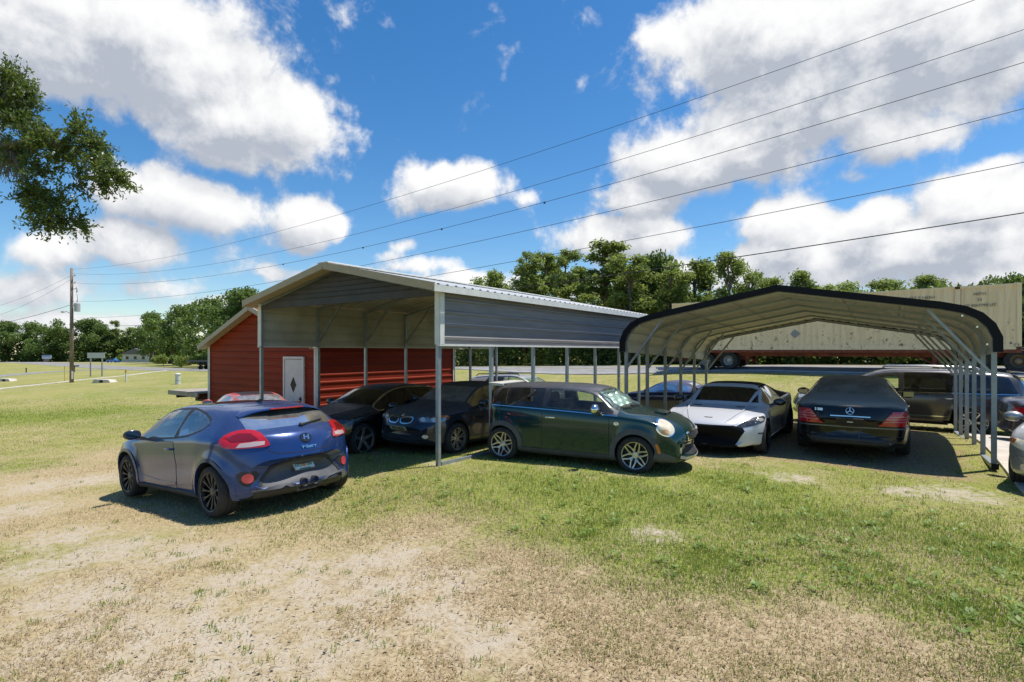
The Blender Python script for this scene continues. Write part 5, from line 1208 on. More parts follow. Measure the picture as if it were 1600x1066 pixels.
# ---- large grey-brown family SUV
def make_brown_suv():
    pm = paint('taupe_paint', (.075, .068, .072), .55, .12, .22, (.28, .26, .23), .22)
    st = [(-2.62, .42, .80, .90, .72, .56), (-2.60, .38, 1.0, 1.18, .84, .64), (-2.50, .34, 1.12, 1.42, .91, .64), (-2.35, .32, 1.15, 1.62, .945, .64), (-2.1, .30, 1.15, 1.70, .965, .65), (-1.5, .28, 1.14, 1.745, .975, .67), (-.7, .27, 1.125, 1.765, .975, .68), (0, .27, 1.11, 1.755, .975, .68), (.4, .27, 1.10, 1.70, .975, .69), (.75, .27, 1.09, 1.56, .975, .71), (1.15, .27, 1.075, 1.31, .975, .75), (1.4, .27, 1.06, 1.17, .975, .80), (1.7, .28, 1.02, 1.125, .97, .76), (2.1, .30, .92, 1.03, .94, .70), (2.38, .32, .78, .90, .86, .62), (2.48, .36, .62, .74, .76, .52), (2.52, .42, .55, .62, .62, .46)]
    car = Car(st, 2.95, .385, .44, .24, .2, [pm, DARK, pm, CABIN], None, .02, (-2.3, 1.35, .6))
    car.root = R = root('brown_suv', 'large grey brown SUV parked broadside behind the black trimmed carport', 'car')
    for s in ('L', 'R'):
        e = 1 if s == 'L' else -1
        car.window('front_window', s, car.side_poly(-.02, 1.26, .03, .10), glass('clear_pane', (.86, .92, .88), .5, .04), .016); car.window('rear_side_window', s, car.side_poly(-1.22, -.12, .03, .10), GLASSD, .016); car.window('cargo_window', s, car.side_poly(-2.28, -1.30, .04, .11, rake0=.12), GLASSD, .016)
        car.line('window_trim', s, [(x, car.S(x, 2) + .004) for x in np.linspace(-2.3, 1.3, 24)], .022, CHROME, .006)
        door_set(car, 'front_door', -.07, 1.20, .40, s, pm, .10, CHROME, .98); 
        xs = [-1.02, -.085]; poly = [(-1.02, .40), (-.085, .40), (-.085, 1.10), (-.6, 1.11), (-1.28, 1.115), (-1.32, .95), (-1.08, .70)]
        d = car.add('rear_door', s, poly, pm, .004, skirt=.006)[0]; car.line('shut_line', s, poly, .011, DARK, .0025, d, closed=True); handle(car, -1.02, .99, CHROME, e, .19, d)
        car.line('door_moulding', s, [(-1.0, .50), (0, .49), (1.0, .49)], .03, CHROME, .012)
        car.add('side_skirt', s, [(-1.0, .28), (1.0, .28), (1.0, .36), (-1.0, .36)], BPLAST, .016, skirt=.03)
        mirror(car, 1.0, 1.13, CHROME if e > 0 else pm, e, size=(.10, .14, .10)); az = 180 - 42 * e
        t = car.add('tail_light', az, [(-2.28, .94 * e, 1.10), (-2.50, .82 * e, 1.13), (-2.56, .70 * e, 1.08), (-2.55, .74 * e, 1.0), (-2.34, .945 * e, 1.02)], REDL, .012)[0]
        car.add('reverse_lens', az, [(-2.46, .86 * e, 1.08), (-2.54, .74 * e, 1.07), (-2.54, .75 * e, 1.02), (-2.46, .87 * e, 1.03)], CLEARL, .016, t)
        car.add('headlight', 40 * e, [(2.30, .52 * e, .88), (2.0, .84 * e, .98), (1.9, .90 * e, .94), (2.1, .86 * e, .84), (2.36, .60 * e, .78)], CLEARL, .006)
        car.add('fog_recess', 38 * e, ell(-math.sin(rad(38 * e)) * 2.25 + math.cos(rad(38 * e)) * .74 * e, .62, .11, .07), DARK, .006)
        b = MB(); b.tube([(.35, e * .60, 1.775), (.28, e * .60, 1.82), (-.6, e * .60, 1.835), (-1.55, e * .60, 1.82), (-1.65, e * .60, 1.77)], .022, 8); b.build('roof_rail', [ALLOY], R, True)
        wheel(R, 1.475, e * .85, .385, .25, 'twin', ALLOY, .285, n=5); wheel(R, -1.475, e * .85, .385, .25, 'twin', ALLOY, .285, n=5)
    car.window('windscreen', 'F', car.front_poly(1.38, .5, .06), GLASS, .035, cutx=(.1, 3.5)); car.window('rear_window', 'B', car.front_poly(-2.53, -2.33, .06), GLASSD, .03, cutx=(-3.2, -2.1))
    b = MB(); b.box((-2.42, 0, 1.70), (.36, 1.2, .04), 0, Matrix.Rotation(-.10, 3, 'Y'), .012); b.build('spoiler', [pm], R, True, 40)
    b = MB(); b.prism([(-2.0, 1.72), (-1.78, 1.73), (-1.95, 1.80), (-2.0, 1.80)], -.015, .015, 'Y'); b.build('antenna_fin', [pm], R)
    car.add('grille', 'F', chaikin([(-.45, .86), (.45, .86), (.36, .60), (-.36, .60)], 1), BPLAST, .006); car.line('grille_frame', 'F', [(-.46, .87), (.46, .87), (.37, .59), (-.37, .59)], .03, CHROME, .012, closed=True)
    seats(car, (-.05,), .5, .40, .62, CABIN, .62, -1.1); dash(car, .95, 1.10, 1.4)
    R.scale = (1.15, 1.06, 1.05)
    car.finish(R); place(car, .14, 20.65, 180, H1(0, 20.5) - .03)
make_brown_suv()

# ---- cars of which only a corner or the roof shows
def make_simple(name, label, pm, st, wb, rw, x, y, deg, upper=None, um=None, wm=ALLOY, style='twin', gm=GLASSD, see=True, extra=None, lamp=CLEARL, z=None):
    car = Car(st, wb, rw, None, .26, .22, [pm, DARK, um or pm, CABIN], upper, .015, (-1.45, .98) if see else None)
    car.root = R = root(name, label, 'car')
    side_doors(car, pm, gm=gm, see=see)
    car.window('windscreen', 'F', car.front_poly(st[11][0] + .01, st[9][0] + .02, .05), gm, .03, see=see, cutx=(.1, 3)); car.window('rear_window', 'B', car.front_poly(st[4][0] + .03, st[6][0] - .14, .05), gm, .03, see=False)
    for e in (1, -1):
        f = st[-1][0]; r = st[0][0]
        h = car.add('headlight', 40 * e, [(f - .10, .46 * e, .70), (f - .30, .68 * e, .755), (f - .55, .82 * e, .77), (f - .52, .84 * e, .68), (f - .20, .62 * e, .60)], lamp, .006)[0]
        car.add('turn_signal', 40 * e, [(f - .38, .76 * e, .75), (f - .55, .83 * e, .765), (f - .52, .84 * e, .70), (f - .36, .78 * e, .69)], AMBER, .010, h)
        car.add('fog_light', 30 * e, ell(-math.sin(rad(30 * e)) * (f - .2) + math.cos(rad(30 * e)) * .66 * e, .36, .07, .055), LAMPY, .008)
        car.add('tail_light', 180 - 40 * e, [(r + .35, .84 * e, .90), (r + .14, .70 * e, .90), (r + .10, .66 * e, .76), (r + .30, .86 * e, .76)], REDL, .008)
        car.add('side_marker', 'L' if e > 0 else 'R', [(r + .38, .56), (r + .62, .56), (r + .62, .60), (r + .38, .60)], REDL, .008)
        mirror(car, .70, .94, pm, e); wheel(R, wb / 2, e * .81, rw, .21, style, wm, rw * .71, n=5); wheel(R, -wb / 2, e * .81, rw, .21, style, wm, rw * .71, n=5)
    f = st[-1][0]
    car.add('grille', 'F', chaikin([(-.34, .69), (.34, .69), (.28, .56), (-.28, .56)], 1), BPLAST, .006); car.add('lower_intake', 'F', [(-.5, .42), (.5, .42), (.52, .30), (-.52, .30)], DARK, .006)
    car.line('bumper_strip', 'F', [(-.72, .50), (-.4, .51), (0, .515), (.4, .51), (.72, .50)], .03, pm, .016)
    if extra: extra(car)
    car.finish(R); place(car, x, y, deg, z); return car
def spoil(car):
    car.add('roof_panel', 'T', [(-.95, -.40), (.05, -.42), (.05, .42), (-.95, .40)], mat('dark_roof', (.035, .035, .04), .3), .003, step=.08)
    b = MB(); b.box((-2.22, 0, 1.06), (.24, 1.35, .03), 0, None, .01)
    for y in (-.55, .55): b.box((-2.2, y, 1.02), (.12, .04, .07))
    b.build('spoiler', [car.mats[0]], car.root)
low = scale_st(SEDAN, .98, .98, 1.0, .90)
make_simple('red_coupe', 'red coupe with dark roof panel between the blue hatchback and the red shed', paint('red_paint', (.50, .022, .025), .1, .2, .3, (.5, .25, .22), .2), low, 2.68, .32, -14.35, 8.05, 163, gm=mat('grey_dusty_glass', (.20, .19, .18), .12, coat=.5, var=.3), see=False, extra=spoil)  # opaque panes painted grey to stand in for what the windows reflect
make_simple('dark_coupe', 'dark purple grey coupe with a red side marker parked beyond the carport rail', paint('slate_paint', (.050, .050, .075), .4, .14, .25, (.26, .24, .22), .15), SEDAN, 2.76, .32, 4.45, 17.5, 2)
def kext(car): pass
make_simple('silver_sedan', 'silver sedan whose front corner pokes in past the last carport post', paint('silver_paint', (.40, .41, .42), .6, .18, .25, (.36, .32, .27), .2), SEDAN, 2.70, .315, 2.86, 12.70, -108, lamp=LAMPY, style='multi')
wag = [(-2.36, .36, .72, .84, .66, .5), (-2.33, .32, .90, 1.12, .78, .60), (-2.2, .27, .97, 1.34, .84, .60), (-1.95, .24, .98, 1.42, .87, .60), (-1.55, .22, .98, 1.455, .89, .60), (-1.2, .21, .975, 1.47, .895, .60), (-.8, .2, .97, 1.48, .895, .60), (-.3, .2, .96, 1.48, .895, .60), (.1, .2, .95, 1.455, .895, .60), (.4, .2, .94, 1.385, .895, .62), (.75, .2, .92, 1.20, .895, .66), (1.05, .2, .90, 1.02, .895, .71), (1.3, .2, .88, .965, .895, .70), (1.7, .2, .82, .90, .88, .66), (2.0, .22, .72, .81, .80, .6), (2.12, .26, .6, .69, .70, .5), (2.17, .33, .52, .57, .56, .45)]
def rails(car):
    for e in (1, -1):
        b = MB(); b.tube([(.2, e * .56, 1.45), (.15, e * .56, 1.51), (-1.7, e * .56, 1.51), (-1.8, e * .56, 1.44)], .02, 8); b.build('roof_rail', [BPLAST], car.root, True)
make_simple('silver_wagon', 'pale silver estate car with roof rails seen over the roof of the navy sedan', paint('pale_silver_paint', (.42, .42, .40), .5, .2, .3, (.3, .28, .24), .3), wag, 2.7, .32, -12.0, 17.9, 4, gm=GLASS, extra=rails)

# ---------------------------------------------------------------- trees
def foliage(cl, n, size, seed, squash=.75, elong=1.6, shell=.5, droop=0.0):
    r = np.random.default_rng(seed); V = []; F = []
    tot = sum(c[3] ** 2 for c in cl)
    for (x, y, z, R) in cl:
        k = max(6, int(n * R * R / tot))
        d = r.normal(size=(k, 3)); d /= np.linalg.norm(d, axis=1)[:, None]
        rad_ = R * (shell + (1 - shell) * r.random(k)) * (.8 + .35 * r.random(k))
        p = d * rad_[:, None] * np.array([1, 1, squash]) + np.array([x, y, z])
        a = r.normal(size=(k, 3)); a[:, 2] -= droop; a /= np.linalg.norm(a, axis=1)[:, None]
        b = np.cross(a, r.normal(size=(k, 3))); b /= np.linalg.norm(b, axis=1)[:, None] + 1e-9
        s = size * (.6 + .8 * r.random(k))[:, None]
        q = np.stack([p - a * s * elong * .5, p + b * s * .5, p + a * s * elong * .5, p - b * s * .5], 1)
        V.append(q.reshape(-1, 3))
    V = np.concatenate(V); F = np.arange(len(V)).reshape(-1, 4); return V, F
def leaf_obj(name, V, F, m, parent):
    me = bpy.data.meshes.new(name); np_mesh(me, V, F); me.materials.append(m); o = link(bpy.data.objects.new(name, me)); o.parent = parent; return o
BARK = mat('bark_grey', (.13, .105, .085), .9, var=.3, vscale=3, bump=.5, bscale=8)
BARKP = mat('bark_pine', (.17, .115, .08), .9, var=.3, vscale=3, bump=.5, bscale=8)
LOAK = leaf_mat('leaves_oak', (.09, .165, .04), (.24, .32, .08), .25)
LPINE = leaf_mat('needles_pine', (.17, .24, .068), (.39, .44, .15), .3, .58)
LAIR = leaf_mat('leaves_light', (.18, .255, .068), (.42, .47, .15), .3, .58)
LDARK = leaf_mat('leaves_dark', (.042, .078, .022), (.14, .20, .048), .12, .4)
def tree_proto(kind, seed):
    r = random.Random(seed); t = root('tree', 'tree', 'tree'); cl = []; b = MB()
    if kind == 'oak':
        h = 1.0; trunk_top = .36
        for i in range(20):
            a = r.uniform(0, 6.28); q = r.uniform(.05, .46); z = r.uniform(.22, .90); q *= math.sin(min(1, (1.02 - z) * 2.0) * 1.57) ** .6
            cl.append((q * math.cos(a), q * math.sin(a), z, r.uniform(.10, .19)))
        cl.append((0, 0, .86, .15))
        b.tube([(0, 0, -.03), (.004, .0, .12), (.0, .004, .28), (.01, 0, .5)], [.035, .027, .022, .012], 8)
        for c in cl[:9]: b.tube([(0, 0, .2 + r.uniform(0, .12)), (c[0] * .5, c[1] * .5, .3 + (c[2] - .3) * .45), (c[0], c[1], c[2])], [.013, .009, .004], 5)
        V, F = foliage(cl, 7500, .023, seed, .8, 1.6, .3); m, bm_ = LOAK, BARK
    elif kind == 'pine':
        lean = r.uniform(-.03, .03)
        for i in range(26):
            a = r.uniform(0, 6.28); z = r.uniform(.36, .97); q = r.uniform(.02, .14) * (1.25 - z) / .5 + .01
            cl.append((q * math.cos(a) + lean * z, q * math.sin(a), z, r.uniform(.042, .078)))
        cl.append((lean, 0, .97, .05))
        b.tube([(0, 0, -.03), (lean * .3, 0, .3), (lean * .6, .003, .6), (lean, 0, .96)], [.017, .014, .011, .004], 7)
        for c in cl: b.tube([(lean * c[2], 0, c[2] - .05), (lean * c[2] + (c[0] - lean * c[2]) * .5, c[1] * .5, c[2] - .02), (c[0], c[1], c[2])], [.005, .004, .002], 4)
        V, F = foliage(cl, 7000, .0105, seed, .75, 2.6, .08); m, bm_ = LPINE, BARKP
    elif kind == 'airy':
        for i in range(17):
            a = r.uniform(0, 6.28); z = r.uniform(.30, .95); q = r.uniform(.04, .27) * (1.25 - z)
            cl.append((q * math.cos(a), q * math.sin(a), z, r.uniform(.055, .105)))
        b.tube([(0, 0, -.03), (.01, 0, .25), (-.005, .01, .5), (.01, 0, .88)], [.018, .014, .010, .003], 7)
        for c in cl: b.tube([(0, 0, max(.15, c[2] - .2)), (c[0] * .6, c[1] * .6, c[2] - .07), (c[0], c[1], c[2])], [.007, .005, .002], 4)
        V, F = foliage(cl, 7000, .0128, seed, .8, 2.0, .08); m, bm_ = LAIR, BARK
    else:                                   # bush
        for i in range(9):
            a = r.uniform(0, 6.28); q = r.uniform(.1, .5); cl.append((q * math.cos(a), q * math.sin(a), r.uniform(.3, .72), r.uniform(.2, .36)))
        b.tube([(0, 0, -.05), (0, 0, .5)], [.03, .015], 6)
        V, F = foliage(cl, 1100, .07, seed, .85); m, bm_ = LAIR, BARK
    b.build('trunk', [bm_], t, True); leaf_obj('crown', V, F, m, t); return t
PROTO = {k: [tree_proto(k, 11 + i * 7 + len(k)) for i in range(3)] for k in ('oak', 'pine', 'airy', 'bush')}
USED = set()
def put_tree(kind, xy, h, label, group, wide=1.0, name=None, i=[0]):
    i[0] += 1; p = PROTO[kind][i[0] % 3]
    t = p if p.name not in USED else copy_tree(p)
    USED.add(p.name); USED.add(t.name)
    t.name = name or {'oak': 'oak_tree', 'pine': 'pine_tree', 'airy': 'broadleaf_tree', 'bush': 'bush'}[kind]; USED.add(t.name); USED.add(p.name)
    t.location = (xy[0], xy[1], H1(*xy)); t.scale = (h * wide, h * wide, h); t.rotation_euler = (0, 0, random.uniform(0, 6.28))
    t['label'] = label; t['category'] = 'bush' if kind == 'bush' else 'tree'; t['group'] = group
    return t
nex = np.array([p[0] for p in NE])[::-1]; ney = np.array([p[1] for p in NE])[::-1]
def behind_road(u, back):
    best = None
    for Z in np.arange(30, 220, .5):
        p = at_depth(u, HORIZON, Z)
        if p[1] > np.interp(p[0], nex, ney) + 10.4 + back: return p[:2], Z
    return p[:2], Z
GR, GL = 'trees behind the road', 'trees of the far left treeline'
RT = [(745, 428, 'airy', 9, 'rounded broadleaf tree above the near end of the white roof', 1.1), (778, 416, 'airy', 14, 'broadleaf tree just left of the first tall pine above the white roof', 1.0), (818, 394, 'pine', 9, 'leftmost tall pine of the row above the white carport roof', 1.25), (848, 396, 'pine', 13, 'tall pine with forked crown, second from left above the white roof', 1.2),
      (884, 390, 'pine', 8, 'slender pine with bare trunk and sky showing behind it', 1.0), (912, 418, 'airy', 16, 'lower broadleaf tree filling the gap right of the bare pine', 1.2), (942, 379, 'pine', 10, 'tallest pine of the row, its crown crossed by a power line', 1.7), (985, 392, 'airy', 7, 'big spreading broadleaf tree beside the tallest pine', 1.3), (1012, 392, 'oak', 12, 'dark limbed broad tree right of the tallest pine', .8), (1048, 402, 'airy', 10, 'broadleaf tree above the left end of the cargo container', 1.2), (1085, 400, 'airy', 13, 'loose crowned tree above the left end of the cargo container, right of another', 1.1),
      (1140, 394, 'airy', 8, 'tall airy tree left of the peak of the black trimmed carport', 1.0), (1168, 404, 'airy', 11, 'ragged thin tree nearest the peak of the black trimmed carport', 1.0), (1212, 428, 'airy', 15, 'low light green tree over the peak of the black trimmed carport', 1.2), (1258, 424, 'airy', 12, 'feathery low tree right of the carport peak', 1.1), (1318, 436, 'airy', 16, 'low tree whose top shows over the middle of the container', 1.4), (1382, 432, 'airy', 14, 'pale tree top over the container left of the rust patch', 1.4), (1450, 430, 'airy', 16, 'bright tree top over the container above its rust stained window panel', 1.3), (1508, 446, 'airy', 18, 'lowest tree top over the container roof', 1.2), (1552, 426, 'oak', 18, 'rounded tree over the right end of the container', .8), (1602, 424, 'oak', 10, 'dark tree at the right end of the container', .8)]
RT += [(762, 436, 'airy', 18, 'broadleaf crown between the rounded tree and the first tall pine', 1.2), (832, 420, 'airy', 18, 'lower green crown between the two leftmost tall pines', 1.2), (868, 412, 'airy', 19, 'green crown behind the forked pine', 1.2), (962, 408, 'airy', 18, 'leafy crown right behind the tallest pine', 1.3), (1030, 410, 'airy', 18, 'green crown filling behind the dark limbed tree', 1.3), (1110, 412, 'airy', 16, 'soft crown left of the tall airy tree near the carport peak', 1.2), (1190, 432, 'airy', 20, 'dim crown behind the ragged thin tree', 1.3), (1290, 440, 'airy', 22, 'distant crown over the middle of the carport roof', 1.4)]
for (u, v, kind, back, lab, wd) in RT:
    xy, Z = behind_road(u, back); h = (HORIZON - v) * Z / FPX + CAM_H - H1(*xy); put_tree(kind, xy, h, lab, GR, wd * (1.0 if kind != 'oak' else .9))
LT = [(14, 500, 'oak', 60, 'leftmost oak of the far treeline'), (50, 503, 'oak', 75, 'dark oak above the white roadside sign'), (90, 496, 'oak', 52, 'tall dark oak left of the utility pole'), (133, 496, 'oak', 60, 'dark rounded oak right of the utility pole'), (158, 506, 'oak', 70, 'oak behind the back of the two post sign'), (181, 501, 'pine', 48, 'lone thin pine standing above the left treeline'), (208, 512, 'airy', 34, 'yellow green tree with clear trunk before the far white house'), (238, 488, 'oak', 24, 'big green oak right of the far white house'), (268, 484, 'oak', 20, 'wide oak between the white house and the red shed'), (296, 472, 'oak', 14, 'tall oak left of the red shed roof tip'), (328, 466, 'oak', 12, 'oak directly over the left eave of the red shed'), (360, 452, 'oak', 10, 'tall oak over the red shed roof, left of the tallest'), (388, 446, 'oak', 9, 'tallest oak, beside the carport eave above the red shed'), (425, 458, 'oak', 14, 'oak half hidden by the gabled carport roof')]
for (u, v, kind, back, lab) in LT:
    xy, Z = behind_road(u, back); h = (HORIZON - v) * Z / FPX + CAM_H - H1(*xy); put_tree(kind, xy, h, lab, GL, .95 if kind != 'airy' else 1.4)
for (u, hh, back, lab) in ((28, 3.2, 36, 'light green bush under the leftmost far oaks'), (255, 3.6, 6, 'round bush on the verge left of the dark flatbed'), (284, 3.0, 4, 'bright bush left of the dark flatbed'), (312, 3.4, 5, 'leafy bush above the dark flatbed trailer'), (322, 4.5, 7, 'tall bush behind the dark flatbed trailer'), (1395, 2.6, 5, 'bright bush seen under the container near its landing legs')):
    xy, Z = behind_road(u, back); put_tree('bush', xy, hh, lab, 'bushes along the road', 1.0)
for k in PROTO:
    for p in PROTO[k]:
        if p['label'] == 'tree':
            for c in list(p.children): bpy.data.objects.remove(c)
            bpy.data.objects.remove(p)
def wood(name, label, us, back0, back1, h0, h1, n, size, m, seed, squash=.8, top=False):
    r = np.random.default_rng(seed); cl = []
    for u in us:
        xy, Z = behind_road(u + r.uniform(-8, 8), r.uniform(back0, back1)); g = H1(*xy); h = r.uniform(h0, h1); h = min(h, (HORIZON - 462 + r.uniform(-6, 6)) * Z / FPX + CAM_H - g) if top else h; R = r.uniform(1.6, 3.0) * h / 8
        for z in np.arange(g + R * .5, g + h, R * .85): cl.append((xy[0] + r.normal() * R * .4, xy[1] + r.normal() * R * .4, z, R))
    V, F = foliage(cl, n, size, seed, squash); o = leaf_obj(name, V, F, m, None); tag(o, label, 'woodland', kind='stuff'); return o
wood('undergrowth', 'dense dark undergrowth along the far side of the road', np.arange(560, 1760, 7), 6.5, 12, 3.5, 6.0, 60000, .22, LDARK, 5, top=True)
wood('tall_scrub', 'mixed green scrub rising between the trunks behind the road', np.arange(700, 1760, 7), 12, 24, 7.5, 11, 80000, .24, LAIR, 6, top=True)
wood('far_wood', 'dark mass of the far left treeline', np.concatenate([np.arange(-260, 700, 7), np.arange(140, 280, 5)]), 50, 90, 7, 12, 45000, .6, LDARK, 8)
wood('left_scrub', 'green scrub at the foot of the left treeline', np.concatenate([np.arange(-200, 190, 9), np.arange(225, 560, 6)]), 12, 40, 2.5, 5, 14000, .6, LOAK, 9)

# ---- live oak whose trunk stands outside the frame at left, one bough reaching in
ot = root('live_oak', 'live oak bough with grey moss hanging into the top left of the sky', 'tree')
bx = at_depth(-330, 549, 7.4); ot.location = (bx[0], bx[1], H1(bx[0], bx[1])); OL = Vector(ot.location)
def OP(u, v, Z): return Vector(at_depth(u, v, Z)) - OL
b = MB(); tb = Vector((0, 0, -.1)); fork = OP(-300, 330, 7.2)
b.tube([tb, Vector((.05, 0, 1.2)), fork], [.42, .34, .26], 14)
limbs = [([fork, OP(-150, 255, 7.0), OP(-20, 232, 6.8), OP(60, 222, 6.7), OP(120, 232, 6.6), OP(165, 262, 6.5)], [.20, .12, .065, .045, .026, .008]), ([OP(-15, 232, 6.8), OP(20, 240, 6.75), OP(40, 280, 6.7), OP(75, 325, 6.6)], [.05, .035, .022, .008]), ([OP(-120, 245, 6.95), OP(-40, 190, 6.9), OP(10, 150, 6.8), OP(22, 118, 6.8)], [.10, .05, .03, .008]),
         ([fork, OP(-330, 120, 7.4), OP(-300, -100, 7.6)], [.2, .12, .05]), ([fork, OP(-480, 230, 7.0), OP(-600, 120, 6.8)], [.2, .12, .04]), ([OP(90, 226, 6.65), OP(118, 205, 6.6), OP(135, 190, 6.6)], [.025, .015, .006])]
for p, rr in limbs: b.tube(p, rr, 8)
LB = [(18, 125, 30, 6.8), (42, 150, 18, 6.8), (20, 175, 36, 6.8), (48, 205, 28, 6.75), (28, 235, 28, 6.8), (75, 228, 26, 6.7), (100, 240, 24, 6.65), (128, 205, 20, 6.6), (140, 228, 26, 6.6), (150, 252, 24, 6.6), (178, 268, 22, 6.5), (190, 280, 12, 6.5), (165, 285, 17, 6.55), (125, 285, 14, 6.6), (60, 270, 20, 6.7), (52, 300, 24, 6.7), (78, 318, 26, 6.65), (70, 345, 24, 6.6), (100, 345, 20, 6.6), (125, 348, 14, 6.6), (40, 320, 14, 6.7), (-10, 150, 40, 6.9), (-20, 220, 30, 6.9), (-60, 190, 50, 7.0), (-90, 270, 40, 7), (-160, 180, 70, 7.2), (-260, 100, 100, 7.4), (-330, -40, 130, 7.6), (-480, 150, 120, 7.0), (-600, 80, 120, 6.8), (-200, -60, 90, 7.2)]
r_ = np.random.default_rng(4); LV = []; 
for (u, v, pr, Z) in LB:
    c = np.array(OP(u, v, Z)); R = pr * Z / FPX; k = int(880 * (R / .2) ** 1.7) if u > -30 else int(220 * (R / .2) ** 1.6)
    for _ in range(max(3, int(k / 26))):           # twigs, each with a spray of leaves
        d = r_.normal(size=3); d /= np.linalg.norm(d); s0 = c + d * R * r_.uniform(.05, .95); d2 = d + r_.normal(size=3) * .6; d2 /= np.linalg.norm(d2); L = .16
        if u > -30: b.tube([Vector(s0 - d2 * L * .6), Vector(s0), Vector(s0 + d2 * L)], [.004, .003, .0015], 4, cap=False)
        n = 26; t = r_.random(n); p = s0 + d2[None] * (t[:, None] * L * 1.2 - .03) + r_.normal(size=(n, 3)) * .025
        a = d2 + r_.normal(size=(n, 3)) * .7; a /= np.linalg.norm(a, axis=1)[:, None]; bb = np.cross(a, r_.normal(size=(n, 3))); bb /= np.linalg.norm(bb, axis=1)[:, None]
        ln = (.042 + .030 * r_.random(n))[:, None]; wd = ln * .36
        LV.append(np.stack([p - a * ln * .5, p + bb * wd * .5 - a * ln * .05, p + a * ln * .5, p - bb * wd * .5 - a * ln * .05], 1).reshape(-1, 3))
b.build('trunk', [BARK], ot, True); LV = np.concatenate(LV)
leaf_obj('crown', LV, np.arange(len(LV)).reshape(-1, 4), leaf_mat('leaves_live_oak', (.045, .085, .02), (.17, .235, .05), 2.0, .4, .35), ot)
b = MB()
for _ in range(90):
    u0, v0 = r_.uniform(-6, 34), r_.uniform(232, 250); z = r_.uniform(6.7, 6.9); p = [OP(u0 + r_.normal() * 2 * k, v0 + k * r_.uniform(7, 15), z) for k in range(4)]; b.tube(p, [.005, .006, .005, .002], 4, cap=False)
b.build('moss', [mat('spanish_moss', (.20, .20, .17), .95, var=.3)], ot)

# ---------------------------------------------------------------- utility pole and wires
PW = np.array([-70.47, 20.29]); pz = H1(*PW)
up_ = root('utility_pole', 'weathered wooden utility pole with a grey transformer and a lamp arm', 'utility pole', (PW[0], PW[1], pz))
WOODP = mat('pole_wood', (.20, .155, .12), .9, var=.3, vscale=1.5, bump=.3, bscale=10, stretch=(4, 4, .5))
b = MB(); b.tube([(0, 0, -.5), (0, 0, 6), (0, 0, 12.0)], [.19, .16, .12], 14); b.build('pole', [WOODP], up_, True)
rx, ry = CR[0], CR[1]; GREYM = mat('transformer_grey', (.42, .43, .44), .5, .2)
def RX(d, z): return Vector((rx * d, ry * d, z))
b = MB(); c = RX(.58, 7.9); b.lathe([(-.45, .001), (-.45, .27), (.40, .27), (.46, .2), (.48, .001)], 18, 0, 'Z', c); b.tube([c + Vector((0, 0, .45)), c + Vector((0, 0, .75))], .05, 8); b.beam(RX(.0, 8.1), RX(.4, 8.1), .06, .12); b.build('transformer', [GREYM], up_, True, 40)
b = MB(); b.tube([RX(-.1, 7.25), RX(-.55, 7.45), RX(-.75, 7.42)], .03, 8); b.build('lamp_arm', [GREYM], up_, True)
b = MB(); b.ball(RX(-.95, 7.40), (.26, .18, .10), 8); b.build('lamp_head', [mat('lamp_white', (.7, .7, .68), .4)], up_, True)
for d, z in ((.35, 11.15), (.35, 10.4), (.5, 9.8)):
    b = MB(); b.beam(RX(.0, z), RX(d, z + .05), .05, .06); b.lathe([(0, .03), (.03, .06), (.07, .06), (.09, .03), (.18, .045), (.2, .001)], 10, 0, 'Z', RX(d, z + .05)); b.build('insulator', [mat('insulator_grey', (.30, .30, .32), .3)], up_, True)
b = MB(); b.tube([RX(.5, 9.6), RX(.62, 9.0), RX(.6, 8.6)], .03, 6); b.box(RX(.55, 9.75), (.08, .08, .5)); b.build('fuse_cutout', [GREYM], up_, True)
b = MB(); b.box(RX(.16, 1.0) + Vector((0, -.1, -.2)), (.22, .16, .8)); b.build('base_box', [CONC], up_)
WIREM = mat('wire_black', (.02, .02, .022), .6)
def wire_pt(u, v):
    Z = 22.96 / (1 + .74 * (u - 800) / FPX); return at_depth(u, v, Z)
WIRES = [([(128, 420), (275, 400), (800, 251), (1522, 1)], .008, 'top power line of the group crossing the sky'), ([(124, 428), (410, 400), (800, 298), (1600, 48)], .008, 'second power line from the top crossing the sky'), ([(130, 443), (510, 400), (800, 329), (1600, 98)], .009, 'third power line from the top, with small clips along it'), ([(132, 471), (645, 400), (800, 365), (1600, 170)], .009, 'fourth power line from the top crossing the sky'), ([(120, 497), (700, 428), (832, 402), (1600, 254)], .009, 'fifth power line, just above the tree tops'), ([(120, 508), (900, 438), (1170, 400), (1600, 332)], .015, 'lowest and thickest cable, crossing in front of the tree tops')]
for k, (pp, r, lab) in enumerate(WIRES):
    P3 = np.array([wire_pt(u, v) for u, v in pp]); e = P3[-1, :2] - PW; Ld = np.linalg.norm(e); e /= Ld; s = (P3[:, :2] - PW) @ e
    cf = np.polyfit(s, P3[:, 2], 2, w=[.6, 1, 1, 1]); ss = np.linspace(.3, Ld * 1.32, 60); z = np.polyval(cf, ss)
    b = MB(); b.tube([(PW[0] + e[0] * q, PW[1] + e[1] * q, zz) for q, zz in zip(ss, z)], r, 6, cap=False)
    if k in (2, 3):
        for f in ((.42, .5, .56, .62) if k == 2 else (.45,)):
            q = Ld * f * 1.3; b.box((PW[0] + e[0] * q, PW[1] + e[1] * q, np.polyval(cf, q) - .02), (.06, .06, .07))
    tag(b.build('power_line', [WIREM]), lab, 'power line', 'power lines overhead')
b2 = np.array([-98.0, 10.0]); ez = H1(*b2)
pl2 = root('utility_pole', 'short wooden pole at the far end of the left hand service wires', 'utility pole', (b2[0], b2[1], ez)); b = MB(); b.tube([(0, 0, -.4), (0, 0, 7.0)], [.16, .11], 12); b.build('pole', [WOODP], pl2, True)
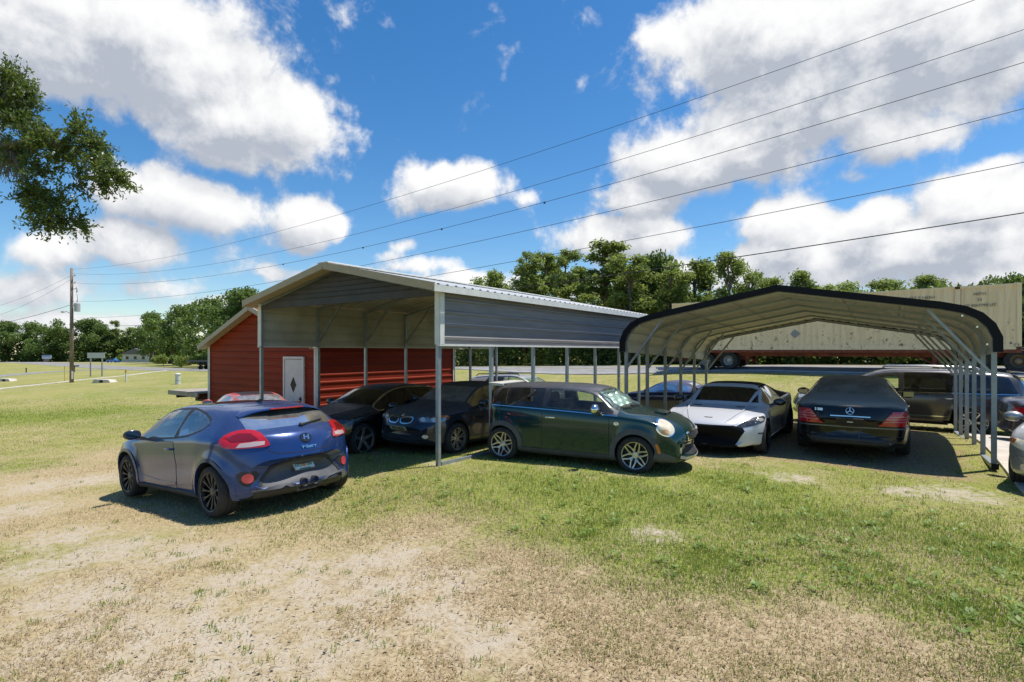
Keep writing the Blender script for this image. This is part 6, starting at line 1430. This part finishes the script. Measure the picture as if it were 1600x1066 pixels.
b = MB(); b.box((0, 0, 6.7), (.1, .9, .1)); b.build('cross_arm', [WOODP], pl2)
for v0, v1, r, lab in ((430, 470, .010, 'thin upper wire running from the pole to the left edge'), (436, 484, .010, 'thin lower wire running from the pole to the left edge'), (476, 501, .020, 'thick service cable running from the pole to the left edge')):
    a = at_depth(112, v0, 57); m_ = at_depth(2, v1, 58.1); s = np.linspace(0, 1, 24); t1 = np.linalg.norm(m_[:2] - a[:2]) / np.linalg.norm(b2 - a[:2]); ze = max(ez + 6.2, m_[2] - 1.2)
    cf = np.polyfit([0, t1, 1], [a[2], m_[2], ze], 2); b = MB(); b.tube([(a[0] + (b2[0] - a[0]) * q, a[1] + (b2[1] - a[1]) * q, np.polyval(cf, q)) for q in s], r, 6, cap=False)
    tag(b.build('service_wire', [WIREM]), lab, 'wire', 'wires left of the pole')

# ---------------------------------------------------------------- semi-trailer with a cream cargo container
CREAM = bpy.data.materials.new('cream_container'); CREAM.use_nodes = True; nt = CREAM.node_tree; P = nt.nodes['Principled BSDF']
o_ = nt.nodes.new('ShaderNodeTexCoord').outputs['Object']; zz = N(nt, 'ShaderNodeSeparateXYZ', ins={0: o_})
mpn = N(nt, 'ShaderNodeMapping', ins={'Vector': o_, 'Scale': (3.0, 1, .35)}); st_ = NOISE(nt, mpn.outputs[0], 2.0, 5, .6); mp2 = N(nt, 'ShaderNodeMapping', ins={'Vector': o_, 'Scale': (2.4, 1, 2.0)}); bl = NOISE(nt, mp2.outputs[0], 1.6, 7, .7)
cc = MIX(nt, STEP(nt, st_, .35, .75), (.96, .74, .49), (.80, .60, .38))
rust = M_(nt, 'MULTIPLY', STEP(nt, bl, .555, .64), STEP(nt, zz.outputs[2], 1.9, .5)); rust = M_(nt, 'ADD', rust, STEP(nt, NOISE(nt, o_, 3.3, 6, .7), .70, .76), clamp=True)
cc = MIX(nt, M_(nt, 'MULTIPLY', rust, .85), cc, (.13, .05, .022)); nt.links.new(cc, P.inputs['Base Color']); P.inputs['Roughness'].default_value = .6
ang = math.atan2(32.29 - 33.99, 4.66 + 11.41)
def trailer_root(name, label, cat):
    return root(name, label, cat, (-11.41, 33.99, 2.08), ang)
co = trailer_root('cargo_container', 'long rust stained cream cargo container on a red trailer behind the carports', 'container')
LC, HC, WC = 16.15, 2.92, 2.5
def corr(mb, y0, out, x0, x1, z0, z1, pitch=.278, d=.055):
    p = []; x = x0
    while x + pitch <= x1:
        p += [(x, 0), (x + .07, 0), (x + .139, d), (x + .209, d)]; x += pitch
    p += [(x, 0), (x1, 0)]
    vs = [(a, y0 + out * (b - d), z) for z in (z0, z1) for a, b in p]; n = len(p)
    mb.add(vs, [(i, i + 1, n + i + 1, n + i) for i in range(n - 1)])
mb = MB(); corr(mb, 0, -1, .15, 2.05, .24, HC - .10); corr(mb, 0, -1, 2.25, 13.85, .24, HC - .10); corr(mb, 0, -1, 14.1, LC - .15, .24, HC - .10); corr(mb, WC, 1, .15, LC - .15, .24, HC - .10); mb.build('side_wall', [CREAM], co)
mb = MB(); mb.box((LC / 2, WC / 2, HC - .03), (LC - .02, WC - .02, .04)); mb.build('roof', [CREAM], co)
mb = MB()
for y in (.03, WC - .03):
    mb.box((LC / 2, y, HC - .05), (LC, .07, .10)); mb.box((LC / 2, y, .12), (LC, .075, .24)); mb.box((LC / 2, y - (.02 if y < 1 else -.02), .03), (LC + .02, .06, .06))
    for x in (.075, LC - .075): mb.box((x, y, HC / 2), (.15, .08, HC - .02))
    for x in (2.15, 13.97): mb.box((x, y, HC / 2), (.22, .072, HC - .04))
mb.build('frame', [CREAM], co)
RUSTM = mat('rusted_steel', (.12, .05, .025), .85, var=.35, vscale=6)
for x in (.09, 2.15, 13.97, LC - .09):
    for z in (.06, HC - .06):
        for y in (.02, WC - .02):
            mb = MB(); mb.box((x, y, z), (.18, .12, .125), bev=.01); mb.build('corner_casting', [RUSTM if (x == 13.97 or z < 1) else CREAM], co)
mb = MB(); mb.box((LC - .04, WC / 2, HC / 2), (.05, WC - .1, HC - .2)); mb.build('front_wall', [CREAM], co)
for k in (0, 1):
    mb = MB(); mb.box((.05, WC * (.26 + .48 * k), HC / 2), (.05, WC * .46, HC - .25)); d = mb.build('door', [CREAM], co)
    mb = MB(); 
    for q in (-.2, .2): mb.tube([(.0, WC * (.26 + .48 * k) + q, .2), (.0, WC * (.26 + .48 * k) + q, HC - .2)], .02, 6)
    mb.build('lock_rod', [GALV], d)
INKC = mat('faded_lettering', (.22, .20, .175), .8)
def side_text(s, x, z, size):
    M = BASIS(Vector((1, 0, 0)), Vector((0, 0, 1)), Vector((0, -1, 0)), Vector((x, -.008, z))); text_mesh('lettering', s, size, INKC, co, M, .006, .002)
side_text('CMCU 1 857 5 H65H', 12.25, HC - .45, .20); side_text('NETH', 14.75, HC - .40, .17); side_text('53', 14.75, HC - .66, .17); side_text('CE 4567798 UT', 14.75, HC - .92, .17)
mb = MB(); mb.add([(7.1, -.006, .62), (7.35, -.006, .87), (7.1, -.006, 1.12), (6.85, -.006, .87)], [(0, 1, 2, 3)]); mb.build('placard', [mat('placard_grey', (.30, .30, .31), .6)], co)
mb = MB(); mb.box((11.6, -.004, HC - .85), (1.5, .012, .42)); mb.build('patch_panel', [mat('stained_panel', (.50, .43, .30), .7, var=.3, vscale=4, col2=(.22, .10, .05), thr=(.5, .7))], co)
RF = mat('red_oxide_frame', (.23, .055, .030), .7, var=.3, vscale=3)
tr = root('container_chassis', 'rusty red container trailer with twin axles standing on the road', 'trailer', (-11.41, 33.99, 0), ang)
def gz_at(s, y=0): return H1(-11.41 + math.cos(ang) * s - math.sin(ang) * y, 33.99 + math.sin(ang) * s + math.cos(ang) * y) + .05
mb = MB()
for y in (.55, WC - .55): mb.box((LC / 2 - .2, y, 1.87), (LC - .6, .12, .30))
for y in (.03, WC - .03): mb.box((LC / 2, y, 1.995), (LC, .10, .13))
for x in np.arange(.4, LC, 1.25): mb.box((x, WC / 2, 1.95), (.1, WC - .06, .12))
mb.build('frame_rails', [RF], tr)
mb = MB(); mb.box((2.85, WC / 2, 1.62), (2.9, 1.0, .22))
for y in (.6, WC - .6): mb.box((2.1, y, 1.5), (.2, .1, .4)); mb.box((3.5, y, 1.5), (.2, .1, .4)); mb.box((4.4, y, 1.55), (.2, .1, .5))
mb.build('bogie', [RF], tr)
mb = MB(); mb.box((.15, WC / 2, 1.42), (.1, WC - .1, .12)); mb.box((.15, .6, 1.68), (.08, .08, .5)); mb.box((.15, WC - .6, 1.68), (.08, .08, .5)); mb.build('rear_bumper', [RF], tr)
TRIM_W = mat('truck_rim', (.50, .49, .46), .5, .3, var=.2, vscale=8); TRIM_B = mat('bronze_rim', (.26, .20, .14), .5, .4)
def truck_wheel(parent, s, y, r, side, m):
    g = gz_at(s, y); h = .28
    mb = MB(); mb.lathe([(-h, r * .55), (-h, r * .95), (-h * .8, r), (h * .8, r), (h, r * .95), (h, r * .55)], 36); w = mb.build('wheel', [RUBBER], parent, True, 40)
    mb = MB(); mb.lathe([(-.26, r * .56), (-.24, r * .52), (-.05, r * .45), (-.02, r * .32), (-.14, r * .28), (-.20, r * .12), (-.20, .001)] if side < 0 else [(.26, r * .56), (.2, r * .5), (.05, r * .3), (.05, .001)], 28); mb.build('rim', [m], w, True, 40)
    w.location = (s, y, g + r - parent.location.z); return w
for s in (2.16, 3.5):
    for y, sd in ((.31, -1), (WC - .31, 1)): truck_wheel(tr, s, y, .52, sd, TRIM_W)
for y in (.45, WC - .45):
    mb = MB(); mb.box((13.1, y, 1.45), (.16, .16, .75)); mb.box((13.1, y, 1.14), (.10, .10, .3)); mb.box((13.1, y, 1.06), (.3, .26, .04)); mb.beam((13.1, y, 1.35), (12.3, y, 1.85), .06, .06); mb.build('landing_leg', [RF], tr)
tk = root('tractor_unit', 'dark tractor unit whose rear wheels show under the front of the container', 'truck', (-11.41, 33.99, 0), ang)
mb = MB()
for y in (.85, WC - .85): mb.box((17.8, y, 1.62), (6.6, .10, .26))
mb.box((15.4, WC / 2, 1.80), (1.0, 1.0, .10)); mb.box((17.6, WC / 2, 1.4), (1.5, 2.3, .6), bev=.05); mb.build('chassis', [BPLAST], tk)
for s in (14.75, 16.05, 20.6):
    for y, sd in ((.31, -1), (WC - .31, 1)): truck_wheel(tk, s, y, .52, sd, TRIM_B)
mb = MB(); mb.box((19.3, WC / 2, 3.0), (2.0, 2.4, 2.3), bev=.18); mb.prism([(20.2, 1.4), (22.0, 1.4), (22.0, 2.35), (20.2, 2.55)], .2, WC - .2, 'Y'); cb = mb.build('cab', [mat('truck_white', (.6, .6, .6), .3, coat=.6)], tk, True, 40)
mb = MB(); mb.box((19.75, WC / 2, 3.25), (.7, 2.42, .65), bev=.03); mb.box((20.31, WC / 2, 3.25), (.02, 2.0, .75)); mb.build('window', [BLKGL], cb)

# ---------------------------------------------------------------- small things in the left distance
def at_px(u, v): p = to_ground(u, v); return Vector((p[0], p[1], H1(p[0], p[1])))
YAWDIR = YAW
def facing(name, label, cat, u, v, group=None): p = at_px(u, v); return root(name, label, cat, p, YAW, group), np.linalg.norm([p.x, p.y]) and float(np.dot([p.x, p.y], CF[:2]))
GALP = mat('sign_post_steel', (.34, .33, .32), .6, .4)
s_, Z = facing('road_sign', 'back of a wide grey road sign standing on two posts', 'sign', 150, 588.5)
k = Z / FPX
mb = MB(); mb.box((0, 0, 33 * k), (27 * k, .04, 8.5 * k)); mb.build('panel', [mat('sign_back', (.52, .52, .50), .5, .3, var=.1)], s_)
for q in (-9, 9): mb = MB(); mb.box((q * k, .06, 18 * k), (.14, .10, 37 * k)); mb.build('post', [GALP], s_)
mb = MB(); mb.box((0, .03, 35.5 * k), (27 * k, .05, .06)); mb.box((0, .03, 30.8 * k), (27 * k, .05, .06)); mb.build('stiffener', [GALP], s_)
s_, Z = facing('marquee_sign', 'white roadside sign board on a low base below the far oaks', 'sign', 73, 566); k = Z / FPX
mb = MB(); mb.box((0, 0, 8 * k), (14 * k, .25, 6.0 * k)); mb.build('board', [mat('sign_white', (.62, .66, .70), .4)], s_)
mb = MB(); mb.box((0, -.14, 9.6 * k), (13 * k, .03, 1.8 * k)); mb.build('header', [mat('sign_blue', (.12, .25, .45), .5)], s_)
mb = MB(); mb.box((0, 0, 2.5 * k), (9 * k, .4, 5 * k)); mb.build('base', [mat('brick_base', (.30, .20, .15), .85, var=.2)], s_)
s_, Z = facing('mailbox', 'black mailbox on a post just right of the utility pole', 'mailbox', 116.5, 581.5); k = Z / FPX
mb = MB(); mb.box((0, 0, .5), (.12, .12, 1.1)); mb.build('post', [WOODP], s_)
mb = MB(); mb.prism([(-.14, 1.0), (.14, 1.0), (.14, 1.14), (.09, 1.24), (-.09, 1.24), (-.14, 1.14)], -.1, .75, 'X'); mb.build('box', [BPLAST], s_)
def post_thing(name, label, cat, u, v, h, w, m, cap=None, group=None):
    s_, Z = facing(name, label, cat, u, v, group); mb = MB(); mb.box((0, 0, h / 2 - .05), (w, w, h + .1), bev=w * .15); mb.build('post', [m], s_)
    mb = MB(); mb.box((0, 0, h * .9), (w * 1.25, w * 1.25, h * .2)); mb.build('cap', [cap or m], s_); return s_
YELM = mat('marker_yellow', (.60, .42, .06), .6); WHM = mat('marker_white', (.66, .64, .58), .6)
post_thing('marker_post', 'white marker post with a yellow top beside the concrete path', 'post', 197, 597, 1.15, .13, WHM, YELM)
post_thing('bollard', 'small dark post standing in the grass at far left', 'post', 41, 582.5, .85, .13, BPLAST)
post_thing('marker_stake', 'thin yellow stake standing left of the utility pole', 'stake', 101, 596, 1.7, .06, YELM)
post_thing('fire_hydrant', 'small yellow hydrant on the far verge', 'hydrant', 52, 564.5, .9, .45, YELM)
s_, Z = facing('utility_pedestal', 'white plastic utility pedestal standing alone in the lawn', 'pedestal', 278, 600.5)
mb = MB(); mb.lathe([(0, .001), (0, .21), (.78, .21), (.80, .24), (.88, .24), (.93, .16), (.95, .001)], 24, 0, 'Z'); mb.build('body', [mat('pedestal_white', (.60, .61, .58), .5, var=.1)], s_, True, 40)
mb = MB(); mb.lathe([(.30, .212), (.30, .216), (.34, .216), (.34, .212)], 24, 0, 'Z'); mb.build('band', [mat('pedestal_grey', (.35, .36, .36), .5)], s_)
for (u, v, w, lab) in ((12, 596, 1.6, 'concrete culvert end with a dark pipe mouth at far left'), (164, 598, 2.0, 'pale concrete culvert slab right of the utility pole')):
    s_, Z = facing('culvert', lab, 'culvert', u, v); mb = MB(); mb.prism([(-w / 2, -.1), (w / 2, -.1), (w / 2 * .7, .30), (-w / 2 * .7, .34)], -.5, .5, 'Y'); mb.build('headwall', [CONC], s_)
    mb = MB(); mb.lathe([(-.53, .001), (-.53, .17), (-.50, .19)], 18, 0, 'Y', (0, 0, .10)); mb.build('pipe', [DARK], s_)
# far white house, far blue car
hp, Z = behind_road(222, 44); hs = root('white_house', 'small white house half hidden under the far trees', 'house', (hp[0], hp[1], H1(*hp)), YAW)
mb = MB(); mb.box((0, 0, 1.5), (11, 8, 3.2)); mb.build('wall', [mat('house_white', (.55, .55, .52), .7)], hs)
mb = MB(); mb.prism([(-6, 3.0), (6, 3.0), (0, 5.4)], -4.5, 4.5, 'Y'); mb.build('roof', [mat('house_roof', (.16, .155, .15), .8, var=.1)], hs)
for x in (-3.2, 0, 3.2):
    mb = MB(); mb.box((x, -4.0, 1.6), (1.1, .08, 1.3)); w_ = mb.build('window', [BLKGL], hs); mb = MB(); mb.box((x, -4.02, 2.28), (1.3, .1, .1)); mb.box((x, -4.02, .92), (1.3, .12, .1)); mb.build('frame', [WHITE], w_)
cp_ = to_ground(177, 567); bc_ = root('blue_car', 'tiny bright blue car parked beyond the road at left', 'car', (cp_[0], cp_[1], H1(cp_[0], cp_[1]) + .05), YAW)
mb = MB(); mb.prism([(-2.1, .3), (2.1, .3), (2.15, .75), (1.2, .95), (.6, 1.45), (-1.0, 1.45), (-1.7, 1.0), (-2.15, .9)], -.85, .85, 'Y'); bd = mb.build('body', [mat('bright_blue', (.03, .16, .42), .3, coat=1)], bc_)
mb = MB(); mb.prism([(-1.5, 1.0), (1.0, 1.0), (.5, 1.38), (-.95, 1.38)], -.87, .87, 'Y'); mb.build('window', [BLKGL], bc_)
for x in (-1.35, 1.35):
    for y in (-.8, .8): mb = MB(); mb.lathe([(-.1, .001), (-.1, .32), (.1, .32), (.1, .001)], 18, 0, 'Y', (x, y, .32)); mb.build('wheel', [RUBBER], bc_)
# dark flatbed on the verge left of the shed
fp = at_px(322, 577.5); fb_ = root('flatbed_trailer', 'dark flatbed trailer parked by the road left of the red shed', 'trailer', fp, YAW)
Zf = float(np.dot([fp.x, fp.y], CF[:2])); k = Zf / FPX
mb = MB(); mb.box((20 * k, 0, 13 * k), (90 * k, 2.4, .22)); mb.box((20 * k, -1.2, 13.6 * k), (90 * k, .08, .3)); mb.build('deck', [mat('flatbed_steel', (.12, .12, .115), .6, .3, var=.2)], fb_)
for x in (-4, 12):
    for y in (-.95, .95): mb = MB(); mb.lathe([(-.15, .2), (-.15, .42), (.15, .42), (.15, .2), (.1, .001)], 24, 0, 'Y', (x * k, y, .42)); mb.build('wheel', [RUBBER], fb_, True, 40)
mb = MB(); mb.box((4 * k, 0, 9 * k), (24 * k, 1.6, .5)); mb.build('axle_box', [DARK], fb_)
# old plank trailer beside the shed
pt_ = root('plank_trailer', 'weathered plank trailer deck on rusty beams left of the red shed', 'trailer', (-21.5, 11.8, H1(-21.5, 11.8)))
Wd = mat('weathered_planks', (.33, .29, .24), .85, var=.25, vscale=2, stretch=(6, .6, 1)); gz = pt_.location.z
mb = MB()
for i in range(9): mb.box((-.98 + i * .245, random.uniform(-.05, .05), .50 - gz), (.235, 4.6 + random.uniform(-.1, .1), .05))
mb.box((0, -2.28, .44 - gz), (2.3, .06, .16)); mb.build('deck', [Wd], pt_)
for x in (-.8, .8): mb = MB(); mb.box((x, 0, .33 - gz), (.1, 4.3, .18)); mb.build('beam', [RUSTM], pt_)
mb = MB(); mb.box((-.2, -1.7, .32 - gz), (1.5, .16, .14)); mb.box((.4, -1.7, .20 - gz), (1.0, .2, .14)); mb.build('timber_block', [mat('old_timber', (.16, .11, .07), .9, var=.3)], pt_)
for x in (-.85, .85):
    for y in (-.3, .6): mb = MB(); mb.lathe([(-.1, .14), (-.1, .32), (.1, .32), (.1, .14), (.08, .001)], 20, 0, 'Y', (0, 0, 0)); w_ = mb.build('wheel', [RUBBER], pt_, True, 40); w_.rotation_euler = (0, 0, math.pi / 2); w_.location = (x, y, .31)
# ramps and odds lying on the road verge behind the carports
rp = to_ground(1062, 578.5); rs = root('metal_ramp', 'flat metal ramp lying by the road left of the trailer wheels', 'ramp', (rp[0], rp[1], H1(rp[0], rp[1])), YAW - .1)
mb = MB(); 
for y in (-.35, .35): mb.box((0, y, .12), (2.9, .1, .12))
for x in np.arange(-1.4, 1.5, .28): mb.box((x, 0, .12), (.05, .62, .08))
mb.build('frame', [GALV], rs); mb = MB(); mb.box((0, -.42, .10), (2.9, .03, .20)); mb.build('edge', [mat('ramp_pale', (.45, .46, .50), .5, .3)], rs)

# ---------------------------------------------------------------- grass blades, weeds and litter (thinning out with distance)
def vnoise(x, y, s, seed):
    g_ = np.random.default_rng(seed).random((64, 64)); X = x / s; Y = y / s; i = np.floor(X).astype(int); j = np.floor(Y).astype(int); fx = X - i; fy = Y - j
    fx = fx * fx * (3 - 2 * fx); fy = fy * fy * (3 - 2 * fy); q = lambda a, b: g_[a % 64, b % 64]
    return (q(i, j) * (1 - fx) + q(i + 1, j) * fx) * (1 - fy) + (q(i, j + 1) * (1 - fx) + q(i + 1, j + 1) * fx) * fy
rg = np.random.default_rng(21)
def scatter(n, z0, z1, lat=1.12):
    Z = z0 * np.exp(rg.random(n) * math.log(z1 / z0)); X = (rg.random(n) * 2 - 1) * lat * Z
    x = X * CR[0] + Z * CF[0]; y = X * CR[1] + Z * CF[1]; return x, y, Z
def clear(x, y):
    ok = ~((x > 1.50) & (x < 9.2) & (y > 10.2) & (y < 19.2)); ok &= ~((x > BX0) & (x < BX1) & (y > BY0) & (y < BY1)); ok &= y < np.interp(x, nex, ney) - .3
    return ok
x, y, Z = scatter(640000, 2.9, 34)
sand, brown, green, dirt = masks(x, y)
pn = vnoise(x, y, .55, 1) * .5 + vnoise(x, y, .19, 2) * .5; pm_ = vnoise(x, y, 1.7, 3)
dens_ = np.clip(.25 + 1.15 * (pn - .30) + .35 * green - 1.05 * sand * (pm_ + .25) - .50 * dirt, .04, 1)
keep = clear(x, y) & (rg.random(len(x)) < dens_); x, y, Z, green, brown, pn, pm_, dirt = [q[keep] for q in (x, y, Z, green, brown, pn, pm_, dirt)]
cx_, cy_, cz_ = scatter(340, 2.9, 12); cm = masks(cx_, cy_); ck = rg.random(340) < np.clip(.35 + .8 * cm[0], 0, 1); cx_, cy_, cz_ = cx_[ck], cy_[ck], cz_[ck]; nt_ = 22     # separate tufts
tx = np.repeat(cx_, nt_) + rg.normal(size=len(cx_) * nt_) * np.repeat(.02 + .035 * rg.random(len(cx_)), nt_); ty = np.repeat(cy_, nt_) + rg.normal(size=len(cx_) * nt_) * .035; tz = np.repeat(cz_, nt_); n0 = len(x)
x = np.concatenate([x, tx]); y = np.concatenate([y, ty]); Z = np.concatenate([Z, tz]); green = np.concatenate([green, np.full(len(tx), .30)]); brown = np.concatenate([brown, np.zeros(len(tx))]); pn = np.concatenate([pn, np.full(len(tx), .9)]); pm_ = np.concatenate([pm_, np.full(len(tx), .8)]); sandk = np.concatenate([sand[keep], np.zeros(len(tx))])
n = len(x); gz_ = HT(x, y) + .012 * np.sin(x * 2.1 + 1.3 * np.sin(y * 1.7)) * np.sin(y * 2.7 + x)
pg = np.clip(.50 + .45 * green - .42 * brown - .30 * sandk + .8 * (pm_ - .5) + .55 * (pn - .5) + .10 * np.clip(Z - 8, 0, 10) / 10, .06, .97); isg = rg.random(n) < pg
h = np.where(isg, .018 + .026 * rg.random(n), .016 + .026 * rg.random(n)) * (.75 + .5 * green) * np.clip(.8 + Z / 40, .8, 1.5)
w = np.maximum(.0034 + .003 * rg.random(n), .00042 * Z); az = rg.random(n) * 6.283; lean = np.where(isg, .25 + .75 * rg.random(n), 1.1 + .42 * rg.random(n))
dx, dy = np.cos(az), np.sin(az); L = h * np.where(isg, 1.25, 1.9)
tip = np.stack([x + dx * np.sin(lean) * L, y + dy * np.sin(lean) * L, gz_ + np.cos(lean) * L + .006], 1)
mid = np.stack([x + dx * np.sin(lean * .6) * L * .5, y + dy * np.sin(lean * .6) * L * .5, gz_ + np.cos(lean * .6) * L * .55 + .003], 1)
sx = np.stack([-dy * w, dx * w, np.zeros(n)], 1); base = np.stack([x, y, gz_ - .004], 1)
BV = np.stack([base - sx * .5, mid - sx * .55, tip, mid + sx * .55 + [0, 0, .0], base + sx * .5], 1).reshape(-1, 3)
me = bpy.data.meshes.new('grass'); np_mesh(me, BV, np.arange(n * 5).reshape(-1, 5))
at = me.attributes.new('green', 'FLOAT', 'POINT'); at.data.foreach_set('value', np.repeat(isg * (.35 + .65 * np.clip(green + .35 * rg.random(n), 0, 1)), 5).astype(np.float32))
gb = bpy.data.materials.new('grass_blades'); gb.use_nodes = True; nt = gb.node_tree; nt.nodes.clear()
rnd = nt.nodes.new('ShaderNodeNewGeometry').outputs['Random Per Island']; gat = N(nt, 'ShaderNodeAttribute', attribute_name='green').outputs['Fac']
straw = MIX(nt, rnd, (.40, .30, .165), (.68, .56, .37)); gre = MIX(nt, rnd, (.17, .25, .040), (.40, .44, .10))
cg = MIX(nt, STEP(nt, gat, .1, .55), straw, gre)
pr_b = N(nt, 'ShaderNodeBsdfPrincipled', ins={'Base Color': cg, 'Roughness': .6, 'Specular IOR Level': .25}); tb_ = N(nt, 'ShaderNodeBsdfTranslucent', ins={0: cg})
mxb = N(nt, 'ShaderNodeMixShader', ins={0: .42, 1: pr_b.outputs[0], 2: tb_.outputs[0]}); ob_ = nt.nodes.new('ShaderNodeOutputMaterial'); nt.links.new(mxb.outputs[0], ob_.inputs[0])
me.materials.append(gb); tag(link(bpy.data.objects.new('grass', me)), 'short patchy green and straw grass of the foreground', 'grass', kind='stuff')
# low broad-leaved weeds
x, y, Z = scatter(2600, 3.2, 16); sand, brown, green, dirt = masks(x, y); k = clear(x, y) & (rg.random(len(x)) < np.clip(-.06 + .75 * green - 1.2 * sand - .4 * brown, 0.0, 1)); x, y, Z = x[k], y[k], Z[k]
WV = []
for a, b, z in zip(x, y, HT(x, y)):
    m_ = rg.integers(9, 20); az = rg.random(m_) * 6.283; r0 = rg.random(m_) * .07; L = .03 + .035 * rg.random(m_); up_a = .2 + .7 * rg.random(m_)
    o = np.stack([a + np.cos(az) * r0, b + np.sin(az) * r0, z + .01 + .03 * rg.random(m_)], 1); d = np.stack([np.cos(az) * np.cos(up_a), np.sin(az) * np.cos(up_a), np.sin(up_a)], 1); sd = np.stack([-np.sin(az), np.cos(az), np.zeros(m_)], 1)
    WV.append(np.stack([o, o + d * L[:, None] * .5 + sd * L[:, None] * .28, o + d * L[:, None], o + d * L[:, None] * .5 - sd * L[:, None] * .28], 1).reshape(-1, 3))
WV = np.concatenate(WV); tag(leaf_obj('weeds', WV, np.arange(len(WV)).reshape(-1, 4), leaf_mat('weed_leaves', (.15, .25, .045), (.32, .42, .10), 3.0, .35), None), 'low broad leaved weeds tufting through the grass', 'weeds', kind='stuff')
x, y, Z = scatter(2600, 2.9, 16); k = clear(x, y); x, y = x[k], y[k]; z = HT(x, y) + .018; az = rg.random(len(x)) * 6.283; L = .009 + .016 * rg.random(len(x)); d = np.stack([np.cos(az) * L, np.sin(az) * L, (rg.random(len(x)) - .5) * L], 1); sd = np.stack([-np.sin(az) * L * .5, np.cos(az) * L * .5, (rg.random(len(x)) - .3) * L * .4], 1); c = np.stack([x, y, z], 1)
LVV = np.stack([c - d, c + sd, c + d, c - sd], 1).reshape(-1, 3)
tag(leaf_obj('fallen_leaves', LVV, np.arange(len(LVV)).reshape(-1, 4), leaf_mat('dead_leaves', (.22, .15, .09), (.50, .39, .25), 3.0, .3, .8), None), 'dry fallen leaves and bits scattered over the lawn', 'litter', kind='stuff')
